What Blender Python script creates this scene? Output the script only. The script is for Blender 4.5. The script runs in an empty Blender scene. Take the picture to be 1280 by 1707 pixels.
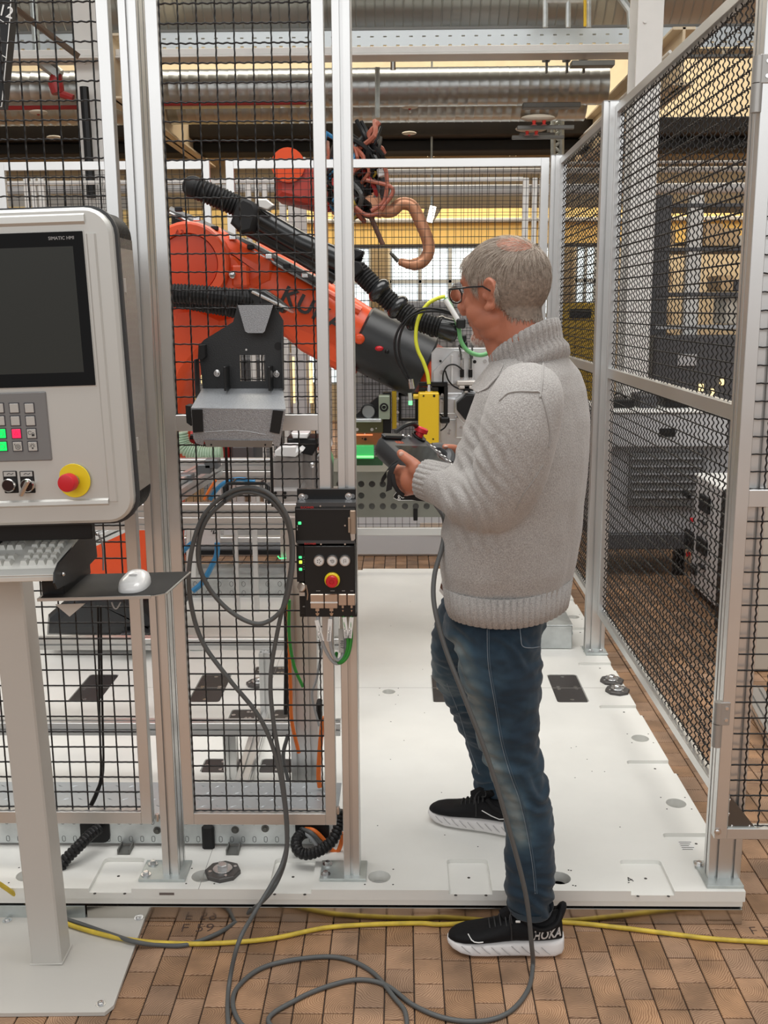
import bpy, bmesh, math, random
import numpy as np
from mathutils import Vector, Matrix, Euler
random.seed(7)
S = bpy.context.scene
COL = S.collection
PI = math.pi
# ---------------------------------------------------------------- camera
FPX, CX, CY, CAMH = 1700.0, 640.0, 853.5, 1.62
_d = Vector((31.0, 339.5, FPX)).normalized()
_u = Vector((-50.0, 8512.0, -FPX)); _u = (_u - _d * _u.dot(_d)).normalized()
_r = _u.cross(_d)
if _r.x < 0: _r = -_r
CAMM = Matrix((_r, _d, _u))                     # camera axes (right, up, forward) -> world
def ray(px, py): return CAMM @ Vector((px - CX, CY - py, FPX))
def A(px, py, Y): v = ray(px, py); t = Y / v.y; return Vector((v.x * t, Y, v.z * t + CAMH))
def AZ(px, py, z): v = ray(px, py); t = (z - CAMH) / v.z; return Vector((v.x * t, v.y * t, z))
def AX(px, py, X): v = ray(px, py); t = X / v.x; return Vector((X, v.y * t, v.z * t + CAMH))
cam = bpy.data.cameras.new('camera'); camo = bpy.data.objects.new('camera', cam); COL.objects.link(camo)
right = CAMM @ Vector((1, 0, 0)); upv = CAMM @ Vector((0, 1, 0)); fwd = CAMM @ Vector((0, 0, 1))
cm = Matrix.Identity(4)
for i in range(3): cm[i][0] = right[i]; cm[i][1] = upv[i]; cm[i][2] = -fwd[i]
cm.translation = (0, 0, CAMH)
camo.matrix_world = cm
cam.sensor_fit = 'HORIZONTAL'; cam.sensor_width = 36.0; cam.lens = FPX / 1280 * 36.0
cam.clip_start = 0.05; cam.clip_end = 200
S.camera = camo
# ---------------------------------------------------------------- world, lights, exposure
S.view_settings.view_transform = 'Standard'; S.view_settings.look = 'None'
S.view_settings.gamma = 1.0; S.view_settings.use_curve_mapping = False
S.view_settings.exposure = 0.0
W = bpy.data.worlds.new('hall_daylight'); S.world = W; W.use_nodes = True
bg = W.node_tree.nodes['Background']; bg.inputs['Color'].default_value = (1.0, 0.985, 0.96, 1); bg.inputs['Strength'].default_value = 0.42
def area(name, loc, target, sx, sy, power, col):
    l = bpy.data.lights.new(name, 'AREA'); l.shape = 'RECTANGLE'; l.size = sx; l.size_y = sy; l.energy = power; l.color = col
    o = bpy.data.objects.new(name, l); COL.objects.link(o); o.location = loc
    o.rotation_euler = (Vector(target) - Vector(loc)).to_track_quat('-Z', 'Y').to_euler(); return o
area('skylight_strip', (0.4, 2.6, 7.0), (0.35, 2.9, 0), 9.0, 4.2, 600, (1.0, 0.985, 0.96))
area('skylight_strip', (1.0, 7.5, 6.9), (0.6, 6.5, 0), 9.0, 2.0, 420, (1.0, 0.97, 0.92))
area('hall_lamps', (0.0, 11.5, 6.0), (0.0, 11.5, 0), 12.0, 5.0, 1100, (1.0, 0.90, 0.74))
area('window_band', (-0.5, -7.0, 4.6), (0.2, 3.0, 1.6), 16.0, 3.2, 300, (0.97, 0.985, 1.0))
area('window_band', (5.5, 15.5, 3.0), (2.0, 9.0, 1.5), 8.0, 2.6, 260, (1.0, 0.95, 0.85))
# ---------------------------------------------------------------- materials
MATS = {}
def mat(name, col, rough=0.5, metal=0.0, spec=0.5, bump=0.0, bscale=80.0, var=0.0, vscale=6.0, emit=None, estr=1.0, alpha=1.0, trans=0.0, coat=0.0, sheen=0.0, objvar=0.0):
    if name in MATS: return MATS[name]
    m = bpy.data.materials.new(name); m.use_nodes = True; nt = m.node_tree; N = nt.nodes; L = nt.links
    b = N['Principled BSDF']
    c = (col[0], col[1], col[2], 1)
    b.inputs['Base Color'].default_value = c; b.inputs['Roughness'].default_value = rough
    b.inputs['Metallic'].default_value = metal; b.inputs['Specular IOR Level'].default_value = spec
    if coat: b.inputs['Coat Weight'].default_value = coat; b.inputs['Coat Roughness'].default_value = 0.15
    if sheen: b.inputs['Sheen Weight'].default_value = sheen
    if trans: b.inputs['Transmission Weight'].default_value = trans; b.inputs['IOR'].default_value = 1.45
    if emit: b.inputs['Emission Color'].default_value = (*emit, 1); b.inputs['Emission Strength'].default_value = estr
    if var or bump or objvar:
        tc = N.new('ShaderNodeTexCoord')
    if var:
        n = N.new('ShaderNodeTexNoise'); n.inputs['Scale'].default_value = vscale; n.inputs['Detail'].default_value = 5; L.new(tc.outputs['Object'], n.inputs['Vector'])
        r = N.new('ShaderNodeValToRGB'); r.color_ramp.elements[0].position = 0.3; r.color_ramp.elements[1].position = 0.7
        r.color_ramp.elements[0].color = tuple(x * (1 - var) for x in col) + (1,); r.color_ramp.elements[1].color = tuple(min(1, x * (1 + var)) for x in col) + (1,)
        L.new(n.outputs['Fac'], r.inputs['Fac']); L.new(r.outputs['Color'], b.inputs['Base Color'])
        rr = N.new('ShaderNodeMapRange'); rr.inputs['To Min'].default_value = max(0, rough - .08); rr.inputs['To Max'].default_value = min(1, rough + .08)
        L.new(n.outputs['Fac'], rr.inputs['Value']); L.new(rr.outputs['Result'], b.inputs['Roughness'])
    if bump:
        n2 = N.new('ShaderNodeTexNoise'); n2.inputs['Scale'].default_value = bscale; n2.inputs['Detail'].default_value = 3; L.new(tc.outputs['Object'], n2.inputs['Vector'])
        bp = N.new('ShaderNodeBump'); bp.inputs['Strength'].default_value = bump; bp.inputs['Distance'].default_value = 0.002
        L.new(n2.outputs['Fac'], bp.inputs['Height']); L.new(bp.outputs['Normal'], b.inputs['Normal'])
    MATS[name] = m; return m
ALU = mat('anodised_aluminium', (0.72, 0.72, 0.71), 0.37, 0.92, bump=0.05, bscale=300, var=0.03, vscale=3)
ALUB = mat('bright_machined_aluminium', (0.78, 0.79, 0.80), 0.33, 0.85, bump=0.1, bscale=60, var=0.12, vscale=9)
GALV = mat('galvanised_steel', (0.56, 0.59, 0.59), 0.42, 0.7, bump=0.15, bscale=60, var=0.18, vscale=14)
ZINC = mat('zinc_plated_plate', (0.50, 0.54, 0.53), 0.4, 0.6, bump=0.1, bscale=90, var=0.12, vscale=20)
STEEL = mat('bolt_steel', (0.72, 0.72, 0.72), 0.25, 1.0)
MIRR = mat('stainless_skirting', (0.62, 0.60, 0.56), 0.16, 1.0, bump=0.05, bscale=12)
WIRE = mat('black_powder_coated_wire', (0.007, 0.007, 0.0075), 0.38, 0.0, 0.5)
SLOT = mat('slot_shadow_grey', (0.30, 0.30, 0.30), 0.5, 0.6)
PLATW = mat('white_platform_paint', (0.79, 0.785, 0.745), 0.42, 0.0, 0.5, bump=0.06, bscale=25, var=0.05, vscale=3.5)
BLK = mat('black_plastic', (0.008, 0.008, 0.0085), 0.42, 0.0, 0.35)
BLKM = mat('matte_black_rubber', (0.011, 0.011, 0.0115), 0.6, 0.0, 0.35, bump=0.1, bscale=200)
BLKP = mat('black_painted_steel', (0.011, 0.0115, 0.012), 0.36, 0.0, 0.4, bump=0.06, bscale=200)
ORANGE = mat('robot_orange_paint', (0.78, 0.085, 0.018), 0.36, 0.0, 0.5, bump=0.08, bscale=90, var=0.05, vscale=3)
YEL = mat('sensor_yellow_paint', (0.80, 0.52, 0.02), 0.35, 0.0)
RED = mat('button_red', (0.62, 0.015, 0.025), 0.35)
YELB = mat('button_yellow', (0.88, 0.68, 0.02), 0.4)
GCAB = mat('grey_cable_jacket', (0.095, 0.098, 0.097), 0.48, 0.0, 0.45)
LCAB = mat('light_grey_cable_jacket', (0.36, 0.37, 0.38), 0.5)
GREENC = mat('green_cable_jacket', (0.03, 0.26, 0.035), 0.45)
YCAB = mat('yellow_cable_jacket', (0.62, 0.45, 0.05), 0.5, var=0.25, vscale=25)
OCAB = mat('orange_cable_jacket', (0.72, 0.16, 0.02), 0.45)
WHITE = mat('white_plastic', (0.78, 0.78, 0.76), 0.35)
LABELW = mat('white_label_film', (0.82, 0.82, 0.80), 0.4)
INK = mat('black_print', (0.02, 0.02, 0.02), 0.5)
WSTEEL = mat('white_painted_steel', (0.72, 0.71, 0.68), 0.45, var=0.06, vscale=3, bump=0.05, bscale=30)
BEIGE = mat('beige_girder_paint', (0.62, 0.50, 0.34), 0.5, var=0.08, vscale=2)
DARKB = mat('dark_roof_timber', (0.035, 0.028, 0.022), 0.7, var=0.3, vscale=2)
COPPER = mat('copper_weld_arm', (0.50, 0.24, 0.135), 0.4, 0.45, var=0.15, vscale=12)
REDP = mat('red_pipe_paint', (0.32, 0.02, 0.02), 0.45)
BLUE = mat('blue_hose', (0.03, 0.19, 0.38), 0.4)
PALEG = mat('pale_green_hose', (0.42, 0.56, 0.42), 0.45)
HAMMER = mat('hammertone_grey_coating', (0.34, 0.355, 0.375), 0.36, 0.35, bump=0.8, bscale=420, var=0.25, vscale=400)
NICKEL = mat('nickel_plug_shell', (0.62, 0.52, 0.44), 0.3, 0.9)
# ---------------------------------------------------------------- mesh helpers
RM = {}
def thing(name, label, cat, loc=(0, 0, 0), group=None, rot=None):
    o = bpy.data.objects.new(name, None); COL.objects.link(o); o.empty_display_size = 0.05
    M = Matrix.Translation(Vector(loc))
    if rot is not None: M = M @ Euler(rot).to_matrix().to_4x4()
    o.location = loc
    if rot is not None: o.rotation_euler = rot
    RM[o.name] = M
    o['label'] = label; o['category'] = cat
    if group: o['group'] = group
    return o
def tag(o, label=None, cat=None, group=None, kind=None):
    if label: o['label'] = label
    if cat: o['category'] = cat
    if group: o['group'] = group
    if kind: o['kind'] = kind
    return o
class MB:
    def __init__(s): s.v = []; s.f = []; s.m = []; s.uv = None
    def add(s, vs, fs, mi=0):
        n = len(s.v); s.v.extend([tuple(v) for v in vs]); s.f.extend([tuple(i + n for i in f) for f in fs]); s.m.extend([mi] * len(fs)); return s
    def box(s, x0, x1, y0, y1, z0, z1, b=0.0, M=None, mi=0):
        if x0 > x1: x0, x1 = x1, x0
        if y0 > y1: y0, y1 = y1, y0
        if z0 > z1: z0, z1 = z1, z0
        b = min(b, (x1 - x0) * .45, (y1 - y0) * .45, (z1 - z0) * .45)
        lo = (x0, y0, z0); hi = (x1, y1, z1)
        if b <= 0:
            vs = [Vector((x, y, z)) for z in (z0, z1) for y in (y0, y1) for x in (x0, x1)]
            fs = [(0, 2, 3, 1), (4, 5, 7, 6), (0, 1, 5, 4), (2, 6, 7, 3), (0, 4, 6, 2), (1, 3, 7, 5)]
        else:
            vs = []; idx = {}
            for k in range(8):
                sg = [(k >> a) & 1 for a in range(3)]
                for a in range(3):
                    p = [hi[c] if sg[c] else lo[c] for c in range(3)]
                    for c in range(3):
                        if c != a: p[c] += -b if sg[c] else b
                    idx[(k, a)] = len(vs); vs.append(Vector(p))
            fs = []
            for a in range(3):
                o1, o2 = [c for c in range(3) if c != a]
                for sd in (0, 1):
                    ks = [(sd << a) | (i << o1) | (j << o2) for i, j in ((0, 0), (1, 0), (1, 1), (0, 1))]
                    fs.append(tuple(idx[(k, a)] for k in ks))
                for i in (0, 1):
                    for j in (0, 1):
                        k0 = (i << o1) | (j << o2); k1 = k0 | (1 << a)
                        fs.append((idx[(k0, o1)], idx[(k1, o1)], idx[(k1, o2)], idx[(k0, o2)]))
            for k in range(8): fs.append(tuple(idx[(k, a)] for a in range(3)))
        if M is not None: vs = [M @ v for v in vs]
        return s.add(vs, fs, mi)
    def prism(s, poly, o, u, v, w, L, mi=0, L0=0.0):
        o, u, v, w = Vector(o), Vector(u), Vector(v), Vector(w); n = len(poly)
        vs = [o + u * a + v * b + w * L0 for a, b in poly] + [o + u * a + v * b + w * L for a, b in poly]
        fs = [tuple(range(n))[::-1], tuple(range(n, 2 * n))] + [(i, (i + 1) % n, n + (i + 1) % n, n + i) for i in range(n)]
        return s.add(vs, fs, mi)
    def tube(s, pts, r, n=8, mi=0, cap=True, closed=False, flat=None):
        pts = [Vector(p) for p in pts]; N = len(pts)
        rs = r if hasattr(r, '__len__') else [r] * N
        tans = []
        for i in range(N):
            a = pts[(i - 1) % N] if (closed or i > 0) else pts[i]; b = pts[(i + 1) % N] if (closed or i < N - 1) else pts[i]
            t = (b - a); tans.append(t.normalized() if t.length > 1e-9 else Vector((0, 0, 1)))
        if not closed:
            far = max(pts, key=lambda p: (p - pts[0]).length); ax = far - pts[0]
            if ax.length > 1e-9:
                ax.normalize()
                if all(((p - pts[0]) - ax * (p - pts[0]).dot(ax)).length < 1e-6 for p in pts): tans = [ax] * N
        ref = Vector((0, 0, 1)) if abs(tans[0].z) < 0.9 else Vector((0, 1, 0))
        nrm = (ref - tans[0] * ref.dot(tans[0])).normalized(); vs = []
        for i in range(N):
            nrm = (nrm - tans[i] * nrm.dot(tans[i])).normalized(); bi = tans[i].cross(nrm)
            for k in range(n):
                a = 2 * PI * k / n; ca, sa = math.cos(a), math.sin(a)
                if flat: ca *= flat
                vs.append(pts[i] + (nrm * ca + bi * sa) * rs[i])
        fs = []
        for i in range(N if closed else N - 1):
            j = (i + 1) % N
            for k in range(n): fs.append((i * n + k, i * n + (k + 1) % n, j * n + (k + 1) % n, j * n + k))
        if cap and not closed: fs.append(tuple(range(n))[::-1]); fs.append(tuple((N - 1) * n + k for k in range(n)))
        return s.add(vs, fs, mi)
    def cyl(s, p0, p1, r, n=16, r2=None, mi=0): return s.tube([p0, p1], [r, r if r2 is None else r2], n, mi)
    def bolt(s, p, ax, r=0.008, h=0.006, washer=True, mi=0):
        p = Vector(p); ax = Vector(ax).normalized()
        if washer: s.cyl(p, p + ax * h * .3, r * 1.6, 14, mi=mi)
        s.tube([p + ax * h * .3, p + ax * h * .95, p + ax * h * 1.1], [r, r, r * .8], 6, mi)
        return s
    def disc(s, p, ax, r, h, n=20, mi=0, b=0.0):
        p = Vector(p); ax = Vector(ax).normalized()
        if b: return s.tube([p, p + ax * (h - b), p + ax * h], [r, r, r - b], n, mi)
        return s.tube([p, p + ax * h], [r, r], n, mi)
    def sphere(s, c, r, n=12, m=8, sc=(1, 1, 1), M=None, mi=0):
        c = Vector(c); vs = []; fs = []
        for i in range(1, m):
            th = PI * i / m
            for k in range(n):
                a = 2 * PI * k / n; v = Vector((r * sc[0] * math.sin(th) * math.cos(a), r * sc[1] * math.sin(th) * math.sin(a), r * sc[2] * math.cos(th)))
                vs.append(v)
        vs.append(Vector((0, 0, r * sc[2]))); vs.append(Vector((0, 0, -r * sc[2]))); T, B = len(vs) - 2, len(vs) - 1
        for i in range(m - 2):
            for k in range(n): fs.append((i * n + k, (i + 1) * n + k, (i + 1) * n + (k + 1) % n, i * n + (k + 1) % n))
        for k in range(n): fs.append((T, k, (k + 1) % n)); fs.append((B, (m - 2) * n + (k + 1) % n, (m - 2) * n + k))
        vs = [c + ((M @ v) if M is not None else v) for v in vs]
        return s.add(vs, fs, mi)
    def build(s, name, m, parent=None, smooth=35, label=None, kind=None, root=None):
        return obj(name, s.v, s.f, m, parent, smooth, s.m, label, kind)
def rootof(p):
    while p.parent is not None: p = p.parent
    return p
def obj(name, vs, fs, m, parent=None, smooth=35, mi=None, label=None, kind=None):
    me = bpy.data.meshes.new(name)
    if parent is not None:
        R = RM.get(rootof(parent).name)
        if R is not None:
            Ri = np.array(R.inverted()); v = np.asarray([tuple(p) for p in vs], dtype=float)
            vs = (v @ Ri[:3, :3].T + Ri[:3, 3]).tolist()
    me.from_pydata([tuple(v) for v in vs], [], fs)
    ms = m if isinstance(m, (list, tuple)) else [m]
    for x in ms: me.materials.append(x)
    if mi and len(ms) > 1: me.polygons.foreach_set('material_index', mi)
    if smooth:
        me.polygons.foreach_set('use_smooth', [True] * len(me.polygons)); me.set_sharp_from_angle(angle=math.radians(smooth))
    me.validate(); me.update()
    o = bpy.data.objects.new(name, me); COL.objects.link(o)
    if parent is not None: o.parent = parent
    if label: o['label'] = label
    if kind: o['kind'] = kind
    return o
def npmesh(name, V, Q, m, parent=None, smooth=True, kind=None, label=None):
    V = np.asarray(V, dtype=np.float64); Q = np.asarray(Q, dtype=np.int32)
    if parent is not None:
        R = RM.get(rootof(parent).name)
        if R is not None: Ri = np.array(R.inverted()); V = V @ Ri[:3, :3].T + Ri[:3, 3]
    me = bpy.data.meshes.new(name); k = Q.shape[1]
    me.vertices.add(len(V)); me.vertices.foreach_set('co', V.astype(np.float32).ravel())
    me.loops.add(Q.size); me.loops.foreach_set('vertex_index', Q.ravel())
    me.polygons.add(len(Q)); me.polygons.foreach_set('loop_start', np.arange(0, Q.size, k, dtype=np.int32))
    me.update(calc_edges=True)
    if smooth: me.polygons.foreach_set('use_smooth', np.ones(len(Q), dtype=bool))
    me.materials.append(m)
    o = bpy.data.objects.new(name, me); COL.objects.link(o)
    if parent is not None: o.parent = parent
    if kind: o['kind'] = kind
    if label: o['label'] = label
    return o
def struct(name, mb, m, smooth=35): return tag(mb.build(name, m, None, smooth), kind='structure')
def cr(pts, k=8):
    P = [Vector(p) for p in pts]; P = [P[0] * 2 - P[1]] + P + [P[-1] * 2 - P[-2]]; out = []
    for i in range(1, len(P) - 2):
        p0, p1, p2, p3 = P[i - 1:i + 3]
        for j in range(k):
            t = j / k
            out.append(0.5 * ((2 * p1) + (p2 - p0) * t + (2 * p0 - 5 * p1 + 4 * p2 - p3) * t * t + (3 * p1 - p0 - 3 * p2 + p3) * t ** 3))
    out.append(P[-2]); return out
def text_mesh(txt, size, ext=0.0004, spacing=1.0, shear=0.0, bold=0.0):
    cu = bpy.data.curves.new('lettering', 'FONT'); cu.body = txt; cu.size = size; cu.extrude = ext; cu.align_x = 'CENTER'; cu.align_y = 'CENTER'
    cu.space_character = spacing; cu.shear = shear; cu.offset = bold; cu.resolution_u = 3
    o = bpy.data.objects.new('lettering', cu); COL.objects.link(o); bpy.context.view_layer.update()
    me = bpy.data.meshes.new_from_object(o.evaluated_get(bpy.context.evaluated_depsgraph_get()))
    vs = [v.co.copy() for v in me.vertices]; fs = [tuple(p.vertices) for p in me.polygons]
    bpy.data.objects.remove(o); bpy.data.curves.remove(cu); bpy.data.meshes.remove(me)
    return vs, fs
def text(txt, o, u, v, size, m, parent=None, name='lettering', **kw):
    u = Vector(u).normalized(); v = Vector(v); v = (v - u * v.dot(u)).normalized(); w = u.cross(v); o = Vector(o)
    vs, fs = text_mesh(txt, size, **kw)
    return obj(name, [o + u * p.x + v * p.y + w * p.z for p in vs], fs, m, parent, 0)
def aprof(nx, ny, s=0.0435, slot=0.0082, dep=0.009):
    """outline of a T-slot aluminium profile, nx by ny modules, centred"""
    def side(n):
        out = []
        for i in range(n):
            c = (i + .5) * s; h = slot / 2
            out += [(c - h, 0), (c - h, .003), (c - h * 1.9, .0035), (c - h * 1.9, dep), (c + h * 1.9, dep), (c + h * 1.9, .0035), (c + h, .003), (c + h, 0)]
        return out
    X, Y = nx * s, ny * s; e = .0012; P = []
    P += [(e, 0)] + side(nx) + [(X - e, 0)]
    P += [(X, e)] + [(X - b, a) for a, b in side(ny)] + [(X, Y - e)]
    P += [(X - e, Y)] + [(X - a, Y - b) for a, b in side(nx)] + [(e, Y)]
    P += [(0, Y - e)] + [(b, Y - a) for a, b in side(ny)] + [(0, e)]
    return [(a - X / 2, b - Y / 2) for a, b in P]
def wires(o, u, v, n, w, h, pitch=0.0433, d=0.0036, amp=0.0021, per=2.0, inpl=0.35, off=(0.5, 0.5), samp=4, straight=False):
    """crimped woven wire mesh in the rectangle o + u*[0,w] + v*[0,h]; returns numpy verts, quads"""
    o, u, v, n = [np.array(x, dtype=float) for x in (o, u, v, n)]
    V = []; Q = []; base = 0
    for (a, b, la, lb, of, sgn) in ((u, v, w, h, off[1], 1), (v, u, h, w, off[0], -1)):
        k = int((lb - of * pitch) / pitch) + 1
        ns = 2 if straight else int(la / pitch * per * samp) + 1
        t = np.linspace(0, la, ns)
        for i in range(k):
            q = of * pitch + i * pitch
            if q > lb: break
            ph = 2 * PI * t / pitch * per + i * PI * .5 + (0 if sgn > 0 else PI / 2)
            wv = np.sin(ph) * amp if not straight else np.zeros(ns)
            c = o + np.outer(t, a) + b * q + np.outer(wv + (0 if not straight else sgn * d * .45), n) + np.outer(wv * inpl, b)
            r = d / 2
            ring = np.stack([c + (b + n) * r * .707, c + (-b + n) * r * .707, c + (-b - n) * r * .707, c + (b - n) * r * .707], 1).reshape(-1, 3)
            idx = base + np.arange((ns - 1) * 4).reshape(-1, 4)
            q4 = np.stack([idx, np.roll(idx, -1, 1), np.roll(idx, -1, 1) + 4, idx + 4], -1).reshape(-1, 4)
            V.append(ring); Q.append(q4); base += ns * 4
    return np.concatenate(V), np.concatenate(Q)
def dupe(root, name=None, label=None, group=None, M=None):
    """copy of a thing with its parts and sub-parts"""
    r = root.copy(); COL.objects.link(r)
    if M is not None: r.matrix_world = M @ root.matrix_basis
    if label: r['label'] = label
    if group: r['group'] = group
    for ch in list(root.children):
        c = ch.copy(); COL.objects.link(c); c.parent = r
        for g in list(ch.children): d = g.copy(); COL.objects.link(d); d.parent = c
    return r
# ================================================================ SETTING: floor of end-grain wood blocks
def wood_mat():
    m = bpy.data.materials.new('end_grain_wood'); m.use_nodes = True; N = m.node_tree.nodes; L = m.node_tree.links; b = N['Principled BSDF']
    uv = N.new('ShaderNodeUVMap'); uv.uv_map = 'UVMap'
    g = N.new('ShaderNodeNewGeometry'); oi = N.new('ShaderNodeObjectInfo')
    ad = N.new('ShaderNodeMath'); ad.operation = 'ADD'; L.new(g.outputs['Random Per Island'], ad.inputs[0]); L.new(oi.outputs['Random'], ad.inputs[1])
    wn = N.new('ShaderNodeTexWhiteNoise'); wn.noise_dimensions = '1D'; L.new(ad.outputs[0], wn.inputs['W'])
    sc = N.new('ShaderNodeVectorMath'); sc.operation = 'MULTIPLY_ADD'; L.new(wn.outputs['Color'], sc.inputs[0]); sc.inputs[1].default_value = (0.16, 0.16, 0); sc.inputs[2].default_value = (-0.08, -0.08, 0)
    sub = N.new('ShaderNodeVectorMath'); sub.operation = 'SUBTRACT'; L.new(uv.outputs['UV'], sub.inputs[0]); L.new(sc.outputs[0], sub.inputs[1])
    ns = N.new('ShaderNodeTexNoise'); ns.inputs['Scale'].default_value = 14; ns.inputs['Detail'].default_value = 3
    L.new(sub.outputs[0], ns.inputs['Vector'])
    ln = N.new('ShaderNodeVectorMath'); ln.operation = 'LENGTH'; L.new(sub.outputs[0], ln.inputs[0])
    m1 = N.new('ShaderNodeMath'); m1.operation = 'MULTIPLY_ADD'; L.new(ns.outputs['Fac'], m1.inputs[0]); m1.inputs[1].default_value = 0.034; L.new(ln.outputs['Value'], m1.inputs[2])
    m2 = N.new('ShaderNodeMath'); m2.operation = 'MULTIPLY'; L.new(m1.outputs[0], m2.inputs[0]); m2.inputs[1].default_value = 1150.0
    sn = N.new('ShaderNodeMath'); sn.operation = 'SINE'; L.new(m2.outputs[0], sn.inputs[0])
    mr = N.new('ShaderNodeMapRange'); mr.inputs['From Min'].default_value = -1; L.new(sn.outputs[0], mr.inputs['Value'])
    rp = N.new('ShaderNodeValToRGB'); rp.color_ramp.elements[0].color = (0.262, 0.138, 0.074, 1); rp.color_ramp.elements[1].color = (0.43, 0.262, 0.155, 1); rp.color_ramp.elements[0].position = 0.05; rp.color_ramp.elements[1].position = 0.62
    L.new(mr.outputs['Result'], rp.inputs['Fac'])
    tc = N.new('ShaderNodeNewGeometry'); n2 = N.new('ShaderNodeTexNoise'); n2.inputs['Scale'].default_value = 9; n2.inputs['Detail'].default_value = 6; L.new(tc.outputs['Position'], n2.inputs['Vector'])
    hs = N.new('ShaderNodeHueSaturation'); L.new(rp.outputs['Color'], hs.inputs['Color'])
    sp = N.new('ShaderNodeSeparateColor'); L.new(wn.outputs['Color'], sp.inputs['Color'])
    v1 = N.new('ShaderNodeMapRange'); v1.inputs['To Min'].default_value = 0.78; v1.inputs['To Max'].default_value = 1.16; L.new(sp.outputs[2], v1.inputs['Value'])
    v2 = N.new('ShaderNodeMapRange'); v2.inputs['From Min'].default_value = 0.35; v2.inputs['From Max'].default_value = 0.62; v2.inputs['To Min'].default_value = 0.62; v2.inputs['To Max'].default_value = 1.04; L.new(n2.outputs['Fac'], v2.inputs['Value'])
    mm = N.new('ShaderNodeMath'); mm.operation = 'MULTIPLY'; L.new(v1.outputs['Result'], mm.inputs[0]); L.new(v2.outputs['Result'], mm.inputs[1]); L.new(mm.outputs[0], hs.inputs['Value'])
    v3 = N.new('ShaderNodeMapRange'); v3.inputs['To Min'].default_value = 0.92; v3.inputs['To Max'].default_value = 1.08; L.new(sp.outputs[0], v3.inputs['Value']); L.new(v3.outputs['Result'], hs.inputs['Saturation'])
    L.new(hs.outputs['Color'], b.inputs['Base Color'])
    b.inputs['Roughness'].default_value = 0.55
    bp = N.new('ShaderNodeBump'); bp.inputs['Strength'].default_value = 0.25; bp.inputs['Distance'].default_value = 0.0006; L.new(mr.outputs['Result'], bp.inputs['Height']); L.new(bp.outputs['Normal'], b.inputs['Normal'])
    return m
WOOD = wood_mat()
JOINT = mat('tarred_joint', (0.035, 0.024, 0.018), 0.8)
def far_wood():
    m = bpy.data.materials.new('far_wood_blocks'); m.use_nodes = True; N = m.node_tree.nodes; L = m.node_tree.links; b = N['Principled BSDF']
    g = N.new('ShaderNodeNewGeometry'); mp = N.new('ShaderNodeMapping'); mp.inputs['Rotation'].default_value = (0, 0, PI / 2); L.new(g.outputs['Position'], mp.inputs['Vector'])
    br = N.new('ShaderNodeTexBrick'); br.inputs['Scale'].default_value = 1.0; br.inputs['Brick Width'].default_value = 0.1; br.inputs['Row Height'].default_value = 0.072; br.inputs['Mortar Size'].default_value = 0.002
    br.inputs['Color1'].default_value = (0.40, 0.23, 0.125, 1); br.inputs['Color2'].default_value = (0.31, 0.165, 0.09, 1); br.inputs['Mortar'].default_value = (0.03, 0.02, 0.015, 1)
    L.new(mp.outputs[0], br.inputs['Vector']); L.new(br.outputs['Color'], b.inputs['Base Color']); b.inputs['Roughness'].default_value = 0.55; return m
fb = MB(); fb.box(-16, 16, -14, 20, -0.2, -0.005)
floor = struct('floor', fb, JOINT)
ff = MB()
for (x0, x1, y0, y1) in ((-16, 16, -14, 1.96), (-16, -1.62, 1.96, 9.5), (3.1, 16, 1.96, 9.5), (-16, 16, 9.5, 20)): ff.box(x0, x1, y0, y1, -0.004, 0.0)
ob = ff.build('far_floor_blocks', far_wood(), floor, 0, kind='stuff')
BW = 0.0715
BCACHE = {}
def brick_mesh(w, l):
    k = (round(w, 4), round(l, 4))
    if k in BCACHE: return BCACHE[k]
    b = .0016; h = .02; x, y = w / 2, l / 2
    vs = [(-x, -y, -h), (x, -y, -h), (x, y, -h), (-x, y, -h), (-x, -y, -b), (x, -y, -b), (x, y, -b), (-x, y, -b), (-x + b, -y + b, 0), (x - b, -y + b, 0), (x - b, y - b, 0), (-x + b, y - b, 0)]
    fs = [(8, 9, 10, 11)] + [(i, (i + 1) % 4, 4 + (i + 1) % 4, 4 + i) for i in range(4)] + [(4 + i, 4 + (i + 1) % 4, 8 + (i + 1) % 4, 8 + i) for i in range(4)]
    me = bpy.data.meshes.new('brick'); me.from_pydata(vs, [], fs); me.materials.append(WOOD)
    u = me.uv_layers.new(name='UVMap')
    for lp in me.loops: c = me.vertices[lp.vertex_index].co; u.data[lp.index].uv = (c.x, c.y)
    BCACHE[k] = me; return me
lens = (0.074, 0.086, 0.096, 0.106, 0.112)
bricks = []
nc = int((3.1 + 1.62) / BW)
for c in range(nc):
    x = -1.62 + (c + .5) * BW
    y = 1.96 - random.random() * .08
    while y < 9.5:
        l = random.choice(lens); yc = y + l / 2; y += l + .0012
        if 2.56 < yc < 5.6 and x < .86: continue
        if 2.6 < yc < 5.6 and x < .86: continue
        bricks.append((x, yc, l))
def seen(x, y):
    p = CAMM.transposed() @ Vector((x, y, -CAMH)); px = CX + FPX * p.x / p.z; py = CY - FPX * p.y / p.z
    return -40 < px < 1320 and py < 1760
vis = sorted([b for b in bricks if seen(b[0], b[1])], key=lambda b: b[1] + (0 if b[1] < 2.6 else .4))
near = vis[:298]; nears = set(near)
for (x, y, l) in near:
    o = bpy.data.objects.new('brick', brick_mesh(BW - .0030, l - .0018)); COL.objects.link(o); o.parent = floor
    o.location = (x, y, random.uniform(-.0007, .0004))
    if random.random() < .5: o.rotation_euler.z = PI
V = []; F = []; UV = []
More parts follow.
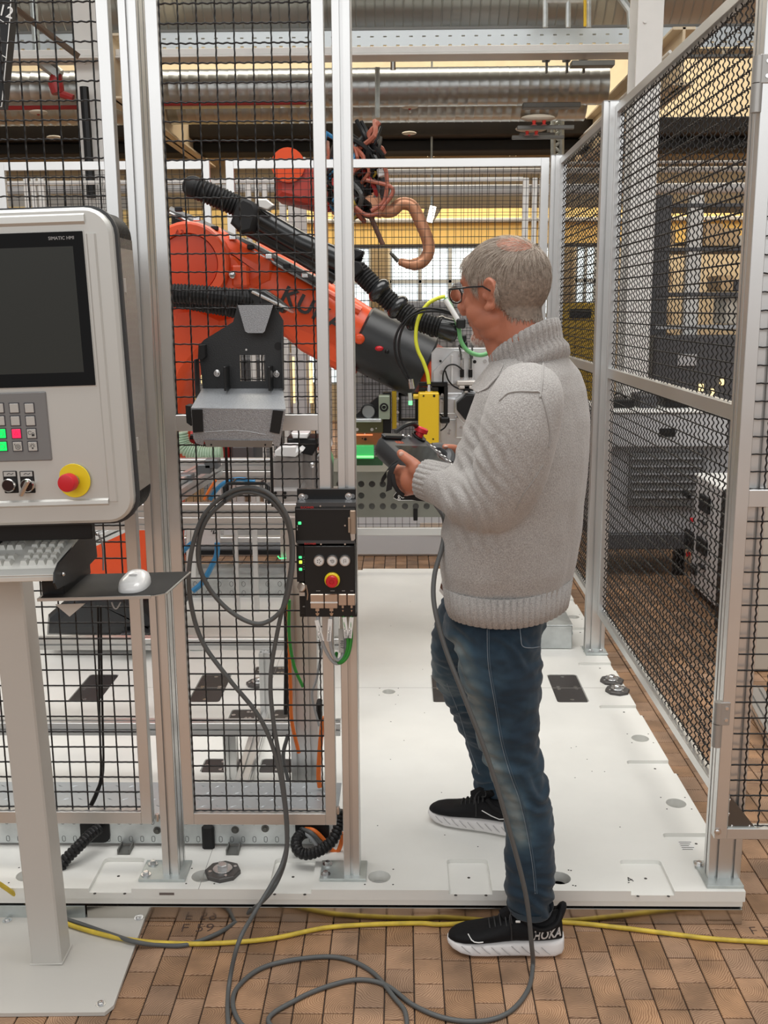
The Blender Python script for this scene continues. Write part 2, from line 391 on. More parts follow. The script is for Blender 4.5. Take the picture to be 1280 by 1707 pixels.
for (x, y, l) in bricks:
    if (x, y, l) in nears: continue
    w = BW - .0030; l2 = l - .0018; b = .0016; X, Y = w / 2, l2 / 2; n = len(V)
    vs = [(-X, -Y, -.01), (X, -Y, -.01), (X, Y, -.01), (-X, Y, -.01), (-X + b, -Y + b, 0), (X - b, -Y + b, 0), (X - b, Y - b, 0), (-X + b, Y - b, 0)]
    V += [(x + a, y + c, d) for a, c, d in vs]; UV += [(a, c) for a, c, d in vs]
    F += [(n + 4, n + 5, n + 6, n + 7)] + [(n + i, n + (i + 1) % 4, n + 4 + (i + 1) % 4, n + 4 + i) for i in range(4)]
me = bpy.data.meshes.new('brick_field'); me.from_pydata(V, [], F); me.materials.append(WOOD); u = me.uv_layers.new(name='UVMap')
u.data.foreach_set('uv', np.array([UV[lp.vertex_index] for lp in me.loops]).ravel())
o = bpy.data.objects.new('brick_field', me); COL.objects.link(o); o.parent = floor; o['kind'] = 'stuff'
for (px, py, t) in ((329, 1547, 'F 59'), (1268, 1552, 'F S')):
    p = AZ(px, py, .0008); text(t, p, (1, 0.03, 0), (0, 1, 0), .052 if t == 'F 59' else .05, mat('chalk_brown_ink', (0.06, 0.035, 0.03), 0.7), floor, 'painted_mark', ext=.0002, bold=-.001)

# ================================================================ machine platform
plat = thing('machine_platform', 'white painted machined base platform of the robot cell with pockets and holes', 'platform', (0, 4.2, 0))
PF, PR, PB, PL = 2.468, 0.905, 5.86, -2.6
def boolean(target_mb, cut_mb, name, m, parent):
    t = target_mb.build('t', m, None, 0); c = cut_mb.build('c', m, None, 0)
    md = t.modifiers.new('b', 'BOOLEAN'); md.object = c; md.operation = 'DIFFERENCE'; md.solver = 'EXACT'; md.use_self = True
    bpy.context.view_layer.update()
    me = bpy.data.meshes.new_from_object(t.evaluated_get(bpy.context.evaluated_depsgraph_get()))
    vs = [v.co.copy() for v in me.vertices]; fs = [tuple(p.vertices) for p in me.polygons]
    bpy.data.objects.remove(t); bpy.data.objects.remove(c); bpy.data.meshes.remove(me)
    return obj(name, vs, fs, m, parent, 30)
pt = MB(); cut = MB()
def rrect(cx, cy, w, h, r=.012, k=4, corners=(1, 1, 1, 1)):
    out = []
    for q, (sx, sy) in enumerate(((1, 1), (-1, 1), (-1, -1), (1, -1))):
        if not corners[q]: out.append((cx + sx * w / 2, cy + sy * h / 2)); continue
        for j in range(k + 1):
            a = PI / 2 * (q + j / k); out.append((cx + sx * (w / 2 - r) + r * math.cos(a), cy + sy * (h / 2 - r) + r * math.sin(a)))
    return out
ZA = (0, 0, 1); UX = (1, 0, 0); UY = (0, 1, 0); UZ = (0, 0, 1)
pockets = []; holes = []
for k in range(-3, 2):
    xc = .178 + .4825 * k
    pockets.append((xc, 2.53, .115, .19)); holes.append((xc - .245, 2.532, .031)); pockets.append
    if k < 0 or True: pass
holes.append((.422, 2.53, .031))
for k in range(7):
    if k != 3: pockets.append((.85, 2.725 + .493 * k, .18, .10))
    else: pockets.append((.85, 4.20, .18, .10))
    if k < 6 and k not in (2,): holes.append((.85, 2.96 + .49 * k, .031))
holes.append((-.059, 3.902, .026)); holes.append((.35, 5.2, .026))
inserts = [(.667, 3.946, .118, .302), (-1.27, 3.944, .118, .302), (.178, 3.946, .118, .302), (-.79, 3.944, .118, .302), (-.59, 3.66, .14, .10), (-.435, 3.66, .12, .10), (-.525, 4.15, .22, .09), (-.545, 4.55, .17, .09), (-.61, 3.22, .14, .10), (-.42, 3.22, .13, .10), (-1.9, 3.9, .118, .302)]
for (x, y, w, h) in pockets: cut.prism(rrect(x, y, w, h, .014, 4, (1, 1, 0, 0) if h > .15 else (0, 1, 1, 0)), (0, 0, 0), UX, UY, UZ, .12, L0=.088)
for (x, y, r) in holes: cut.cyl((x, y, .05), (x, y, .12), r, 28)
for (x, y, w, h) in inserts: cut.prism(rrect(x, y, w + .008, h + .008, .014), (0, 0, 0), UX, UY, UZ, .12, L0=.092)
for x0, x1 in ((PL, PR),):
    pt.prism([(x0, PF), (x1, PF), (x1, PB), (.30, PB), (.30, PB + .03), (-.24, PB + .03), (-.24, PB), (x0, PB)], (0, 0, 0), UX, UY, UZ, .1, L0=.070)
boolean(pt, cut, 'top_plate', PLATW, plat)
GREYH = mat('hole_grey', (0.42, 0.42, 0.40), 0.6)
lb = MB(); lb.box(PL, PR - .004, PF + .006, PB, .052, .0695); lb.build('lower_plate', PLATW, plat)
lb = MB(); lb.box(PL, PR - .006, PF + .012, PB, .046, .0515); lb.build('black_gap_strip', BLKM, plat)  # black strip filling the gap between lower plate and skirting
for (x0, x1) in ((PL, -.86), (-.855, .902)):
    lb = MB(); lb.box(x0, x1, PF + .004, PF + .010, .001, .045, .001); lb.build('skirting', MIRR if x0 > -1 else ZINC, plat)
lb = MB(); lb.box(.896, .902, PF + .012, PB, .001, .045); lb.build('skirting', ZINC, plat)
hb = MB()
for (x, y, r) in holes: hb.disc((x, y, .0705), UZ, r + .001, .001)
hb.build('hole_floors', GREYH, plat, kind='stuff')
# plate seams (thin recessed dark lines made as narrow strips just below the top)
sb = MB(); SEAM = mat('seam_line', (0.30, 0.29, 0.27), 0.7)
sb.box(PL, PR, 3.9455, 3.9475, .0985, .1002); sb.box(-.5495, -.5480, PF, 2.70, .0985, .1002); sb.box(-.5495, -.5480, 2.70, PB, .0985, .1002)
sb.build('plate_seam', SEAM, plat, 0)
INS = mat('dark_insert_plate', (0.05, 0.045, 0.045), 0.42, 0.3, bump=.15, bscale=60, var=.15, vscale=10)
for (x, y, w, h) in inserts:
    ib = MB(); ib.prism(rrect(x, y, w, h, .012), (0, 0, 0), UX, UY, UZ, .099, L0=.0925); io = ib.build('insert_plate', INS, plat)
    bb = MB(); lx, ly = (1, 0) if w > h else (0, 1)
    for (a, b2) in ((.42, 0), (-.42, 0), (.04, .3), (.04, -.3), (-.04, .3), (-.04, -.3)):
        px = x + (a * w if w > h else b2 * w); py = y + (a * h if h >= w else b2 * h)
        bb.disc((px, py, .099), UZ, .0085, .0012, 14)
    bb.build('insert_screws', STEEL, io, kind='stuff')
dots = MB()
for (x, y, r) in holes:
    for sx, sy in ((1, 1), (-1, 1), (1, -1), (-1, -1)): dots.disc((x + sx * .038, y + sy * .038, .1), UZ, .0026, .0004, 8)
for (x, y, w, h) in pockets:
    for sx, sy in ((.35, -.35), (-.35, -.35), (0, .1)): dots.disc((x + sx * w, y + sy * h, .088), UZ, .0042, .0006, 8)
for k in range(46): dots.disc((random.uniform(-.1, .75), random.uniform(2.6, 5.2), .1), UZ, .0022, .0003, 6)
dots.build('drill_holes', mat('drill_hole_dark', (0.05, 0.045, 0.04), .8), plat, kind='stuff')
# levelling feet (octagonal black flanges with a big bolt)
def levelling(x, y):
    r = .044
    fb = MB(); fb.tube([(x, y, .1), (x, y, .110), (x, y, .112)], [r * 1.12, r * 1.12, r * 1.05], 8); fo = fb.build('levelling_flange', mat('black_oxide', (0.085, 0.08, 0.078), .4, .4), plat, 25)
    b2 = MB(); b2.disc((x, y, .112), UZ, .027, .005, 24, b=.001); b2.tube([(x, y, .117), (x, y, .127), (x, y, .129)], [.0145, .0145, .012], 6)
    for a in range(4): b2.disc((x + .035 * math.cos(a * PI / 2 + .4), y + .035 * math.sin(a * PI / 2 + .4), .112), UZ, .005, .003, 8)
    b2.build('levelling_bolt', STEEL, fo)
for x, y in ((-.497, 2.545), (.862, 4.015), (.862, 3.905), (-.60, 3.98), (-1.46, 2.55)): levelling(x, y)
lb = MB(); lb.box(-.655, -.615, PF - .0006, PF, .082, .089); lb.build('nameplate', mat('dull_brown_tag', (0.16, 0.13, 0.12), .5), plat)
lb = MB(); lb.box(.80, .84, 2.70, 2.75, .0881, .0884)
for k in range(5): lb.box(.802, .838 - .006 * (k % 3), 2.745 - k * .01, 2.742 - k * .01, .0884, .0886, mi=1)
lb.build('sticker', [LABELW, INK], plat, 0)
text('24', AZ(1046, 1468, .0884), (1, .6, 0), (-.6, 1, 0), .034, INK, plat, 'handwritten_mark', ext=.0001)

# ================================================================ hall shell
HW = mat('hall_wall_cream', (0.55, 0.47, 0.33), .7, var=.06)
YW = mat('yellow_crane_paint', (0.90, 0.67, 0.27), .5, var=.05, vscale=1)
wb = MB(); YB = 15.0
def cut_wall(mb, x0, x1, z0, z1, wins, y0, y1):
    xs = sorted({x0, x1, *[w[0] for w in wins], *[w[1] for w in wins]})
    for a, b in zip(xs, xs[1:]):
        cur = z0; inw = sorted([w for w in wins if w[0] <= a + 1e-6 and w[1] >= b - 1e-6], key=lambda w: w[2])
        for w in inw:
            if w[2] > cur: mb.box(a, b, y0, y1, cur, w[2])
            cur = w[3]
        if z1 > cur: mb.box(a, b, y0, y1, cur, z1)
ZW0, ZW1 = A(700, 640, YB).z, A(700, 411, YB).z
wins = []
for a_, b_ in ((0, 60), (262, 430), (505, 618), (650, 800), (815, 925), (958, 1008)): wins.append((A(a_, 500, YB).x, A(b_, 500, YB).x, ZW0, ZW1))
cut_wall(wb, -14, 14, 0, 7.2, wins, YB, YB + .3)
struct('wall_back', wb, HW)
GLASS = mat('bright_window_pane', (0.8, 0.9, 0.95), .15, 0, .5, emit=(0.80, 0.93, 1.0), estr=1.15)
for i, w in enumerate(wins):
    fr = MB()
    for x in np.linspace(w[0], w[1], 4): fr.box(x - .022, x + .022, YB + .02, YB + .10, w[2], w[3])
    for z in np.linspace(w[2], w[3], 5): fr.box(w[0], w[1], YB + .02, YB + .10, z - .022, z + .022)
    fo = struct('window_%d' % (i + 1), fr, mat('window_frame_grey', (0.40, 0.42, 0.42), .5))
    for a in range(3):
        for b in range(4):
            pb = MB(); dx = (w[1] - w[0]) / 3; dz = (w[3] - w[2]) / 4
            pb.box(w[0] + dx * a + .03, w[0] + dx * (a + 1) - .03, YB + .05, YB + .06, w[2] + dz * b + .03, w[2] + dz * (b + 1) - .03)
            pb.build('pane', GLASS, fo, 0)
rb = MB(); rb.box(-14, 14, 4.5, YB + .3, 6.3, 6.5)
for k in range(70): rb.box(-14 + k * .4, -13.9 + k * .4, 4.5, YB, 6.24, 6.3)
struct('ceiling', rb, mat('dark_grey_roof_deck', (0.10, 0.10, 0.098), .7))
# ================================================================ FENCING
ZT = 2.44
def post(cx, y0, nx, ny, plate, label, group=None, bolts=(), cap=False, z1=ZT):
    yc = y0 + ny * .0435 / 2
    t = thing('fence_post', label, 'post', (cx, yc, .1), group)
    b = MB(); b.prism(aprof(nx, ny), (cx, yc, 0), UX, UY, UZ, z1, L0=.108); b.build('profile', ALU, t, 25)
    x0, x1, ya, yb = plate
    b = MB(); b.box(x0, x1, ya, yb, .1, .1085, .0012); bp = b.build('base_plate', ZINC, t)
    for (bx, by) in bolts:
        b = MB(); b.bolt((bx, by, .1085), UZ, .0085, .010); b.build('bolt', STEEL, t)
    if cap:
        b = MB(); b.box(cx - nx * .0218, cx + nx * .0218, y0, y0 + ny * .0435, z1, z1 + .004, .001); b.build('end_cap', mat('grey_cap', (.3, .3, .3), .5), t)
    return t
P1 = post(-.635, 2.523, 1, 2, (-.719, -.592, 2.500, 2.600), 'aluminium fence post between the console and the door panel, bolted to a steel foot plate', bolts=((-.703, 2.522), (-.697, 2.578)))
P2 = post(-.1415, 2.524, 1, 2, (-.228, -.1015, 2.506, 2.602), 'aluminium fence post carrying the black switch box', bolts=((-.213, 2.527), (-.211, 2.578)))
P3 = post(.8625, 2.518, 2, 1, (.806, .905, 2.481, 2.610), 'aluminium fence post at the right front corner of the platform with hinges beside it', bolts=((.815, 2.585),))
P4 = post(.8625, 4.404, 2, 1, (.812, .911, 4.340, 4.450), 'aluminium fence post halfway along the right hand fence', bolts=((.838, 4.372), (.885, 4.372)), cap=True)
P5 = post(.8625, 5.90, 2, 1, (.812, .911, 5.85, 5.95), 'aluminium fence post at the far right corner of the cell', cap=True)
P6 = post(-2.3, 5.90, 2, 1, (-2.35, -2.25, 5.85, 5.95), 'aluminium fence post at the far left corner of the cell')
b = MB(); b.box(-.155, -.146, 2.5225, 2.523, .55, .56)
SW = .030
def panel(name, label, o, u, n, w, z0, z1, sw=.030, rail=.034, mid=None, midh=.040, th=.030, pitch=.0433, off=(.5, .5), straight=False, wd=.0048, mesh_off=0.0, amp=.0021, midoff=None, group=None, cat='fence', stilew=None):
    """framed wire mesh panel. o = bottom corner of front face, u = width direction, n = direction out of the front"""
    o, u, n = Vector(o), Vector(u), Vector(n)
    t = thing(name, label, cat, o, group)
    sl = sw if stilew is None else stilew
    def bar(a0, a1, b0, b1, nm):
        b = MB(); vs = []
        M = Matrix((u, -n, Vector((0, 0, 1)))).transposed().to_4x4(); M.translation = o
        b.box(a0, a1, 0, th, b0, b1, .0012, M)
        return b.build(nm, ALU, t)
    bar(0, sl, z0, z1, 'stile'); bar(w - sw, w, z0, z1, 'stile')
    bar(sl, w - sw, z0, z0 + rail, 'rail'); bar(sl, w - sw, z1 - rail, z1, 'rail')
    spans = [(z0 + rail, z1 - rail)]
    if mid: bar(sl, w - sw, mid, mid + midh, 'rail'); spans = [(z0 + rail, mid), (mid + midh, z1 - rail)]
    for i, (a, c) in enumerate(spans):
        V, Q = wires(o + u * sl - n * (th * .55 + mesh_off) + Vector((0, 0, a)), u, (0, 0, 1), n, w - sl - sw, c - a, pitch, wd, amp, off=off, straight=straight)
        npmesh('wire_mesh', V, Q, WIRE, t, kind='stuff')
    return t
FN = (0, -1, 0)
DL = panel('mesh_fence', 'narrow wire mesh panel with the teach pendant holder hung on it', (-.594, 2.523, 0), UX, FN, .413, .257, ZT - .01, sw=.029, rail=.033, mid=1.323, midh=.040, off=(.02, .0), pitch=.0433)
LP = panel('mesh_fence', 'wire mesh panel behind the operator console at the left edge', (-1.75, 2.524, 0), UX, FN, 1.071, .258, ZT - .01, sw=.029, rail=.035, mid=1.323, midh=.040, off=(.02, .16))
RD = panel('hinged_gate', 'open mesh gate hinged on the right front post, cut by the right picture edge', (.819, 2.484, 0), UX, FN, 1.05, .242, ZT + .02, sw=.032, rail=.030, mid=1.134, midh=.043, off=(.98, .0), cat='gate', pitch=.0433)
SF1 = panel('mesh_fence', 'near side fence panel of the right hand row, seen at a slant', (.868, 2.565, 0), UY, (-1, 0, 0), 1.835, .272, 2.425, sw=.030, rail=.032, mid=1.325, midh=.042, off=(.5, .4), amp=.0030, pitch=.0433)
SF2 = panel('mesh_fence', 'far side fence panel of the right hand row, behind the man', (.868, 4.45, 0), UY, (-1, 0, 0), 1.445, .272, 2.425, sw=.030, rail=.032, mid=1.325, midh=.042, off=(.5, .4), amp=.0028, pitch=.0433)
BF1 = panel('mesh_fence', 'long mesh panel closing the back of the cell on the right side', (-.98, 5.90, 0), UX, FN, 1.79, .30, 2.43, sw=.045, rail=.045, off=(.5, .5), straight=True, wd=.0036, pitch=.0433)
BF2 = panel('mesh_fence', 'long mesh panel closing the back of the cell on the left side', (-2.26, 5.90, 0), UX, FN, 1.19, .30, 2.43, sw=.045, rail=.045, off=(.5, .5), straight=True, wd=.0036, pitch=.0433)
# hinges
def hinge(z, lab):
    t = thing('gate_hinge', lab, 'hinge', (.812, 2.497, z))
    b = MB(); b.cyl((.812, 2.492, z + .002), (.812, 2.492, z + .060), .0125, 18); b.build('upper_knuckle', mat('hinge_grey', (.42, .41, .39), .4, .6), t)
    b = MB(); b.cyl((.812, 2.492, z - .062), (.812, 2.492, z), .0125, 18); b.build('lower_knuckle', MATS['hinge_grey'], t)
    b = MB(); b.box(.812, .838, 2.4805, 2.4838, z, z + .062, .001); l = b.build('leaf', MATS['hinge_grey'], t)
    for dz in (.015, .047):
        b = MB(); b.disc((.829, 2.4805, z + dz), FN, .0045, .002, 10); b.build('screw', STEEL, l)
hinge(A(1196, 1207, 2.49).z, 'steel hinge low on the right front post'); hinge(A(1240, 140, 2.49).z, 'steel hinge high on the right front post')
# bracket at gate foot
t = thing('corner_bracket', 'dark triangular corner bracket at the foot of the gate', 'bracket', (.86, 2.49, .28))
b = MB(); b.prism([(0, 0), (.075, 0), (0, .095)], (.851, 2.492, .2725), UX, UZ, UY, .003); b.build('web', mat('dull_steel', (.13, .115, .10), .35, .6), t)
b = MB(); b.box(.851, .926, 2.488, 2.508, .2722, .2745); b.box(.8512, .8535, 2.488, 2.508, .2722, .365); b.build('flange', ZINC, t)
for p, ax in (((.866, 2.495, .2745), UZ), ((.912, 2.495, .2745), UZ), ((.8535, 2.495, .31), UX), ((.8535, 2.495, .35), UX)):
    b = MB(); b.bolt(p, ax, .0042, .004); b.build('bolt', STEEL, t)
b = MB(); b.bolt((.826, 2.483, .264), FN, .006, .004)
b.build('bolt', STEEL, RD)
# post-to-panel screws and cable ties in the gap beside the posts
for nm, (px, py, Yc, r) in enumerate(((262, 1357, 2.53, .006), (563, 1345, 2.53, .0055))):
    p = A(px, py, Yc); b = MB(); b.tube([p, p + Vector((0, 0, -.012)), p + Vector((0, 0, -.02))], [r, r * 1.2, r * .9], 10); b.build('fixing_screw', STEEL, P1 if px < 300 else P2)
# ================================================================ OPERATOR CONSOLE
ROLL = -0.026
con = thing('operator_console', 'light grey operator console on a leaning square column with a dark touch screen', 'console', (-.90, 2.30, 0), rot=(0, ROLL, 0))
RM[con.name] = Matrix.Translation((-.90, 2.30, 0))               # geometry below is given upright; the root leans it
_ci = Matrix.Translation((-.90, 2.30, 0)) @ Matrix.Rotation(-ROLL, 4, 'Y') @ Matrix.Translation((.90, -2.30, 0))
def C(px, py, Y): return _ci @ A(px, py, Y)
def CZ(px, py, z): return _ci @ AZ(px, py, z)
CONP = mat('console_grey_paint', (0.56, 0.54, 0.50), .42, bump=.05, bscale=200)
CONA = mat('console_satin_frame', (0.60, 0.60, 0.57), .38, .35)
RIB = mat('ribbed_side_aluminium', (0.52, 0.48, 0.44), .4, .6)
b = MB(); PTS = [(188, 1690), (0, 1695), (-150, 1695), (-120, 1532), (243, 1530)]
pl = [AZ(175, 1694, 0), AZ(-140, 1697, 0), AZ(-90, 1531, 0), AZ(236, 1530, 0), AZ(242, 1535, 0), AZ(190, 1682, 0)]
b.v = []; n = len(pl)
for z in (0.001, .0105): b.v += [tuple(_ci @ Vector((p.x, p.y, z))) for p in pl]
b.f = [tuple(range(n))[::-1], tuple(range(n, 2 * n))] + [(i, (i + 1) % n, n + (i + 1) % n, n + i) for i in range(n)]; b.m = [0] * len(b.f)
bp = b.build('base_plate', CONP, con, 20)
for px, py in ((231, 1531), (168, 1674), (12, 1535)):
    p = _ci @ (AZ(px, py, .0105)); b = MB(); b.bolt(p, UZ, .0075, .006); b.build('bolt', STEEL, bp)
b = MB(); cl, cr_ = C(52, 1612, 2.272).x, C(103, 1612, 2.272).x
b.box(cr_ - .076, cr_, 2.272, 2.345, .010, 1.16, .004); b.build('column', CONP, con)
b = MB(); b.box(cr_ - .080, cr_ + .004, 2.268, 2.349, .0105, .014, .002); b.build('weld_seam', CONP, con)
FY = 2.03                                                          # front of the enclosure
XR = C(203, 600, FY).x; ZB = C(200, 871, FY).z; ZTP = C(170, 344, FY).z; XL = XR - .52
def rr(x0, x1, z0, z1, r, k=6): return [(a, c) for a, c in rrect((x0 + x1) / 2, (z0 + z1) / 2, x1 - x0, z1 - z0, r, k)]
def slab(name, x0, x1, z0, z1, y0, y1, r, m, parent, ch=0.0, smooth=40):
    b = MB(); o1 = rr(x0, x1, z0, z1, r); n = len(o1)
    lay = []
    if ch:
        lay.append((y0, rr(x0 + ch, x1 - ch, z0 + ch, z1 - ch, max(r - ch, .001)))); lay.append((y0 + ch, o1))
    else: lay.append((y0, o1))
    lay.append((y1, o1))
    vs = [(a, y, c) for y, pl_ in lay for a, c in pl_]; fs = [tuple(range(n))] + [tuple((len(lay) - 1) * n + i for i in range(n))[::-1]]
    for k in range(len(lay) - 1): fs += [(k * n + i, (k + 1) * n + i, (k + 1) * n + (i + 1) % n, k * n + (i + 1) % n) for i in range(n)]
    b.add(vs, fs); return b.build(name, m, parent, smooth)
slab('front_bezel', XL, XR, ZB, ZTP, FY, FY + .022, .052, CONA, con, ch=.006)
slab('edge_gasket', XL - .003, XR + .0055, ZB - .006, ZTP + .005, FY + .0222, FY + .036, .055, mat('dark_gasket', (.04, .042, .045), .5), con)
# ribbed sides
b = MB(); NR = 12; y0 = FY + .0362; dy = .0095; prof = []
for i in range(NR):
    prof += [(XR + .000, y0 + i * dy), (XR + .000, y0 + i * dy + .0072), (XR - .007, y0 + i * dy + .0074), (XR - .007, y0 + (i + 1) * dy - .0002)]
prof += [(XR, y0 + NR * dy), (XL, y0 + NR * dy), (XL, y0)]
b.prism(prof, (0, 0, 0), UX, UY, UZ, ZTP - .055, L0=ZB + .055); b.build('ribbed_housing', RIB, con, 20)
for s, zz in ((1, ZTP), (-1, ZB)):
    b = MB()
    for i in range(NR):
        ya = y0 + i * dy
        R = .050; px = []
        for rofs, yy0, yy1 in ((0.0, ya, ya + dy * .62), (.0035, ya + dy * .62, ya + dy)):
            pts = [(XR - R + (R - rofs) * math.cos(a), zz - s * R + s * (R - rofs) * math.sin(a)) for a in np.linspace(0, PI / 2, 8)]
            poly = [(XR - rofs, zz - s * .075)] + pts + [(XL + .05, zz - s * rofs), (XL + .05, zz - s * .075)]
            if s < 0: poly = poly[::-1]
            b.prism(poly, (0, 0, 0), UX, UZ, UY, yy1, L0=yy0)
    b.build('ribbed_corner_cap', BLK, con, 30)
for z in (C(205, 475, 2.05).z, C(225, 745, 2.05).z):
    b = MB(); b.box(XR - .0005, XR + .0008, FY + .060, FY + .074, z - .014, z + .014, .0005); b.build('rib_clip', mat('rib_clip_grey', (.42, .40, .37), .5), con)
# screen
sx1 = C(160, 641, FY).x; sz0 = C(160, 642, FY).z; sz1 = C(140, 385, FY).z
b = MB(); b.box(XL + .03, sx1 + .002, FY - .0015, FY + .001, sz0 - .002, sz1 + .002, .001); scf = b.build('screen_frame', CONA, con)
b = MB(); b.box(XL + .032, sx1, FY - .0035, FY - .0005, sz0, sz1, .001); scr = b.build('screen_glass', mat('glossy_black_glass', (.003, .003, .0035), .08, 0, .3), con)
b = MB(); b.box(XL + .05, C(141, 620, FY).x, FY - .0040, FY - .0034, C(140, 620, FY).z, C(135, 410, FY).z); b.build('display', mat('dark_grey_display', (.040, .043, .040), .2, 0, .25), scr, 0)
text('SIMATIC HMI', C(102, 397, FY - .0038), UX, UZ, .0088, mat('print_grey', (.42, .42, .42), .5), scr, 'screen_lettering')
b = MB(); p = C(8, 367, FY - .001); b.box(p.x - .009, p.x + .007, FY - .001, FY + .002, p.z - .009, p.z + .007); b.build('asset_label', LABELW, con, 0)
# facets on the bezel: raised inner bars
b = MB()
fx = C(163, 600, FY).x
b.prism([(0, 0), (.004, -.0035), (.017, -.0045), (.021, 0)], (fx - .003, FY + .0005, 0), UX, UY, UZ, ZTP - .05, L0=ZB + .045)
b.build('bezel_bar', CONA, con, 15)
zb1, zb2 = C(100, 832, FY).z, C(100, 845, FY).z
b = MB(); b.prism([(0, 0), (-.004, -.005), (-.011, -.006), (-.016, 0)], (XL + .05, FY + .0005, zb1), UZ, UY, UX, XR - XL - .10); b.build('bezel_bar', CONA, con, 15)
zt1 = C(100, 372, FY).z
b = MB(); b.prism([(0, 0), (.006, -.006), (.018, -.005), (.022, 0)], (XL + .05, FY + .0005, zt1 - .004), UZ, UY, UX, XR - XL - .10); b.build('bezel_bar', CONA, con, 15)
# key panel
kx1 = C(82, 710, FY).x; kz0 = C(60, 768, FY).z; kz1 = C(60, 653, FY).z
b = MB(); b.box(XL + .05, kx1, FY - .0035, FY + .001, kz0, kz1, .0022); kp = b.build('key_panel', mat('panel_mid_grey', (.20, .20, .20), .45), con)
KGREY = mat('key_cap_grey', (.50, .49, .46), .45); KGR = mat('lit_green_key', (.0, .75, .12), .4, emit=(0.0, 1.0, .14), estr=.75); KRD = mat('lit_red_key', (.85, .01, .08), .4, emit=(1.0, .02, .10), estr=.75)
for r in range(4):
    for c in range(-1, 3):
        q = C(25 + 25.2 * (c - 1) + r * 1.9, 680 + 21.2 * r, FY); 
        m = KGREY
        if r >= 2 and c == 0: m = KGR
        if r == 2 and c == 1: m = KRD
        b = MB(); b.box(q.x - .0105, q.x + .0105, FY - .0042, FY - .0032, q.z - .0108, q.z + .0108); ko = b.build('key_surround', mat('key_gap_dark', (.05, .05, .06), .5), kp, 0)
        b = MB(); b.box(q.x - .0088, q.x + .0088, FY - .0058, FY - .004, q.z - .009, q.z + .009, .0008); k2 = b.build('key', m, kp)
        if (r, c) in ((2, 2), (3, 1), (3, 2)):
            b = MB(); cc = Vector((q.x, FY - .0059, q.z))
            if (r, c) == (2, 2):
                b.tube([cc + Vector((-.003 + .0035 * math.cos(a), 0, .002 + .0035 * math.sin(a))) for a in np.linspace(.4, 5.6, 12)], .0005, 4); b.box(cc.x + .0005, cc.x + .006, cc.y - .0003, cc.y, cc.z - .005, cc.z - .001); b.tube([cc + Vector((.0033 + .0022 * math.cos(a), 0, -.001 + .003 * math.sin(a))) for a in np.linspace(0, PI, 8)], .0005, 4)
            elif (r, c) == (3, 1):
                for rad in (.005, .0022): b.tube([cc + Vector((.001 + rad * math.cos(a), 0, -.001 + rad * math.sin(a))) for a in np.linspace(0, 2 * PI, 15)[:-1]], .0005, 4, closed=True)
                b.tube([cc + Vector((-.004, 0, .003)), cc + Vector((-.006, 0, .0035)), cc + Vector((-.004, 0, .0055))], .0005, 4)
            else:
                b.tube([cc + Vector((.003 * math.cos(a), 0, .001 + .003 * math.sin(a))) for a in np.linspace(-.9, 4.04, 12)], .0005, 4); b.box(cc.x - .0014, cc.x + .0014, cc.y - .0003, cc.y, cc.z - .005, cc.z - .002)
                for a in np.linspace(-.2, 3.3, 6): b.tube([cc + Vector((.0042 * math.cos(a), 0, .001 + .0042 * math.sin(a))), cc + Vector((.0062 * math.cos(a), 0, .001 + .0062 * math.sin(a)))], .0004, 4)
            b.build('key_symbol', INK, kp)
        elif r >= 2:
            b = MB(); cc = Vector((q.x, FY - .0059, q.z)); b.tube([cc + Vector((.0045 * math.cos(a), 0, .0045 * math.sin(a))) for a in (PI / 2, PI * 7 / 6, -PI / 6)] if m is KRD else [cc + Vector((.005 * math.cos(a), 0, .005 * math.sin(a))) for a in np.linspace(0, 2 * PI, 15)[:-1]], .0004, 4, closed=True); b.build('key_symbol', mat('key_symbol_dim', (.15, .25, .15), .5) if m is KGR else mat('key_symbol_red', (.35, .0, .03), .5), kp)
# selectors
for i, (px, py) in enumerate(((17, 801), (45, 801))):
    q = C(px, 789, FY); b = MB(); b.box(q.x - .015, q.x + .014, FY - .002, FY + .001, C(px, 822, FY).z, q.z + .005, .003); so = b.build('switch_plate', BLK, con)
    b = MB(); b.box(q.x - .0125, q.x + .0115, FY - .0026, FY - .0019, q.z - .006, q.z + .0035); b.build('legend_plate', mat('legend_silver', (.55, .55, .53), .4, .4), so, 0)
    b = MB(); b.tube([(q.x + a * .0045 - .006, FY - .0027, q.z - .002 + .0024 * (a % 2)) for a in range(4)], .0007, 4); b.build('legend_symbol', INK, so)
    c = C(px + (0 if i == 0 else 3), 808, FY)
    b = MB(); b.tube([c, c + Vector((0, -.010, 0)), c + Vector((0, -.012, 0)), c + Vector((0, -.010, 0))], [.0142, .0138, .012, .011], 24); b.build('selector_ring', mat('chrome_ring', (.6, .58, .55), .2, 1.0), so)
    b = MB(); b.disc(c + Vector((0, -.006, 0)), FN, .0115, .006, 22, b=.001); b.build('push_cap', mat('dark_cap', (.02, .008, .008), .25), so)
    if i == 1:
        M = Matrix.Translation(c + Vector((0, -.012, 0))) @ Matrix.Rotation(math.radians(-58), 4, 'Y')
        b = MB(); b.box(-.014, .024, -.012, .001, -.0045, .0045, .003, M @ Matrix.Rotation(math.radians(180 - 0), 4, 'Y')); b.build('selector_handle', mat('chrome_ring', (.6, .58, .55), .2, 1.0), so)
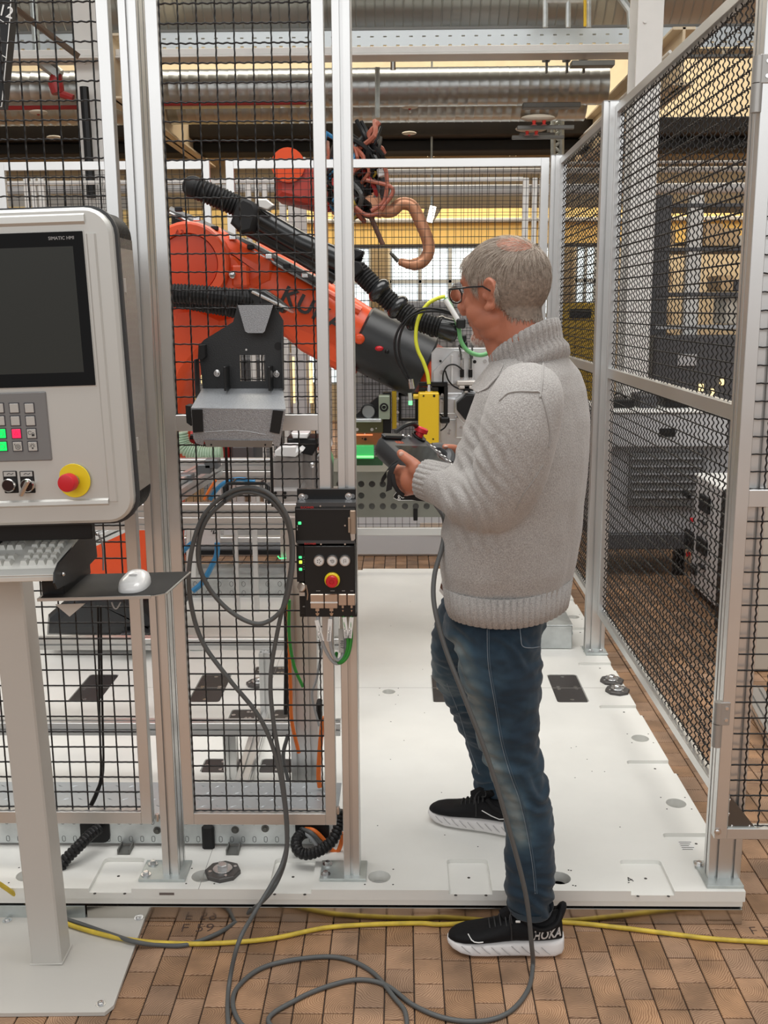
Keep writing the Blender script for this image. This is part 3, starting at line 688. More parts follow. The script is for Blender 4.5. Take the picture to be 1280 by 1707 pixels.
# emergency stop
def estop(c, ax, R, r, parent, depth=.035, sub='emergency_stop'):
    ax = Vector(ax).normalized(); b = MB(); b.disc(c, ax, R, .0028, 40, b=.0006); e = b.build(sub + '_collar', YELB, parent)
    b = MB(); b.tube([c + ax * .002, c + ax * depth * .45, c + ax * depth * .5], [r * .68, r * .68, r * .6], 22); b.build('button_neck', mat('neck_dull', (.30, .24, .10), .5), e)
    b = MB(); b.tube([c + ax * depth * .42, c + ax * depth * .5, c + ax * depth * .86, c + ax * depth * .97, c + ax * depth], [r * .75, r, r, r * .9, r * .6], 28); b.build('mushroom_button', RED, e)
    return e
estop(C(124, 801, FY - .001), Vector((-.12, -1, 0.02)), .0345, .0185, con, .042)
# lower bracket under the enclosure, neck to the column
b = MB(); b.box(C(45, 880, 2.1).x - .18, C(158, 900, 2.1).x, 2.085, 2.11, ZB - .045, ZB - .006, .002); b.build('support_rail', BLK, con)
b = MB(); b.box(cr_ - .10, cr_ + .02, 2.10, 2.345, 1.12, 1.17, .003); b.build('neck', BLKP, con)
b = MB(); b.box(cr_ - .09, cr_ + .01, 2.19, 2.345, 1.17, ZB + .1, .003); b.build('mounting_bracket', BLKP, con)
# keyboard tray (white, sloping)
k0 = C(95, 968, 2.0); k1 = C(147, 882, 2.225); kx = (k0.x + k1.x) / 2 + .004
e = Vector((0, k1.y - k0.y, k1.z - k0.z)); L = e.length; e.normalize(); nn = Vector((1, 0, 0)).cross(e)
KM = Matrix((Vector((1, 0, 0)), e, nn)).transposed().to_4x4(); KM.translation = Vector((kx, k0.y, k0.z))
b = MB(); b.box(-.50, 0, 0, L, -.002, .012, .003, KM); kbd = b.build('keyboard_tray', mat('keyboard_white', (.72, .72, .68), .4), con)
b = MB(); b.box(-.50, 0, 0, .028, .012, .015, .001, KM); b.build('front_strip', CONA, kbd)
b = MB(); b.box(-.50, 0, L - .03, L, .012, .022, .002, KM); b.build('rear_strip', CONA, kbd)
for r in range(6):
    x = -.022
    wds = {0: [1.7, 1, 1.0, 2.0], 1: [1, 1, 1, 1], 2: [1, 1, 1, 1], 3: [1, 1, 1, 1], 4: [1, 1, 1, 1], 5: []}[r]
    yy = .045 + r * .0245
    if r == 5: continue
    for k in range(13):
        w = .0185; gap = .0 if k not in (4, 7) else .016
        x -= gap
        if k >= 4 and k < 7 and r in (2,): x -= w; continue
        if r == 0 and k == 1: pass
        b = MB(); x0, x1 = x - w + .002, x
        vs = [(x0, yy, .012), (x1, yy, .012), (x1, yy + .021, .012), (x0, yy + .021, .012), (x0 + .003, yy + .003, .022), (x1 - .003, yy + .003, .022), (x1 - .003, yy + .017, .021), (x0 + .003, yy + .017, .021)]
        b.add([KM @ Vector(v) for v in vs], [(4, 5, 6, 7), (0, 1, 5, 4), (1, 2, 6, 5), (2, 3, 7, 6), (3, 0, 4, 7)]); b.build('key_cap', mat('key_cap_white', (.70, .70, .66), .45), kbd, 0)
        x -= w
# side bracket of the tray
b = MB(); pl = [C(*q, 2.0) for q in ()]
def cx_(px, py):                                                   # point on the bracket plane x = kx + .004 through the pixel
    v = ray(px, py); X = kx + .012 - .026 * 1.1; t = X / v.x; return _ci @ Vector((X, v.y * t, v.z * t + CAMH))
outl = [(97, 955), (104, 938), (124, 915), (148, 884), (163, 884), (166, 928), (150, 945), (128, 968), (100, 982), (96, 972)]
P = [cx_(*q) for q in outl]; b.prism([(p.y, p.z) for p in P], (kx + .002, 0, 0), UY, UZ, UX, .004); sbk = b.build('side_bracket', BLKP, con, 20)
for q in ((108, 957), (165, 890)):
    p = cx_(*q); b = MB(); b.sphere((kx + .008, p.y, p.z), .0045, 12, 8); b.build('rivet', STEEL, sbk)
# mouse shelf
def sh(px, py, z=1.005): p = _ci @ AZ(px, py, z + .026 * 0); return p
s0 = C(62, 998, 2.10); s1 = C(262, 1009, 2.10); sz = s0.z
bk = C(150, 952, 2.34)
b = MB(); x0, x1 = s0.x, s1.x; y0, y1 = 2.10, 2.30
poly = [(x0, y0), (x1 - .004, y0), (x1 + .02, y0 + .018), (x1 + .034, y1), (x0 + .045, y1), (x0 - .005, y1 - .06)]
b.prism(poly, (0, 0, 0), UX, UY, UZ, sz + .0, L0=sz - .0025); shf = b.build('mouse_shelf', mat('brushed_edge_aluminium', (.6, .6, .58), .35, .8), con, 20)
b = MB(); pin = [(x0 + .006, y0 + .003), (x1 - .006, y0 + .003), (x1 + .014, y0 + .018), (x1 + .030, y1 - .003), (x0 + .049, y1 - .003), (x0 + .003, y1 - .06)]
b.prism(pin, (0, 0, 0), UX, UY, UZ, sz + .0012, L0=sz); b.build('mouse_pad', mat('black_mouse_pad', (.018, .018, .018), .6), shf, 20)
b = MB(); b.box(x0, x1 - .012, y0 - .003, y0, sz - .006, sz + .0015, .001); b.build('shelf_lip', MATS['brushed_edge_aluminium'], shf)
b = MB(); b.box(x0 + .0, x0 + .05, y0 + .03, y1 + .02, sz - .003, sz + .03, .002, None); b.build('shelf_bracket', BLKP, con)
b = MB(); b.tube(cr([C(165, 892, 2.16), C(170, 905, 2.17), C(172, 925, 2.2), C(172, 950, 2.22)], 6), .0022, 6); b.build('mouse_lead', LCAB, con)
b = MB(); q = [C(92, 1008, 2.2), C(116, 1028, 2.2), C(142, 1006, 2.2)]; b.prism([(p.x, p.z) for p in q], (0, 2.2, 0), UX, UZ, UY, .003); b.build('folded_tab', CONP, con, 0)
b = MB(); b.tube(cr([C(186, 1004, 2.2), C(190, 1013, 2.2), C(195, 1014, 2.2), C(201, 1004, 2.2)], 6), .0018, 6); b.build('lead_loop', LCAB, con)
# mouse
ms = thing('computer_mouse', 'glossy white computer mouse lying on the black shelf', 'mouse', C(225, 980, 2.17))
cc = AZ(225, 978, A(225, 985, 2.17).z); cc = A(225, 983, 2.175); wv = []; fc = []
zb = cc.z - .004
prof = [(0, .000), (.6, .000), (.93, .004), (1.0, .013), (.985, .022), (.90, .031), (.68, .037), (.33, .0405), (0, .041)]
n = 28; wx, wy = .0320, .056
for (k, h) in prof[1:-1]:
    for j in range(n):
        a = 2 * PI * j / n; sx = math.copysign(abs(math.cos(a)) ** .72, math.cos(a)); sy = math.copysign(abs(math.sin(a)) ** .8, math.sin(a))
        hh = h * (1 + .12 * sy)
        wv.append((cc.x + wx * k * sx, cc.y + wy * k * sy, zb + hh))
m_ = len(prof) - 2; wv += [(cc.x, cc.y, zb), (cc.x, cc.y, zb + .041)]
for i in range(m_ - 1): fc += [(i * n + j, i * n + (j + 1) % n, (i + 1) * n + (j + 1) % n, (i + 1) * n + j) for j in range(n)]
fc += [(m_ * n, (j + 1) % n, j) for j in range(n)] + [(m_ * n + 1, (m_ - 1) * n + j, (m_ - 1) * n + (j + 1) % n) for j in range(n)]
obj('mouse_shell', wv, fc, mat('glossy_white', (.80, .80, .79), .18, coat=.5), ms, 60)
b = MB(); b.tube(cr([(cc.x - .026, cc.y - .030, zb + .024), (cc.x - .02, cc.y - .04, zb + .027), (cc.x, cc.y - .044, zb + .028), (cc.x + .02, cc.y - .04, zb + .027), (cc.x + .026, cc.y - .030, zb + .024)], 5), .0005, 4); b.build('button_seam', mat('seam_grey', (.3, .3, .3), .5), ms)
b = MB(); b.box(cc.x - .010, cc.x + .010, cc.y - .012, cc.y - .009, zb + .0398, zb + .0416, .001); b.build('mouse_wheel_slot', MATS['seam_grey'], ms)
# ================================================================ SWITCH BOX ON THE POST
sw = thing('switch_box', 'black access switch box with three round white buttons and green lamps on the post', 'switch box', A(545, 920, 2.52))
BY = 2.462
def AX2(px, py, Y=BY): return A(px, py, Y)
bx0, bx1 = A(494, 900, BY).x, A(594, 900, BY).x
b = MB(); q0, q1 = A(495, 815, 2.51), A(593, 845, 2.51); b.box(q0.x, q1.x, 2.508, 2.5225, A(545, 1028, 2.51).z, q0.z, .001); bpl = b.build('back_plate', BLKP, sw)
b = MB(); t0, t1 = A(545, 838, BY), A(545, 845, BY)
b.prism([(0, 0), (0, .046), (-.004, .046), (-.010, 0)][::-1], (bx0 + .001, BY, t0.z), UZ, UY, UX, bx1 - bx0 - .002); b.build('sloping_top', mat('dark_grey_edge', (.06, .062, .065), .4), sw, 20)
b = MB(); b.box(bx0 - .002, bx1 - .001, BY, 2.508, A(545, 905, BY).z, t1.z, .0015); b.build('upper_housing', BLKP, sw)
b = MB(); b.box(bx0 + .018, bx1 - .004, BY - .002, 2.508, A(545, 1028, BY).z, A(545, 910, BY).z, .0015)
b.build('lower_housing', BLKP, sw)
b = MB(); b.box(bx0 - .001, bx0 + .018, BY, 2.508, A(545, 970, BY).z, A(545, 910, BY).z, .001); b.box(bx0 + .003, bx0 + .018, 2.49, 2.508, A(545, 1028, BY).z, A(545, 970, BY).z, .001); b.build('lamp_strip_housing', BLKP, sw)
b = MB(); z = A(545, 847, BY).z; b.box(bx0, bx1 - .003, BY - .0014, BY, z - .004, z - .001); z = A(545, 906, BY).z; b.box(bx0, bx1 - .003, BY - .0014, BY, z, z + .008); b.build('seam_ridge', mat('dark_grey_edge', (.06, .062, .065), .4), sw, 0)
REDT = mat('red_lettering', (.65, .03, .03), .5)
text('EUCHNER', A(512, 846, BY - .0016), UX, UZ, .0072, REDT, sw, 'maker_lettering'); text('EUCHNER', A(517, 906.5, BY - .0016), UX, UZ, .0065, REDT, sw, 'maker_lettering')
for px, py in ((503, 828), (581, 827)):
    p = A(px, py, 2.508); b = MB(); b.disc(p + Vector((.010, 0, 0)), FN, .006, .0006, 12); b.build('slot_hole', mat('slot_grey', (.2, .2, .2), .5), bpl); b = MB(); b.bolt(p, FN, .0055, .006); b.build('bolt', STEEL, bpl)
for px, py in ((534, 843.5), (574, 843.5), (535, 907), (575, 907), (575, 876)):
    b = MB(); b.disc(A(px, py, BY - .001), FN, .0022, .0012, 10); b.build('screw', STEEL, sw)
LEDG = mat('green_lamp', (.1, .9, .3), .3, emit=(.05, .9, .22), estr=1.5); LEDY = mat('yellow_green_lamp', (.6, .9, .1), .3, emit=(.6, .9, .05), estr=1.4)
for px, py, m, h in ((499.5, 872, LEDG, .0035), (500.5, 929, LEDG, .003), (501, 937, LEDY, .004), (501, 949, LEDG, .0035)):
    p = A(px, py, BY - .0005); b = MB(); b.box(p.x - .0038, p.x + .0038, BY - .0018, BY, p.z - h, p.z + h, .001); b.build('signal_lamp', m, sw)
PRINT = mat('pale_print', (.5, .5, .48), .5)
b = MB()
for k in range(6): p = A(508, 929 + k * 4, BY - .0003); b.box(p.x - .003, p.x + .003, BY - .0004, BY, p.z - .0004, p.z + .0007)
for k in range(2): p = A(495.5, 877 + k * 5, BY - .0003); b.box(p.x - .0008, p.x + .0008, BY - .0004, BY, p.z - .003, p.z + .002)
b.build('lamp_captions', PRINT, sw, kind='stuff')
WB = mat('satin_white_button', (.72, .71, .69), .35)
for i, (px, py) in enumerate(((532, 934), (554, 934), (575, 934))):
    p = A(px, py, BY - .002); b = MB(); b.tube([p, p + Vector((0, -.006, 0)), p + Vector((0, -.009, 0))], [.0142, .0142, .0128], 28); rg = b.build('button_ring', mat('satin_metal', (.62, .61, .6), .3, .9), sw)
    b = MB(); b.disc(p + Vector((0, -.009, 0)), FN, .0105, .0012, 24, b=.0005); b.build('button_cap', WB, rg)
    b = MB(); c = p + Vector((0, -.0104, 0))
    if i == 0:
        for a in np.linspace(0, 2 * PI, 6)[:-1]: b.disc(c + Vector((.0042 * math.cos(a), 0, .0042 * math.sin(a))), FN, .0012, .0004, 8)
    elif i == 1:
        for rad in (.0042, .002): b.tube([c + Vector((.001 + rad * math.cos(a), 0, rad * math.sin(a))) for a in np.linspace(0, 2 * PI, 13)[:-1]], .0004, 4, closed=True)
        b.tube([c + Vector((-.003, 0, .003)), c + Vector((-.0055, 0, .002))], .0005, 4)
    else:
        b.tube([c + Vector((-.003, 0, -.005)), c + Vector((-.003, 0, .004)), c + Vector((.003, 0, .004)), c + Vector((.003, 0, .001))], .0004, 4); b.tube([c + Vector((-.001, 0, -.001)), c + Vector((.004, 0, -.001))], .0005, 4)
    b.build('button_symbol', INK, rg)
p = A(554, 966, BY - .002); b = MB(); b.tube([p, p + Vector((0, -.008, 0)), p + Vector((0, -.011, 0))], [.0192, .0192, .016], 30); ee = b.build('emergency_stop_collar', YELB, sw)
b = MB(); c = p + Vector((0, -.011, 0)); b.tube([c, c + Vector((0, -.012, 0)), c + Vector((0, -.015, 0)), c + Vector((0, -.0152, 0)), c + Vector((0, -.011, 0))], [.0145, .0152, .013, .0065, .006], 28); b.build('mushroom_button', RED, ee)
b = MB()
for px, t in ((527, 4), (551, 4), (570, 3), (584, 3)):
    for k in range(t): q = A(px + k * 1.8, 985, BY - .0022); b.box(q.x, q.x + .0018, BY - .0026, BY - .002, q.z - .0006, q.z + .0008)
for k in range(6): q = A(503 + k * 1.9, 1016.5, BY); b.box(q.x, q.x + .002, 2.4890, 2.4905, q.z - .001, q.z + .0015)
b.build('port_captions', PRINT, sw, kind='stuff')
# key barrel, latch handle on the right
p = A(504.5, 980, BY); b = MB(); b.disc(p + Vector((0, .01, 0)), (-.3, -1, .2), .0115, .014, 24, b=.002); kb_ = b.build('key_barrel', NICKEL, sw)
b = MB(); q = A(505, 990, BY); b.box(q.x - .010, q.x + .012, BY, BY + .02, q.z - .006, q.z + .004, .001); b.build('latch_tongue', mat('pale_steel', (.6, .58, .55), .35, .8), sw)
b = MB(); b.tube([A(510, 975, BY - .005), A(513, 990, BY - .006), A(512, 1000, BY - .003)], .0015, 6); b.build('key_tag_wire', NICKEL, sw)
BRZ = mat('brown_latch', (.36, .27, .20), .4, .3)
b = MB(); p0, p1 = A(583, 851, BY - .006), A(593, 891, BY - .006); b.box(p0.x, p1.x, BY - .008, BY + .04, p1.z, p0.z, .002); lt = b.build('latch_block', BRZ, sw)
b = MB(); p0, p1 = A(580, 863, BY - .01), A(584, 888, BY - .01); b.box(p0.x, p1.x, BY - .012, BY, p1.z, p0.z, .001); b.build('latch_edge', BRZ, lt)
b = MB(); p0, p1 = A(584, 890, BY - .006), A(592, 901, BY - .006); b.prism([(p0.x, p0.z), (p1.x, p0.z), (p1.x, p1.z + .004), (p1.x - .004, p1.z), (p0.x + .002, p1.z)], (0, BY - .008, 0), UX, UZ, UY, .02); b.build('latch_foot', mat('pale_steel', (.6, .58, .55), .35, .8), lt)
# plugs
plugs = []
for i, (xa, xb) in enumerate(((517, 540), (541, 563), (564, 578), (579, 592.5))):
    big = i < 2; y1 = 1014 if big else 1009
    p0, p1 = A(xa, 990, BY - .004), A(xb, y1, BY - .004)
    b = MB(); b.box(p0.x, p1.x, BY - .008, BY + .022, p1.z, p0.z, .0015); pg = b.build('plug', NICKEL, sw)
    if big:
        q = A(xa, 1003, BY); b = MB(); b.box(p0.x, p1.x, BY - .0095, BY - .0078, q.z - .0018, q.z + .0018, .0005); b.build('locking_bar', mat('white_bar', (.85, .85, .83), .4), pg)
    xm = (p0.x + p1.x) / 2; zb = p1.z; r = .0078 if big else .0068
    b = MB()
    for (dz, rr_) in ((0, r), (.008, r), (.0081, r * .82), (.012, r * .82), (.0121, r), (.019, r * .9)): pass
    b.tube([(xm, BY + .004, zb - dz) for dz, _ in ((0, 0), (.008, 0), (.009, 0), (.012, 0), (.013, 0), (.020, 0))], [r, r, r * .8, r * .8, r, r * .85], 10); b.build('cable_gland', NICKEL, pg)
    plugs.append((xm, zb - .018))
# labelled cables below the plugs
ends = [((529, 1031), (538, 1062), (556, 1092), (572, 1100), (566, 1080), (566, 1090)), ]
def cable(name, pts, r, m, label, cat='cable', group=None, k=8, n=8):
    P = cr(pts, k); t = MB(); t.tube(P, r, n); o = t.build(name, m, None, 60); return tag(o, label, cat, group)
def lab_cable(x0, z0, pxs, m, label, lp0, lp1, txt=True):
    pts = [(x0, BY + .004, z0)] + [A(px, py, y) for px, py, y in pxs]
    o = cable('labelled_cable', pts, .0044, m, label)
    a, c = A(*lp0, BY - .004), A(*lp1, BY - .004); d = (c - a); L = d.length; d.normalize(); sd = d.cross(Vector((0, 1, 0))).normalized()
    lb_ = MB(); w = .0052
    lb_.prism([(0, -w), (L, -w), (L, w), (0, w)], a, d, sd, (0, 1, 0), .0012); lo = lb_.build('cable_marker', LABELW, o, 0)
    g = MB()
    for k in range(7):
        for j in range(2):
            if (k + j) % 3 != 1 or k > 2: g.prism([(.030 + k * .004, -.003 + j * .003), (.0325 + k * .004, -.003 + j * .003), (.0325 + k * .004, -.0012 + j * .003), (.030 + k * .004, -.0012 + j * .003)], a - Vector((0, .0003, 0)), d, sd, (0, 1, 0), .0004)
    g.build('marker_print', INK, lo, 0, kind='stuff')
    return o
lab_cable(*plugs[0], ((533, 1050, 2.462), (540, 1078, 2.47), (553, 1101, 2.48), (563, 1106, 2.485), (571, 1098, 2.49), (575, 1082, 2.50), (573, 1062, 2.517)), LCAB, 'grey cable with white marker hanging from the leftmost plug of the switch box', (527.5, 1034), (537, 1069))
lab_cable(*plugs[1], ((550, 1050, 2.462), (552, 1080, 2.47), (559, 1098, 2.475), (567, 1099, 2.48), (572, 1088, 2.487), (569, 1070, 2.517)), LCAB, 'grey cable with white marker hanging from the second plug of the switch box', (550.5, 1032), (548, 1069))
lab_cable(*plugs[2], ((574, 1040, 2.462), (580, 1068, 2.465), (577, 1090, 2.47), (568, 1103, 2.475), (560, 1100, 2.50), (561, 1088, 2.519)), GREENC, 'green cable with white marker, left one of the two green cables', (574, 1029), (577.5, 1064))
lab_cable(*plugs[3], ((585, 1040, 2.462), (585, 1068, 2.465), (580, 1092, 2.465), (570, 1104, 2.468), (563, 1104, 2.49), (559, 1094, 2.519)), GREENC, 'green cable with white marker, right one of the two green cables', (586, 1029), (582.5, 1064))
tg = thing('paper_tag', 'small printed grey tag tied to the cable bundle', 'tag', A(570, 1070, 2.475))
b = MB(); p0, p1 = A(564, 1048, 2.478), A(573, 1088, 2.478); b.box(p0.x, p1.x, 2.478, 2.4788, p1.z, p0.z); to = b.build('tag_card', mat('tag_grey', (.45, .44, .42), .5), tg, 0)
text('F017', (p1.x - .005, 2.4775, (p0.z + p1.z) / 2 - .01), (0, 0, -1), UX, .011, INK, tg, 'tag_lettering')

# ================================================================ PENDANT HOLDER
ph = thing('pendant_holder', 'hammertone grey sheet metal holder hung on the mesh panel for the teach pendant', 'holder', A(395, 650, 2.50))
HB = 2.505; HF = 2.345
def hp(X, Y): return (300 + X / 6.095, 480 + Y / 6.095)
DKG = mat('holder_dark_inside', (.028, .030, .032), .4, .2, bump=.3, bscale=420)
pc = MB(); outl = [(585, 165), (948, 165), (1050, 330), (1058, 1030), (235, 1030), (190, 640), (190, 590), (240, 530), (540, 345)]
P = [A(*hp(*q), HB) for q in outl]
pb = MB(); pb.prism([(p.x, p.z) for p in P], (0, HB, 0), UX, UZ, UY, .003)
cu = MB(); w0, w1 = A(*hp(605, 680), HB), A(*hp(870, 945), HB); cu.box(w0.x, w1.x, HB - .05, HB + .05, w1.z, w0.z)
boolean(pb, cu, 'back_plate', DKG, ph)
b = MB(); q = A(*hp(673, 628), HB); b.disc(q, FN, .0024, .0006, 12); b.build('bright_hole', LABELW, ph)
b = MB(); q = A(*hp(1000, 592), HB); b.disc(q, FN, .010, .0006, 20); b.build('dark_hole', BLK, ph)
# right and left side flanges
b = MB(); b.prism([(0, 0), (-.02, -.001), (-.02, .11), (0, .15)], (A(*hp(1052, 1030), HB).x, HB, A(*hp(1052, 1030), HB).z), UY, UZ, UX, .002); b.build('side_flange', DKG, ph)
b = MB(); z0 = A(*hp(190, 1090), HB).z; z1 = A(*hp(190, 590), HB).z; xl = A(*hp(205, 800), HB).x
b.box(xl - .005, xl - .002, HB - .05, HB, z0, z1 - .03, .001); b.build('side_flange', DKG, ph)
b = MB(); q0, q1 = A(*hp(178, 580), HB - .03), A(*hp(258, 725), HB - .03); b.prism([(q0.x + .003, q0.z), (q1.x, q0.z), (q1.x, q1.z + .006), (q1.x - .006, q1.z), (q0.x, q1.z)], (0, HB - .034, 0), UX, UZ, UY, .03); b.build('rubber_stop', BLKM, ph)
# top hook tab
b = MB(); tq = [hp(582, 160), hp(950, 160), hp(860, 440), hp(840, 458), (300 + 690 / 6.095, 480 + 458 / 6.095), hp(662, 440)]
TP = [A(*q, HB - .055) for q in tq]; b.prism([(p.x, p.z) for p in TP], (0, HB - .055, 0), UX, UZ, UY, .003)
b.prism([(TP[0].x, HB - .055), (TP[1].x, HB - .055), (TP[1].x, HB + .002), (TP[0].x, HB + .002)], (0, 0, TP[0].z - .003), UX, UY, UZ, .003)
b.build('hook_tab', HAMMER, ph, 20)
# bottom shelf and front lip
s = [A(*hp(225, 1022), HB), A(*hp(1045, 1022), HB), A(*hp(1075, 1232), HF), A(*hp(112, 1218), HF)]
def plate(pts, th, name, m, parent, nrm=None):
    pts = [Vector(p) for p in pts]; n_ = (pts[1] - pts[0]).cross(pts[2] - pts[0]).normalized() if nrm is None else Vector(nrm).normalized(); k = len(pts)
    b = MB(); b.add(pts + [p + n_ * th for p in pts], [tuple(range(k))[::-1], tuple(range(k, 2 * k))] + [(i, (i + 1) % k, k + (i + 1) % k, k + i) for i in range(k)]); return b.build(name, m, parent, 15)
plate(s, .002, 'shelf', HAMMER, ph, (0, 0, -1))
plate([A(*hp(112, 1218), HF), A(*hp(1075, 1235), HF), A(*hp(1010, 1608), HF + .015), A(*hp(960, 1608), HF + .014), A(*hp(935, 1550), HF + .010), A(*hp(245, 1545), HF + .010), A(*hp(235, 1600), HF + .014), A(*hp(165, 1580), HF + .012), A(*hp(135, 1530), HF + .01)], .0025, 'front_lip', HAMMER, ph, (0, 1, 0))
plate([A(*hp(245, 1548), HF + .006), A(*hp(940, 1552), HF + .006), A(*hp(930, 1620), HF + .022), A(*hp(268, 1615), HF + .022)], .002, 'lower_flange', mat('hammer_light', (.33, .32, .31), .35, .5), ph, (0, 1, 0))
for X in (318, 866): b = MB(); b.disc(A(*hp(X, 1594), HF + .014), FN, .0022, .001, 10); b.build('flange_hole', BLK, ph)
plate([A(*hp(122, 1235), HF - .001), A(*hp(230, 1235), HF - .001), A(*hp(238, 1460), HF + .004), A(*hp(135, 1468), HF + .004)], .0035, 'rubber_pad', BLKM, ph, (0, -1, 0))
plate([A(*hp(945, 1240), HF - .001), A(*hp(1050, 1250), HF - .001), A(*hp(1012, 1482), HF + .004), A(*hp(912, 1462), HF + .004)], .0035, 'rubber_pad', BLKM, ph, (0, -1, 0))
b = MB(); q0, q1 = A(*hp(62, 1200), HF + .02), A(*hp(120, 1400), HF + .02); b.prism([(q1.x, q0.z), (q0.x, q0.z + .002), (q0.x + .001, q1.z + .008), (q1.x, q1.z)], (0, HF + .012, 0), UX, UZ, UY, .05); b.build('side_pad', BLKM, ph)
b = MB(); b.tube(cr([A(*hp(245, 1465), HF - .0005), A(*hp(600, 1450), HF - .0005), A(*hp(870, 1490), HF - .0005)], 8), .0006, 4); b.build('weld_line', mat('hammer_pale', (.30, .31, .32), .4, .4), ph)
for X in (455, 905):
    b = MB(); p0, p1 = A(*hp(X, 800), HB - .05), A(*hp(X, 1045), HB - .05); b.box(p0.x - .003, p0.x + .003, HB - .055, HB, p1.z, p0.z, .001); b.build('guide_rib', BLKP, ph)
for X, Yy in ((377, 868), (980, 875)):
    b = MB(); b.disc(A(*hp(X, Yy), HB), FN, .0086, .003, 20, b=.001); wsh = b.build('washer', STEEL, ph); b = MB(); b.disc(A(*hp(X, Yy), HB - .003), FN, .005, .004, 14, b=.001); b.build('bolt', STEEL, wsh)
b = MB(); z0, z1 = A(404, 745, 2.50).z, A(378, 812, 2.50).z
for px in (378, 453):
    p = A(px, 780, 2.505); b = MB(); b.box(p.x - .0035, p.x + .0035, 2.50, 2.505, A(px, 845 if px > 400 else 830, 2.5).z, z0, .001); b.build('hanging_strap', BLKP, ph)
b = MB(); ctr = [A(375, 833, 2.43), A(374, 812, 2.44), A(379, 806, 2.45), A(441, 806, 2.45), A(447, 812, 2.44), A(448, 836, 2.43)]
b.tube([A(374, 835, 2.40)] + ctr[0:1] + ctr[1:5] + ctr[5:] + [A(448, 838, 2.40)], .0042, 8); b.tube([ctr[2] + Vector((.01, 0, 0)), ctr[2] + Vector((.01, .06, 0))], .003, 6); b.tube([ctr[3] + Vector((-.01, 0, 0)), ctr[3] + Vector((-.01, .06, 0))], .003, 6)
b.build('cable_hook', BLKP, ph)

# ================================================================ LOOSE CABLES
YC = 2.43
loopA = [(478, 1388, 2.46), (473, 1330, 2.46), (460, 1262, 2.46), (432, 1195, 2.45), (380, 1130, 2.44), (335, 1065, 2.44), (316, 990, 2.43), (318, 925, 2.42), (338, 862, 2.42), (375, 825, 2.42), (412, 813, 2.415), (447, 822, 2.415), (476, 856, 2.42), (488, 905, 2.43), (485, 965, 2.43), (470, 1016, 2.44), (432, 1040, 2.44), (385, 1020, 2.44), (345, 975, 2.44), (330, 925, 2.43), (342, 870, 2.42), (378, 833, 2.42), (412, 820, 2.42), (450, 833, 2.42), (480, 875, 2.43), (486, 930, 2.44), (478, 985, 2.45), (463, 1050, 2.455), (451, 1130, 2.46), (456, 1205, 2.46), (470, 1290, 2.46), (479, 1385, 2.46)]
h = [A(*q) for q in loopA]
# strand from the loop down to the floor and away to the console (left), the other down to the floor coils
left = [A(476, 1430, 2.455), A(462, 1470, 2.44), A(440, 1500, 2.40)] + [AZ(*q, .006) for q in ((405, 1528), (365, 1555), (310, 1575), (262, 1575))] + [AZ(*q, .019) for q in ((225, 1570), (180, 1556), (112, 1533), (60, 1520), (0, 1516), (-80, 1520))]
fl = lambda L: [AZ(x, y, .006) for x, y in L]
rightd = [A(472, 1435, 2.45), A(452, 1475, 2.40), A(425, 1520, 2.33), A(398, 1570, 2.24)] + fl([(382, 1640), (380, 1700), (392, 1745), (430, 1770), (470, 1745)])
coils = fl([(520, 1715), (560, 1690)])
G = MB(); 
cable('pendant_cable', [Vector(p) for p in left[::-1]] + h + rightd + fl([(430, 1728), (400, 1705), (388, 1672), (398, 1643), (440, 1612), (510, 1597), (570, 1597), (620, 1620), (658, 1664), (676, 1690), (672, 1730), (620, 1760), (520, 1745), (447, 1703), (495, 1666), (550, 1643), (600, 1633), (645, 1643), (690, 1676), (745, 1698), (805, 1702), (850, 1686), (880, 1650), (888, 1610)]) +
      [A(886, 1575, 2.265), A(876, 1490, 2.255), A(848, 1380, 2.25), A(815, 1270, 2.25), A(775, 1165, 2.26), (A(742, 1080, 2.28)), A(724, 1010, 2.30), A(724, 960, 2.33), A(736, 915, 2.36), A(741, 885, 2.40), A(739, 862, 2.45), A(725, 840, 2.52), A(705, 815, 2.60)], .0058, GCAB, 'long dark grey pendant cable looped over the hook and lying in coils on the floor', k=7, n=8)
cable('floor_cable', [A(-60, 1440, 2.44), A(0, 1474, 2.44)] + [AZ(*q, .0175) for q in ((55, 1512), (112, 1540), (180, 1560), (228, 1568))] + [AZ(*q, .007) for q in ((275, 1572), (350, 1573), (450, 1565), (540, 1547), (620, 1541), (700, 1539), (740, 1541), (850, 1535), (950, 1538), (1030, 1546), (1120, 1557), (1200, 1566), (1340, 1574))], .0062, YCAB, 'scuffed yellow cable lying along the front of the platform')
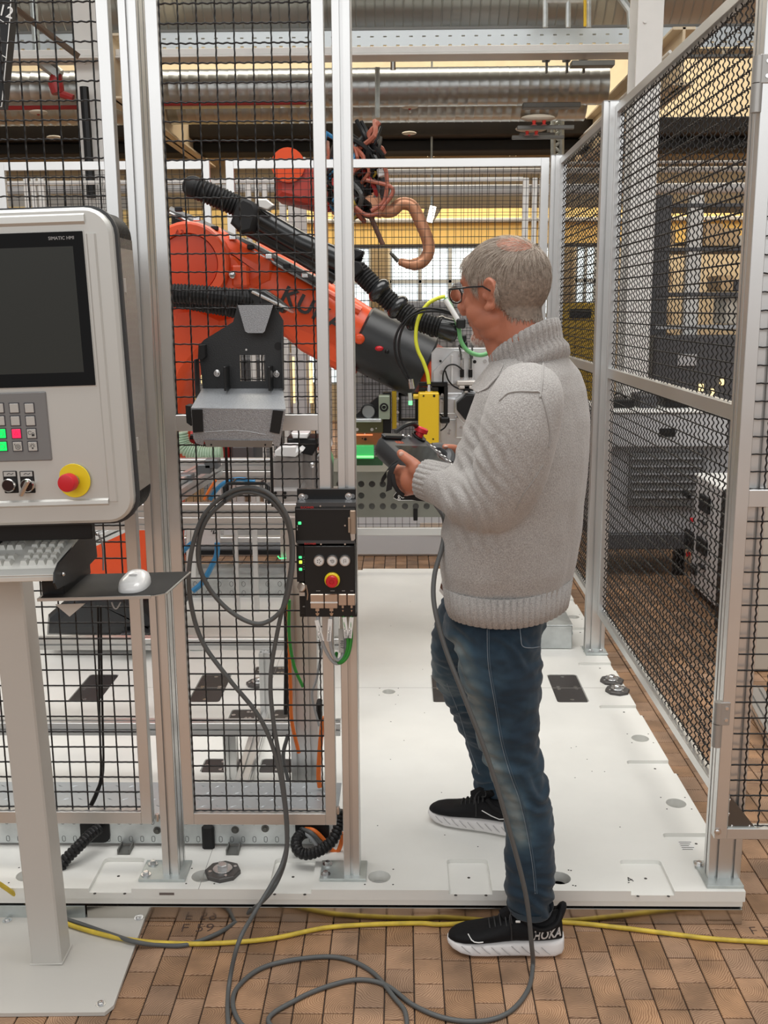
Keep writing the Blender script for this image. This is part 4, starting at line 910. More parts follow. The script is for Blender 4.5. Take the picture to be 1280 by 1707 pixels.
# ================================================================ INDUSTRIAL ROBOT
def inset(poly, d):
    n = len(poly); out = []
    ar = sum(poly[i][0] * poly[(i + 1) % n][1] - poly[(i + 1) % n][0] * poly[i][1] for i in range(n)); s = 1 if ar > 0 else -1
    for i in range(n):
        p0, p1, p2 = [Vector((poly[(i + k) % n][0], poly[(i + k) % n][1])) for k in (-1, 0, 1)]
        e1 = (p1 - p0).normalized(); e2 = (p2 - p1).normalized()
        n1 = Vector((-e1.y, e1.x)) * s; n2 = Vector((-e2.y, e2.x)) * s; m = (n1 + n2)
        m = m / max(.35, m.dot(n1)) if m.length > 1e-6 else n1
        out.append((p1.x + m.x * d, p1.y + m.y * d))
    return out
def cast(mb, px, Y0, Y1, ch=.02, mi=0, smoothpts=0):
    """solid block whose front outline passes through the given image points at depth Y0; thickness to Y1, chamfered edges"""
    P = [A(x, y, Y0) for x, y in px]; o = [(p.x, p.z) for p in P]
    if smoothpts:
        q = cr([Vector((a, b, 0)) for a, b in o + [o[0]]], smoothpts); o = [(v.x, v.y) for v in q[:-1]]
    i1 = inset(o, ch); n = len(o); lay = [(Y0, i1), (Y0 + ch * .35, inset(o, ch * .35)), (Y0 + ch, o), (Y1 - ch, o), (Y1, i1)]
    vs = [(a, y, b) for y, pl in lay for a, b in pl]; fs = [tuple(range(n)), tuple(4 * n + i for i in range(n))[::-1]]
    for k in range(4): fs += [(k * n + i, k * n + (i + 1) % n, (k + 1) * n + (i + 1) % n, (k + 1) * n + i) for i in range(n)]
    return mb.add(vs, fs, mi)
def ribhose(mb, P, r, pitch=.012, dep=.12, n=14):
    Q = [P[0]]; d = 0
    for a, b in zip(P, P[1:]): pass
    L = [0]
    for a, b in zip(P, P[1:]): L.append(L[-1] + (b - a).length)
    T = L[-1]; k = int(T / pitch * 3); pts = []; rs = []
    j = 0
    for i in range(k + 1):
        s = T * i / k
        while j < len(L) - 2 and L[j + 1] < s: j += 1
        f = (s - L[j]) / max(1e-9, L[j + 1] - L[j]); pts.append(P[j].lerp(P[j + 1], f)); rs.append(r * (1 - (dep if i % 3 == 0 else 0)))
    mb.tube(pts, rs, n)
RY = 4.42
rob = thing('industrial_robot', 'large orange six axis robot with black hose package reaching over the cell', 'robot', A(165, 1062, 4.60))
b = MB(); cast(b, [(72, 1064), (74, 1030), (110, 1000), (150, 985), (215, 985), (238, 1012), (262, 1040), (268, 1062)], 4.30, 4.95, .05); rbase = b.build('base', mat('black_base_casting', (.025, .027, .030), .32, .1), rob, 30)
b = MB(); b.tube([A(205, 1063, 4.28), A(232, 1060, 4.28), A(240, 1048, 4.28)], .03, 12); b.build('base_foot', MATS['black_base_casting'], rbase)
b = MB(); cast(b, [(120, 1000), (132, 930), (165, 880), (215, 862), (262, 868), (262, 940), (252, 1000)], 4.25, 4.85, .05, smoothpts=3); b.build('rotating_column', ORANGE, rob, 30)
b = MB(); cast(b, [(150, 905), (200, 790), (232, 660), (262, 560), (285, 505), (330, 500), (392, 528), (372, 560), (338, 595), (314, 625), (300, 668), (292, 740), (275, 820), (240, 900), (200, 935)], 4.32, 4.68, .045); lk = b.build('link_arm', ORANGE, rob, 35)
c = A(313, 440, 4.17); b = MB(); r1 = .168
b.tube([c + Vector((0, .45, 0)), c + Vector((0, .03, 0)), c + Vector((0, .008, 0)), c, c, c + Vector((0, .022, 0))], [r1, r1, r1 * .97, r1 * .92, r1 * .72, r1 * .70], 48); b.build('elbow_drum', ORANGE, rob, 30)
b = MB(); b.tube([c + Vector((0, .02, 0)), c + Vector((0, .012, 0)), c + Vector((0, .010, 0))], [r1 * .70, r1 * .69, r1 * .60], 40); b.build('elbow_cover', mat('deep_orange_cover', (.62, .055, .012), .38), rob, 30)
text('A3', A(299, 381 + 7, 4.168), (1, 0, -.05), UZ, .032, mat('cast_mark', (.45, .04, .01), .5), rob, 'cast_mark', ext=.002)
c2 = A(374, 455, 4.20); b = MB(); b.tube([c2 + Vector((0, .4, 0)), c2 + Vector((0, .01, 0)), c2], [.075, .075, .066], 32); b.build('motor_boss', ORANGE, rob, 30)
b = MB(); b.box(A(386, 450, 4.2).x, A(414, 450, 4.2).x, 4.19, 4.35, A(400, 478, 4.2).z, A(400, 442, 4.2).z, .008); b.build('lifting_lug', ORANGE, rob)
b = MB(); b.sphere(A(387, 458, 4.17), .016, 12, 8); b.build('lug_bolt', STEEL, rob)
b = MB(); cast(b, [(323, 418), (331, 380), (340, 377), (361, 377), (372, 384), (420, 412), (455, 432), (455, 470), (400, 500), (352, 500), (325, 470)], 4.24, 4.66, .05); b.build('elbow_housing', ORANGE, rob, 30)
# forearm: tapered body from elbow to wrist cover
a0, a1 = A(395, 452, RY), A(605, 565, RY)
b = MB(); b.tube([a0.lerp(a1, t) for t in (0, .08, .3, .6, .9, 1)], [.12, .158, .160, .146, .134, .130], 32); b.build('forearm', ORANGE, rob, 30)
b = MB(); q0, q1 = A(398, 412, 4.33), A(600, 520, 4.33); d_ = (q1 - q0).normalized()
b.tube([q0, q1], .022, 10); b.build('forearm_ridge', ORANGE, rob)
b = MB(); cast(b, [(440, 505), (470, 500), (530, 545), (592, 590), (592, 625), (560, 618), (500, 585), (455, 545)], 4.30, 4.58, .03); b.build('forearm_belly', ORANGE, rob, 30)
# lettering on the forearm
ax = (A(560, 548, 4.27) - A(478, 503, 4.27)).normalized()
up = Vector((0, -1, 0)).cross(ax); up = -up if up.z < 0 else up
text('KUKA', A(521, 517, 4.262), ax, up, .098, INK, rob, 'forearm_lettering', ext=.004, spacing=1.12, bold=.002)
# black wrist cover: half cylinder shell tube with openings
w0, w1 = A(598, 560, RY - .02), A(708, 614, RY - .02); b = MB()
b.tube([w0.lerp(w1, t) for t in (0, .03, .5, .97, 1)], [.126, .137, .140, .140, .134], 40); wc = b.build('wrist_cover', mat('black_leather_cover', (.022, .023, .024), .42, bump=.5, bscale=14), rob, 30)
for px, py, w, h, m in ((599, 565, .022, .022, ORANGE), (632, 581, .018, .011, RED), (645, 586, .009, .010, BLK), (612, 628, .004, .004, BLK), (632, 632, .004, .003, BLK)):
    p = A(px, py, RY - .158); b = MB(); b.sphere(p, 1, 16, 8, (w, .012, h)); b.build('cover_opening', m, wc)
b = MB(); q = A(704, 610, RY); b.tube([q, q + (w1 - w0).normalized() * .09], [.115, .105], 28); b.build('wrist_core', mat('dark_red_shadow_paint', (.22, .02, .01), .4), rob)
b = MB(); b.sphere(A(716, 622, RY - .06), .07, 24, 14, (.8, 1, 1)); b.build('wrist_joint', ORANGE, rob)
# hose package
b = MB(); ribhose(b, cr([A(283, 489, 3.98), A(330, 491, 3.98), (A(380, 496, 4.0)), A(432, 501, 4.05)], 6), .0375, .013); b.build('corrugated_hose', BLKM, rob, 0)
b = MB(); ribhose(b, cr([A(283, 497, 4.1), A(330, 505, 4.1), (A(380, 514, 4.1)), A(425, 524, 4.12)], 6), .034, .013); b.build('corrugated_hose', BLKM, rob, 0)
b = MB(); cast(b, [(412, 494), (415, 480), (440, 483), (462, 498), (478, 512), (470, 522), (450, 512), (425, 510)], 4.0, 4.12, .008); b.build('hose_clamp', BLKP, rob)
b = MB(); b.tube([A(420, 486, 4.0), A(480, 515, 4.0), A(488, 519, 4.05)], .008, 8); b.build('clamp_rod', STEEL, rob)
b = MB(); p = [A(322, 312, 4.1), A(350, 323, 4.1), A(395, 343, 4.12)]; ribhose(b, cr(p, 5), .043, .013); b.sphere(p[0], .0435, 14, 10); b.build('upper_hose', BLKM, rob, 40)
SMB = mat('smooth_black_conduit', (.014, .015, .016), .22, 0, .6)
b = MB(); b.tube([A(408, 352, 4.16), A(500, 405, 4.2), A(598, 448, 4.2)], .046, 22); b.build('smooth_conduit', SMB, rob)
b = MB(); b.tube([A(400, 372, 4.18), A(500, 425, 4.22), A(560, 462, 4.25)], .034, 18); b.build('smooth_conduit', SMB, rob)
b = MB(); b.tube([A(283, 342 + 8, 4.3), A(420, 410, 4.3), A(546, 478, 4.3)], .016, 8); b.tube([A(283, 355, 4.28), A(420, 418, 4.28), A(546, 488, 4.28)], .012, 8, flat=.6); b.build('guide_rail', mat('dull_rail', (.22, .22, .22), .3, .8), rob)
b = MB(); cast(b, [(284, 352), (305, 360), (338, 382), (322, 416), (300, 408), (284, 400)], 4.34, 4.55, .02); b.build('valve_box', BLK, rob)
b = MB(); cast(b, [(383, 372), (396, 335), (404, 328), (422, 336), (430, 350), (420, 385), (402, 390)], 4.05, 4.25, .012); b.build('hose_saddle', BLKM, rob)
b = MB(); cast(b, [(428, 331), (444, 331), (458, 342), (446, 350), (430, 346)], 4.08, 4.14, .005); b.build('saddle_tongue', mat('pale_steel', (.6, .58, .55), .35, .8), rob)
b = MB(); cast(b, [(585, 412), (606, 418), (604, 426), (590, 434), (600, 436), (606, 450), (592, 462), (580, 450)], 4.08, 4.2, .006); b.build('hose_saddle', BLKM, rob)
for k in range(9):
    t = k / 8; p = A(300 + 240 * t, 350 + 125 * t, 4.27); b = MB(); b.box(p.x - .018, p.x + .012, p.y - .02, p.y, p.z - .008, p.z + .010, .003)
    b.build('rail_slider', STEEL if k % 2 else BLK, rob)
b = MB(); ribhose(b, cr([A(594, 448, 4.15), A(630, 484, 4.13), A(662, 512, 4.12), A(692, 533, 4.1), A(728, 545, 4.08), A(745, 550, 4.07)], 6), .040, .013); b.build('wrist_hose', BLKM, rob, 0)
for (px, py, r) in ((632, 484, .052), (663, 512, .052), (693, 533, .05), (729, 544, .05)):
    c = A(px, py, 4.12); b = MB(); M = Matrix.Rotation(math.radians(40), 3, 'Y'); b.sphere(c, r, 20, 14, (.62, 1, 1), M); b.build('ball_clamp', SMB, rob)
b = MB(); b.tube([A(738, 547, 4.08), A(759, 553, 4.06), A(762, 554, 4.06)], [.045, .047, .04], 24); b.build('hose_end', SMB, rob)
# gripper plate and tool
tl = thing('tool_assembly', 'bare aluminium tool plates with black octagonal cover behind the pendant', 'tool', A(770, 740, 4.3))
TY = 4.16
b = MB(); cast(b, [(719, 589), (727, 580), (835, 580), (835, 660), (719, 660)], TY, TY + .03, .002); tp = b.build('rear_plate', ALUB, tl, 20)
b = MB(); cast(b, [(722, 620), (750, 590), (757, 585), (790, 585), (790, 640), (722, 640)], TY - .03, TY - .012, .002); b.build('angle_plate', ALUB, tl, 20)
b = MB(); b.box(A(752, 600, TY - .03).x, A(755, 600, TY - .03).x, TY - .05, TY - .03, A(750, 640, TY - .03).z, A(750, 592, TY - .03).z); b.build('rib', mat('bright_edge', (.85, .85, .85), .4, .4), tl)
for (x, y, r) in ((734, 602, .005), (791, 603, .007), (767, 592, .008), (736, 620, .009), (808, 602, .008)):
    b = MB(); b.disc(A(x, y, TY - .03 if x < 800 else TY), FN, r, .004, 16); b.build('screw' if r > .0071 else 'hole', STEEL if r > .0071 else BLK, tl)
for (x0, x1, y0, y1, dY) in ((718, 745, 640, 690, 0), (744, 800, 655, 700, -.01), (735, 780, 700, 745, .0), (760, 800, 695, 730, -.04), (700, 745, 690, 745, .03), (745, 790, 735, 752, .02), (733, 760, 664, 690, -.03)):
    p, q = A(x0, y0, TY + dY), A(x1, y1, TY + dY); b = MB(); b.box(p.x, q.x, TY + dY, TY + dY + .08, q.z, p.z, .004); b.build('tool_block', ALUB, tl, 30)
b = MB(); cast(b, [(762, 672), (777, 658), (797, 658), (811, 674), (811, 690), (795, 700), (775, 700), (762, 684)], TY - .11, TY - .05, .004); b.build('octagonal_cover', BLK, tl, 25)
b = MB(); cast(b, [(757, 668), (774, 653), (800, 653), (818, 672), (818, 692), (798, 706), (772, 706), (757, 688)], TY - .05, TY - .02, .003); b.build('octagonal_flange', ALUB, tl, 25)
for (x0, x1, y0, y1) in ((761, 793, 634, 642), (764, 790, 642, 648), (773, 780, 648, 655)):
    p, q = A(x0, y0, TY - .06), A(x1, y1, TY - .06); b = MB(); b.box(p.x, q.x, TY - .09, TY - .03, q.z, p.z, .004); b.build('sensor_bracket', mat('pale_bracket', (.60, .56, .52), .4, .3), tl)
for px in (770, 784):
    b = MB(); b.cyl(A(px, 632, TY - .06), A(px, 597, TY - .06), .007, 12); b.build('sensor_stem', STEEL, tl); b = MB(); b.cyl(A(px, 629, TY - .062), A(px, 616, TY - .062), .0085, 12); b.build('sensor_plug', BLK, tl)
for (px, py) in ((769, 563), (771, 574), (776, 645)): b = MB(); b.box(A(px, py, TY).x - .014, A(px, py, TY).x + .014, TY - .09, TY - .06, A(px, py, TY).z - .014, A(px, py, TY).z + .014, .005); b.build('strap', BLK, tl)
for (x, y) in ((737, 658), (737, 669), (768, 712), (749, 717), (748, 722)): b = MB(); b.disc(A(x, y, TY - .035), FN, .006, .006, 12); b.build('screw', STEEL, tl)
for pts, r, m in (((( 738, 637), (739, 622), (746, 610), (758, 608), (769, 615), (770, 618)), .0035, BLK), (((742, 618), (748, 635), (760, 646), (776, 650), (800, 650)), .0035, BLK), (((733, 690), (745, 702), (742, 712), (734, 718)), .003, BLK), (((765, 575), (768, 590), (769, 600)), .004, GCAB), (((776, 575), (784, 592), (785, 615)), .004, GCAB), (((785, 560), (787, 580), (787, 598)), .004, GCAB)):
    b = MB(); b.tube(cr([A(x, y, TY - .08) for x, y in pts], 6), r, 6); b.build('sensor_lead', m, tl)
b = MB(); b.box(A(732, 690, TY).x, A(748, 690, TY).x, TY - .09, TY - .05, A(740, 702, TY).z, A(740, 692, TY).z, .005); b.build('cable_strap', BLK, tl)
# yellow sensor with its black angle
ys = thing('laser_sensor', 'upright yellow laser sensor box with cable on top', 'sensor', A(716, 742, 4.05))
p, q = A(697.5, 655, 4.02), A(731.5, 752, 4.02); b = MB(); b.box(p.x, q.x, 4.02, 4.10, q.z, p.z, .004); yb = b.build('housing', YEL, ys)
for (x, y, r) in ((706, 660, .0035), (723.5, 660, .005), (709, 732, .003), (722, 732, .0035)): b = MB(); b.disc(A(x, y, 4.02), FN, r, .001, 12); b.build('hole', BLK, yb)
b = MB(); p = A(715, 654, 4.05); b.box(p.x - .014, p.x + .014, 4.03, 4.07, p.z - .002, p.z + .004, .001); b.build('connector_base', YEL, ys); b = MB(); b.cyl(p, p + Vector((0, 0, .03)), .009, 12, .006); b.build('connector', STEEL, ys)
b = MB(); p = A(694, 661, 4.05); b.cyl(p + Vector((-.012, 0, 0)), p + Vector((.01, 0, 0)), .010, 12); b.build('side_fitting', YEL, ys)
b = MB()
for (x0, x1, y0, y1) in ((698, 746, 637, 644), (698, 731, 646, 652), (740, 746, 644, 694)): p, q = A(x0, y0, 4.1), A(x1, y1, 4.1); b.box(p.x, q.x, 4.09, 4.13, q.z, p.z, .002)
b.build('black_angle', BLK, ys, kind='stuff')
cable('sensor_cable', [A(x, y, 4.03) for x, y in ((715, 640), (712, 622), (705, 602), (697, 585), (693, 565), (695, 540), (703, 520), (715, 505), (730, 497), (742, 494))], .0075, mat('lime_yellow_cable', (.72, .74, .05), .4), 'lime yellow cable arching from the yellow sensor box to the robot hand')
for i, pts in enumerate((((770, 535), (752, 522), (730, 515), (705, 515), (683, 526), (666, 546), (658, 570), (661, 597), (672, 620), (682, 637)), ((775, 540), (755, 525), (728, 519), (700, 521), (680, 533), (668, 555), (665, 580), (670, 603), (679, 622), (686, 637)))):
    o = cable('black_lead', [A(x, y, 4.01) for x, y in pts], .0048, BLK, 'thin black lead looping in front of the robot wrist, ' + ('outer one of the pair' if i == 0 else 'inner one of the pair'))
    b = MB(); b.cyl(A(pts[-1][0], 632, 4.01), A(pts[-1][0] + 3, 648, 4.01), .006, 10); b.build('lead_sleeve', STEEL, o)
gp = thing('proximity_probe', 'small glass tipped probe with a green glow hanging from black leads', 'probe', A(684, 665, 4.01))
b = MB(); b.cyl(A(683, 655, 4.01), A(684, 668, 4.01), .0078, 12); b.build('probe_body', mat('clear_body', (.5, .55, .5), .15, .2), gp); b = MB(); b.cyl(A(684, 668, 4.01), A(684, 675, 4.01), .0078, 12); b.build('glowing_tip', mat('probe_green', (.2, .8, .3), .3, emit=(.2, 1, .35), estr=1.2), gp)
cable('green_hose', [A(x, y, 4.02) for x, y in ((742, 497), (752, 512), (764, 545), (768, 568), (780, 585), (800, 592), (818, 586), (828, 575), (824, 540))], .0085, mat('green_hose_skin', (.16, .45, .18), .4), 'green hose with pale sleeve hanging beside the tool plates')
o = cable('white_sleeve', [A(x, y, 3.99) for x, y in ((742, 499), (752, 515), (762, 532), (768, 545))], .010, LABELW, 'white sleeve around the green hose beside the black strap', cat='sleeve')
b = MB(); p = A(768, 538, 3.99); b.box(p.x - .018, p.x + .018, p.y - .02, p.y + .02, p.z - .022, p.z + .016, .006); b.build('sleeve_strap', BLK, o)
# ================================================================ CELL MACHINERY
def beam(name, x0, x1, y, z, label, nx=1, ny=2, group=None, axis='x', cat='beam', length=None):
    """T-slot beam along X (or Y / Z); y = front depth, z = top"""
    s = .0435; t = MB()
    if axis == 'x': t.prism(aprof(ny, nx), (0, y + ny * s / 2, z - nx * s / 2), UY, UZ, UX, x1, L0=x0)
    o = t.build(name, ALU, None, 25); return tag(o, label, cat, group)
bx = lambda px, Y: A(px, 1200, Y).x
fr = thing('profile_frame', 'low aluminium profile frame standing on the platform behind the mesh panels', 'frame', (-.7, 3.1, .1))
def bar(parent, p, q, nu, nv, m=ALU, name='profile'):
    """T-slot profile from p to q"""
    p, q = Vector(p), Vector(q); w = (q - p); L = w.length; w.normalize(); u = Vector((1, 0, 0)) if abs(w.x) < .9 else Vector((0, 1, 0)); u = (u - w * u.dot(w)).normalized(); v = w.cross(u)
    t = MB(); t.prism(aprof(nu, nv), p, u, v, w, L); return t.build(name, m, parent, 25)
z1 = .282; bar(fr, (-2.2, 3.12, z1), (-.205, 3.12, z1), 1, 1)
bar(fr, (-2.2, 3.62, .402), (-.205, 3.62, .402), 1, 1)
for px, Y, zt in ((382, 3.10, .26), (425, 3.16, .0), (442, 3.55, .38)):
    if zt: X = A(px, 1250 if zt < .3 else 1150, Y).x; bar(fr, (X, Y + .03, .1), (X, Y + .03, zt), 1, 1)
X = A(507, 1150, 3.0).x; bar(fr, (X, 3.0, .1), (X, 3.0, A(490, 862, 3.0).z - .0), 2, 1)
bar(fr, (A(398, 1302, 2.95).x, 2.95, .13), (A(440, 1228, 3.6).x, 3.6, .13), 1, 1)
bar(fr, (A(300, 1100, 3.9).x, 3.9, .125), (-.2, 3.9, .125), 1, 1) if False else None
# upper conveyor frame
uf = thing('conveyor_stand', 'raised aluminium conveyor frame behind the narrow mesh panel', 'frame', (-.65, 3.4, .1))
zb = A(400, 851, 3.35).z; bar(uf, (-2.0, 3.37, zb), (-.20, 3.37, zb), 1, 1); bar(uf, (-2.0, 3.37, zb - .045), (-.20, 3.37, zb - .045), 1, 1)
zc = A(400, 783, 3.9).z; bar(uf, (-2.2, 3.92, zc + .02), (A(455, 783, 3.92).x, 3.92, zc + .02), 1, 1); bar(uf, (-2.2, 3.92, zc - .028), (A(455, 783, 3.92).x, 3.92, zc - .028), 1, 1)
bar(uf, A(285, 830, 3.42), A(362, 782, 3.88), 1, 1); bar(uf, A(272, 820, 3.42), A(352, 776, 3.88), 1, 1)
for px, py in ((312, 800), (344, 783), (356, 775), (300, 812)): p = A(px, py, 3.6); b = MB(); b.box(p.x - .03, p.x + .02, 3.58, 3.64, p.z - .012, p.z + .022, .004); b.build('end_cap_block', mat('dark_grey_block', (.10, .105, .11), .4), uf)
bar(uf, A(478, 862, 3.4), Vector((A(478, 862, 3.4).x, 3.4, A(478, 935, 3.4).z)), 1, 1)
# light grey beam crossing behind console
bar(uf, A(20, 960, 3.5) , A(260, 850, 3.9), 1, 1)
# checker plate cable duct along the front
cd = thing('cable_duct', 'long galvanised cable duct with checker plate lid along the platform front', 'cable duct', (-.9, 2.78, .1))
xr = A(563, 1400, 2.69).x
b = MB(); b.box(-2.3, xr, 2.69, 2.90, .190, .195); lid = b.build('checker_lid', mat('galvanised_lid', (.45, .48, .50), .38, .55, bump=.2, bscale=40), cd)
V = []; F = []
for i in range(48):
    for j in range(5):
        x = -2.28 + i * .044 + (j % 2) * .022; y = 2.705 + j * .042; a = .6 if (i + j) % 2 else -.6; dx, dy = .012 * math.cos(a), .012 * math.sin(a); ex, ey = -.0025 * math.sin(a), .0025 * math.cos(a); n = len(V)
        if x > xr - .02: continue
        V += [(x - dx, y - dy, .1951), (x + ex, y + ey, .1951), (x + dx, y + dy, .1951), (x - ex, y - ey, .1951), (x, y, .1968)]; F += [(n, n + 1, n + 4), (n + 1, n + 2, n + 4), (n + 2, n + 3, n + 4), (n + 3, n, n + 4)]
obj('lid_studs', V, F, mat('stud_dark', (.30, .32, .33), .35, .6), lid, 0, kind='stuff')
pt = MB(); pt.box(-2.3, xr, 2.69, 2.692, .108, .190); dso = pt.build('duct_side', GALV, cd)
cu = MB(); k = -2.25
while k < xr:
    for z in (.122, .176):
        cu.tube([(a_, 2.6895, b_) for a_, b_ in rrect(k, z, .009, .017, .0042, 3)], .0008, 4, closed=True)
    k += .0325
cu.build('knockouts', mat('knockout_dark', (.2, .21, .21), .5, .5), dso, kind='stuff')
b = MB(); b.box(-2.3, xr, 2.712, 2.714, .108, .19); b.build('duct_inner', mat('duct_dark', (.12, .12, .12), .6, .3), cd)
for px in (223, 345, 405): pass
for px, py in ((262, 1384), (392, 1383), (442, 1381)): b = MB(); b.bolt(A(px, py, 2.69), FN, .007, .008); b.build('bolt', mat('dark_bolt', (.12, .12, .11), .4, .6), cd)
p, q = A(336, 1376, 2.68), A(358, 1418, 2.68); b = MB(); b.box(p.x, q.x, 2.672, 2.69, q.z, p.z, .006); b.build('rubber_bumper', BLKM, cd)
for px in (206, 387): p = A(px, 1424, 2.64); b = MB(); b.box(p.x - .018, p.x + .018, 2.64, 2.685, .1002, .104); b.box(p.x - .018, p.x - .014, 2.64, 2.685, .104, .116); b.box(p.x + .014, p.x + .018, 2.64, 2.685, .104, .116); b.build('floor_clip', mat('dark_clip', (.15, .15, .14), .5, .4), cd)
p = A(158, 1385, 2.685); b = MB(); b.prism(rrect(p.x, p.z, .085, .075, .02), (0, 2.685, 0), UX, UZ, UY, .006); b.build('cable_opening', BLK, cd)
p = A(505, 1382, 2.685); b = MB(); b.box(p.x - .022, p.x + .075, 2.684, 2.690, p.z - .028, p.z + .02); b.build('cable_opening', BLK, cd)
# black corrugated conduits at the duct
def hose(name, px, Y, r, m, label, rib=True, ys=None):
    P = cr([A(x, y, (ys[i] if ys else Y)) for i, (x, y) in enumerate(px)], 6); b = MB()
    if rib: ribhose(b, P, r, .011, .16)
    else: b.tube(P, r, 8)
    o = b.build(name, m, None, 0 if rib else 60); return tag(o, label, 'hose' if rib else 'cable')
hose('corrugated_conduit', [(166, 1380), (150, 1392), (130, 1412), (105, 1438), (85, 1470)], 2.6, .017, BLK, 'black corrugated conduit dropping out of the cable duct behind the console column', ys=[2.67, 2.64, 2.6, 2.57, 2.55])
hose('corrugated_conduit', [(568, 1350), (566, 1372), (556, 1398), (536, 1416), (512, 1424), (497, 1418), (494, 1402), (502, 1391), (510, 1388)], 2.62, .0165, BLK, 'thick black corrugated conduit looping under the mesh panel beside the post foot', ys=[2.64, 2.63, 2.61, 2.6, 2.6, 2.61, 2.64, 2.67, 2.69])
for i, (pts, m, lb) in enumerate(((((505, 1382), (522, 1384), (538, 1398), (552, 1416), (562, 1420), (568, 1408), (571, 1388)), OCAB, 'orange cable bundled in the loop at the post foot'), (((500, 1385), (514, 1392), (526, 1406), (535, 1420)), LCAB, 'grey cable coming out of the duct beside the orange one'), (((500, 1381), (518, 1388), (532, 1402), (545, 1416)), GCAB, 'dark grey cable coming out of the duct beside the orange one'))):
    hose('duct_cable', pts, 2.66, .0065, m, lb, rib=False, ys=[2.69] + [2.665 - i * .004] * (len(pts) - 1))
for pts, m, r, lb in ((((163, 1010), (165, 1100), (166, 1200), (168, 1290), (160, 1320), (150, 1342)), BLK, .0032, 'thin black lead hanging behind the left mesh panel, left one'), (((168, 1010), (169, 1100), (171, 1200), (172, 1285), (163, 1322), (153, 1344)), BLK, .0032, 'thin black lead hanging behind the left mesh panel, right one')):
    hose('hanging_lead', pts, 2.62, r, m, lb, rib=False)
for pts, m, r, Y, lb in ((((478, 1000), (480, 1060), (484, 1140), (486, 1200), (498, 1255)), OCAB, .006, 2.9, 'orange cable hanging down behind the mesh beside the frame post'), (((482, 1000), (482, 1060), (490, 1110), (505, 1145)), GREENC, .005, 2.88, 'green cable hanging down behind the mesh beside the frame post'), (((476, 1000), (477, 1080), (476, 1190)), BLK, .0065, 2.92, 'black cable hanging straight down beside the orange one'), (((539, 1195), (534, 1240), (531, 1290), (533, 1312)), OCAB, .0075, 2.85, 'short orange cable at the far side of the frame post'), (((480, 1225), (472, 1260), (480, 1300)), GCAB, .006, 2.85, 'dark grey cable curling above the checker plate')):
    hose('hanging_cable', pts, Y, r, m, lb, rib=False)
bt = thing('cable_bundle_clamp', 'black cable clamp clipped to the frame post', 'clamp', A(532, 1180, 2.8)); p, q = A(527, 1170, 2.8), A(537, 1200, 2.8); b = MB(); b.box(p.x, q.x, 2.79, 2.83, q.z, p.z, .004); b.build('clamp_body', BLK, bt)
hose('air_hose', [(545, 1018), (540, 1060), (528, 1130), (520, 1160), (532, 1210)], 2.75, .0035, LCAB, 'thin pale hose hanging from the switch box behind the mesh', rib=False)
hose('blue_air_hose', [(362, 905), (361, 925), (352, 945), (338, 970), (322, 985)], 3.7, .0105, BLUE, 'thick blue air hose bending down behind the mesh panel', rib=False)
hose('blue_air_hose', [(300, 925), (312, 912), (320, 905)], 3.7, .009, BLUE, 'short blue air hose at the left edge of the narrow panel', rib=False)
hose('blue_air_hose', [(350, 833), (362, 815), (378, 803), (400, 799), (425, 803)], 3.6, .008, BLUE, 'blue air hose arching above the conveyor frame', rib=False)
hose('orange_lead', [(340, 833), (350, 815), (360, 800)], 3.58, .005, OCAB, 'short orange lead lying on the conveyor frame', rib=False)
hose('pale_green_hose', [(300, 720), (305, 742), (318, 752), (340, 757), (370, 756)], 4.3, .034, PALEG, 'ribbed pale green hose below the pendant holder', rib=True)
# red machine behind + dark box
rm = thing('red_machine', 'dark red machine housing half hidden behind the pendant holder', 'machine', A(340, 760, 4.9))
b = MB(); cast(b, [(292, 718), (392, 718), (392, 735), (388, 776), (292, 776)], 5.0, 5.3, .03); b.build('housing', mat('machine_red', (.40, .02, .02), .45), rm)
for y in (728, 745, 762): p = A(330, y, 4.98); b = MB(); b.box(p.x - .1, p.x + .12, 4.97, 5.0, p.z - .012, p.z + .012, .005); b.build('cooling_rib', BLK, rm)
tcab = thing('dark_cabinet', 'dark grey cabinet beyond the conveyor frame', 'cabinet', A(408, 775, 5.3))
b = MB(); cast(b, [(385, 732), (427, 732), (427, 800), (385, 800)], 4.95, 5.2, .01); b.build('carcass', mat('dark_grey_cab', (.07, .07, .075), .5), tcab); p, q = A(388, 745, 4.95), A(424, 797, 4.95)
for lx in (388, 421): u_ = A(lx, 799, 5.0); b = MB(); b.box(u_.x - .012, u_.x + .012, 5.0, 5.024, .1005, u_.z + .02); b.build('leg', ALU, tcab)
b = MB(); b.box(p.x, q.x, 4.94, 4.95, q.z, p.z, .003); b.build('door', mat('dark_grey_door', (.09, .09, .095), .45), tcab)
# pale panel with a scribble, galvanised tray, wall channel
wp = thing('pale_board', 'pale upright board with a handwritten mark behind the looped cable', 'panel', A(340, 905, 4.4)); p, q = A(326, 866, 4.4), A(366, 908, 4.4); b = MB(); b.box(p.x, q.x, 4.4, 4.43, q.z, p.z, .002); wpo = b.build('board', mat('pale_pink_panel', (.50, .46, .45), .5), wp)
b = MB(); b.tube([A(350, 880, 4.399), A(356, 878, 4.399), A(352, 886, 4.399), A(358, 880, 4.399), A(355, 890, 4.399), A(360, 888, 4.399)], .003, 4); b.build('scribble', INK, wpo)
bar(wp, A(320, 868, 4.42), A(320, 965, 4.42), 1, 1, name='support_leg'); b = MB(); p = A(324, 985, 4.42); b.box(p.x - .03, p.x + .03, 4.40, 4.48, .1005, .112, .003); b.build('leg_foot', ZINC, wp)
tr = thing('galvanised_tray', 'wide galvanised cable tray on the platform near the back fence', 'cable tray', (-.5, 5.2, .1))
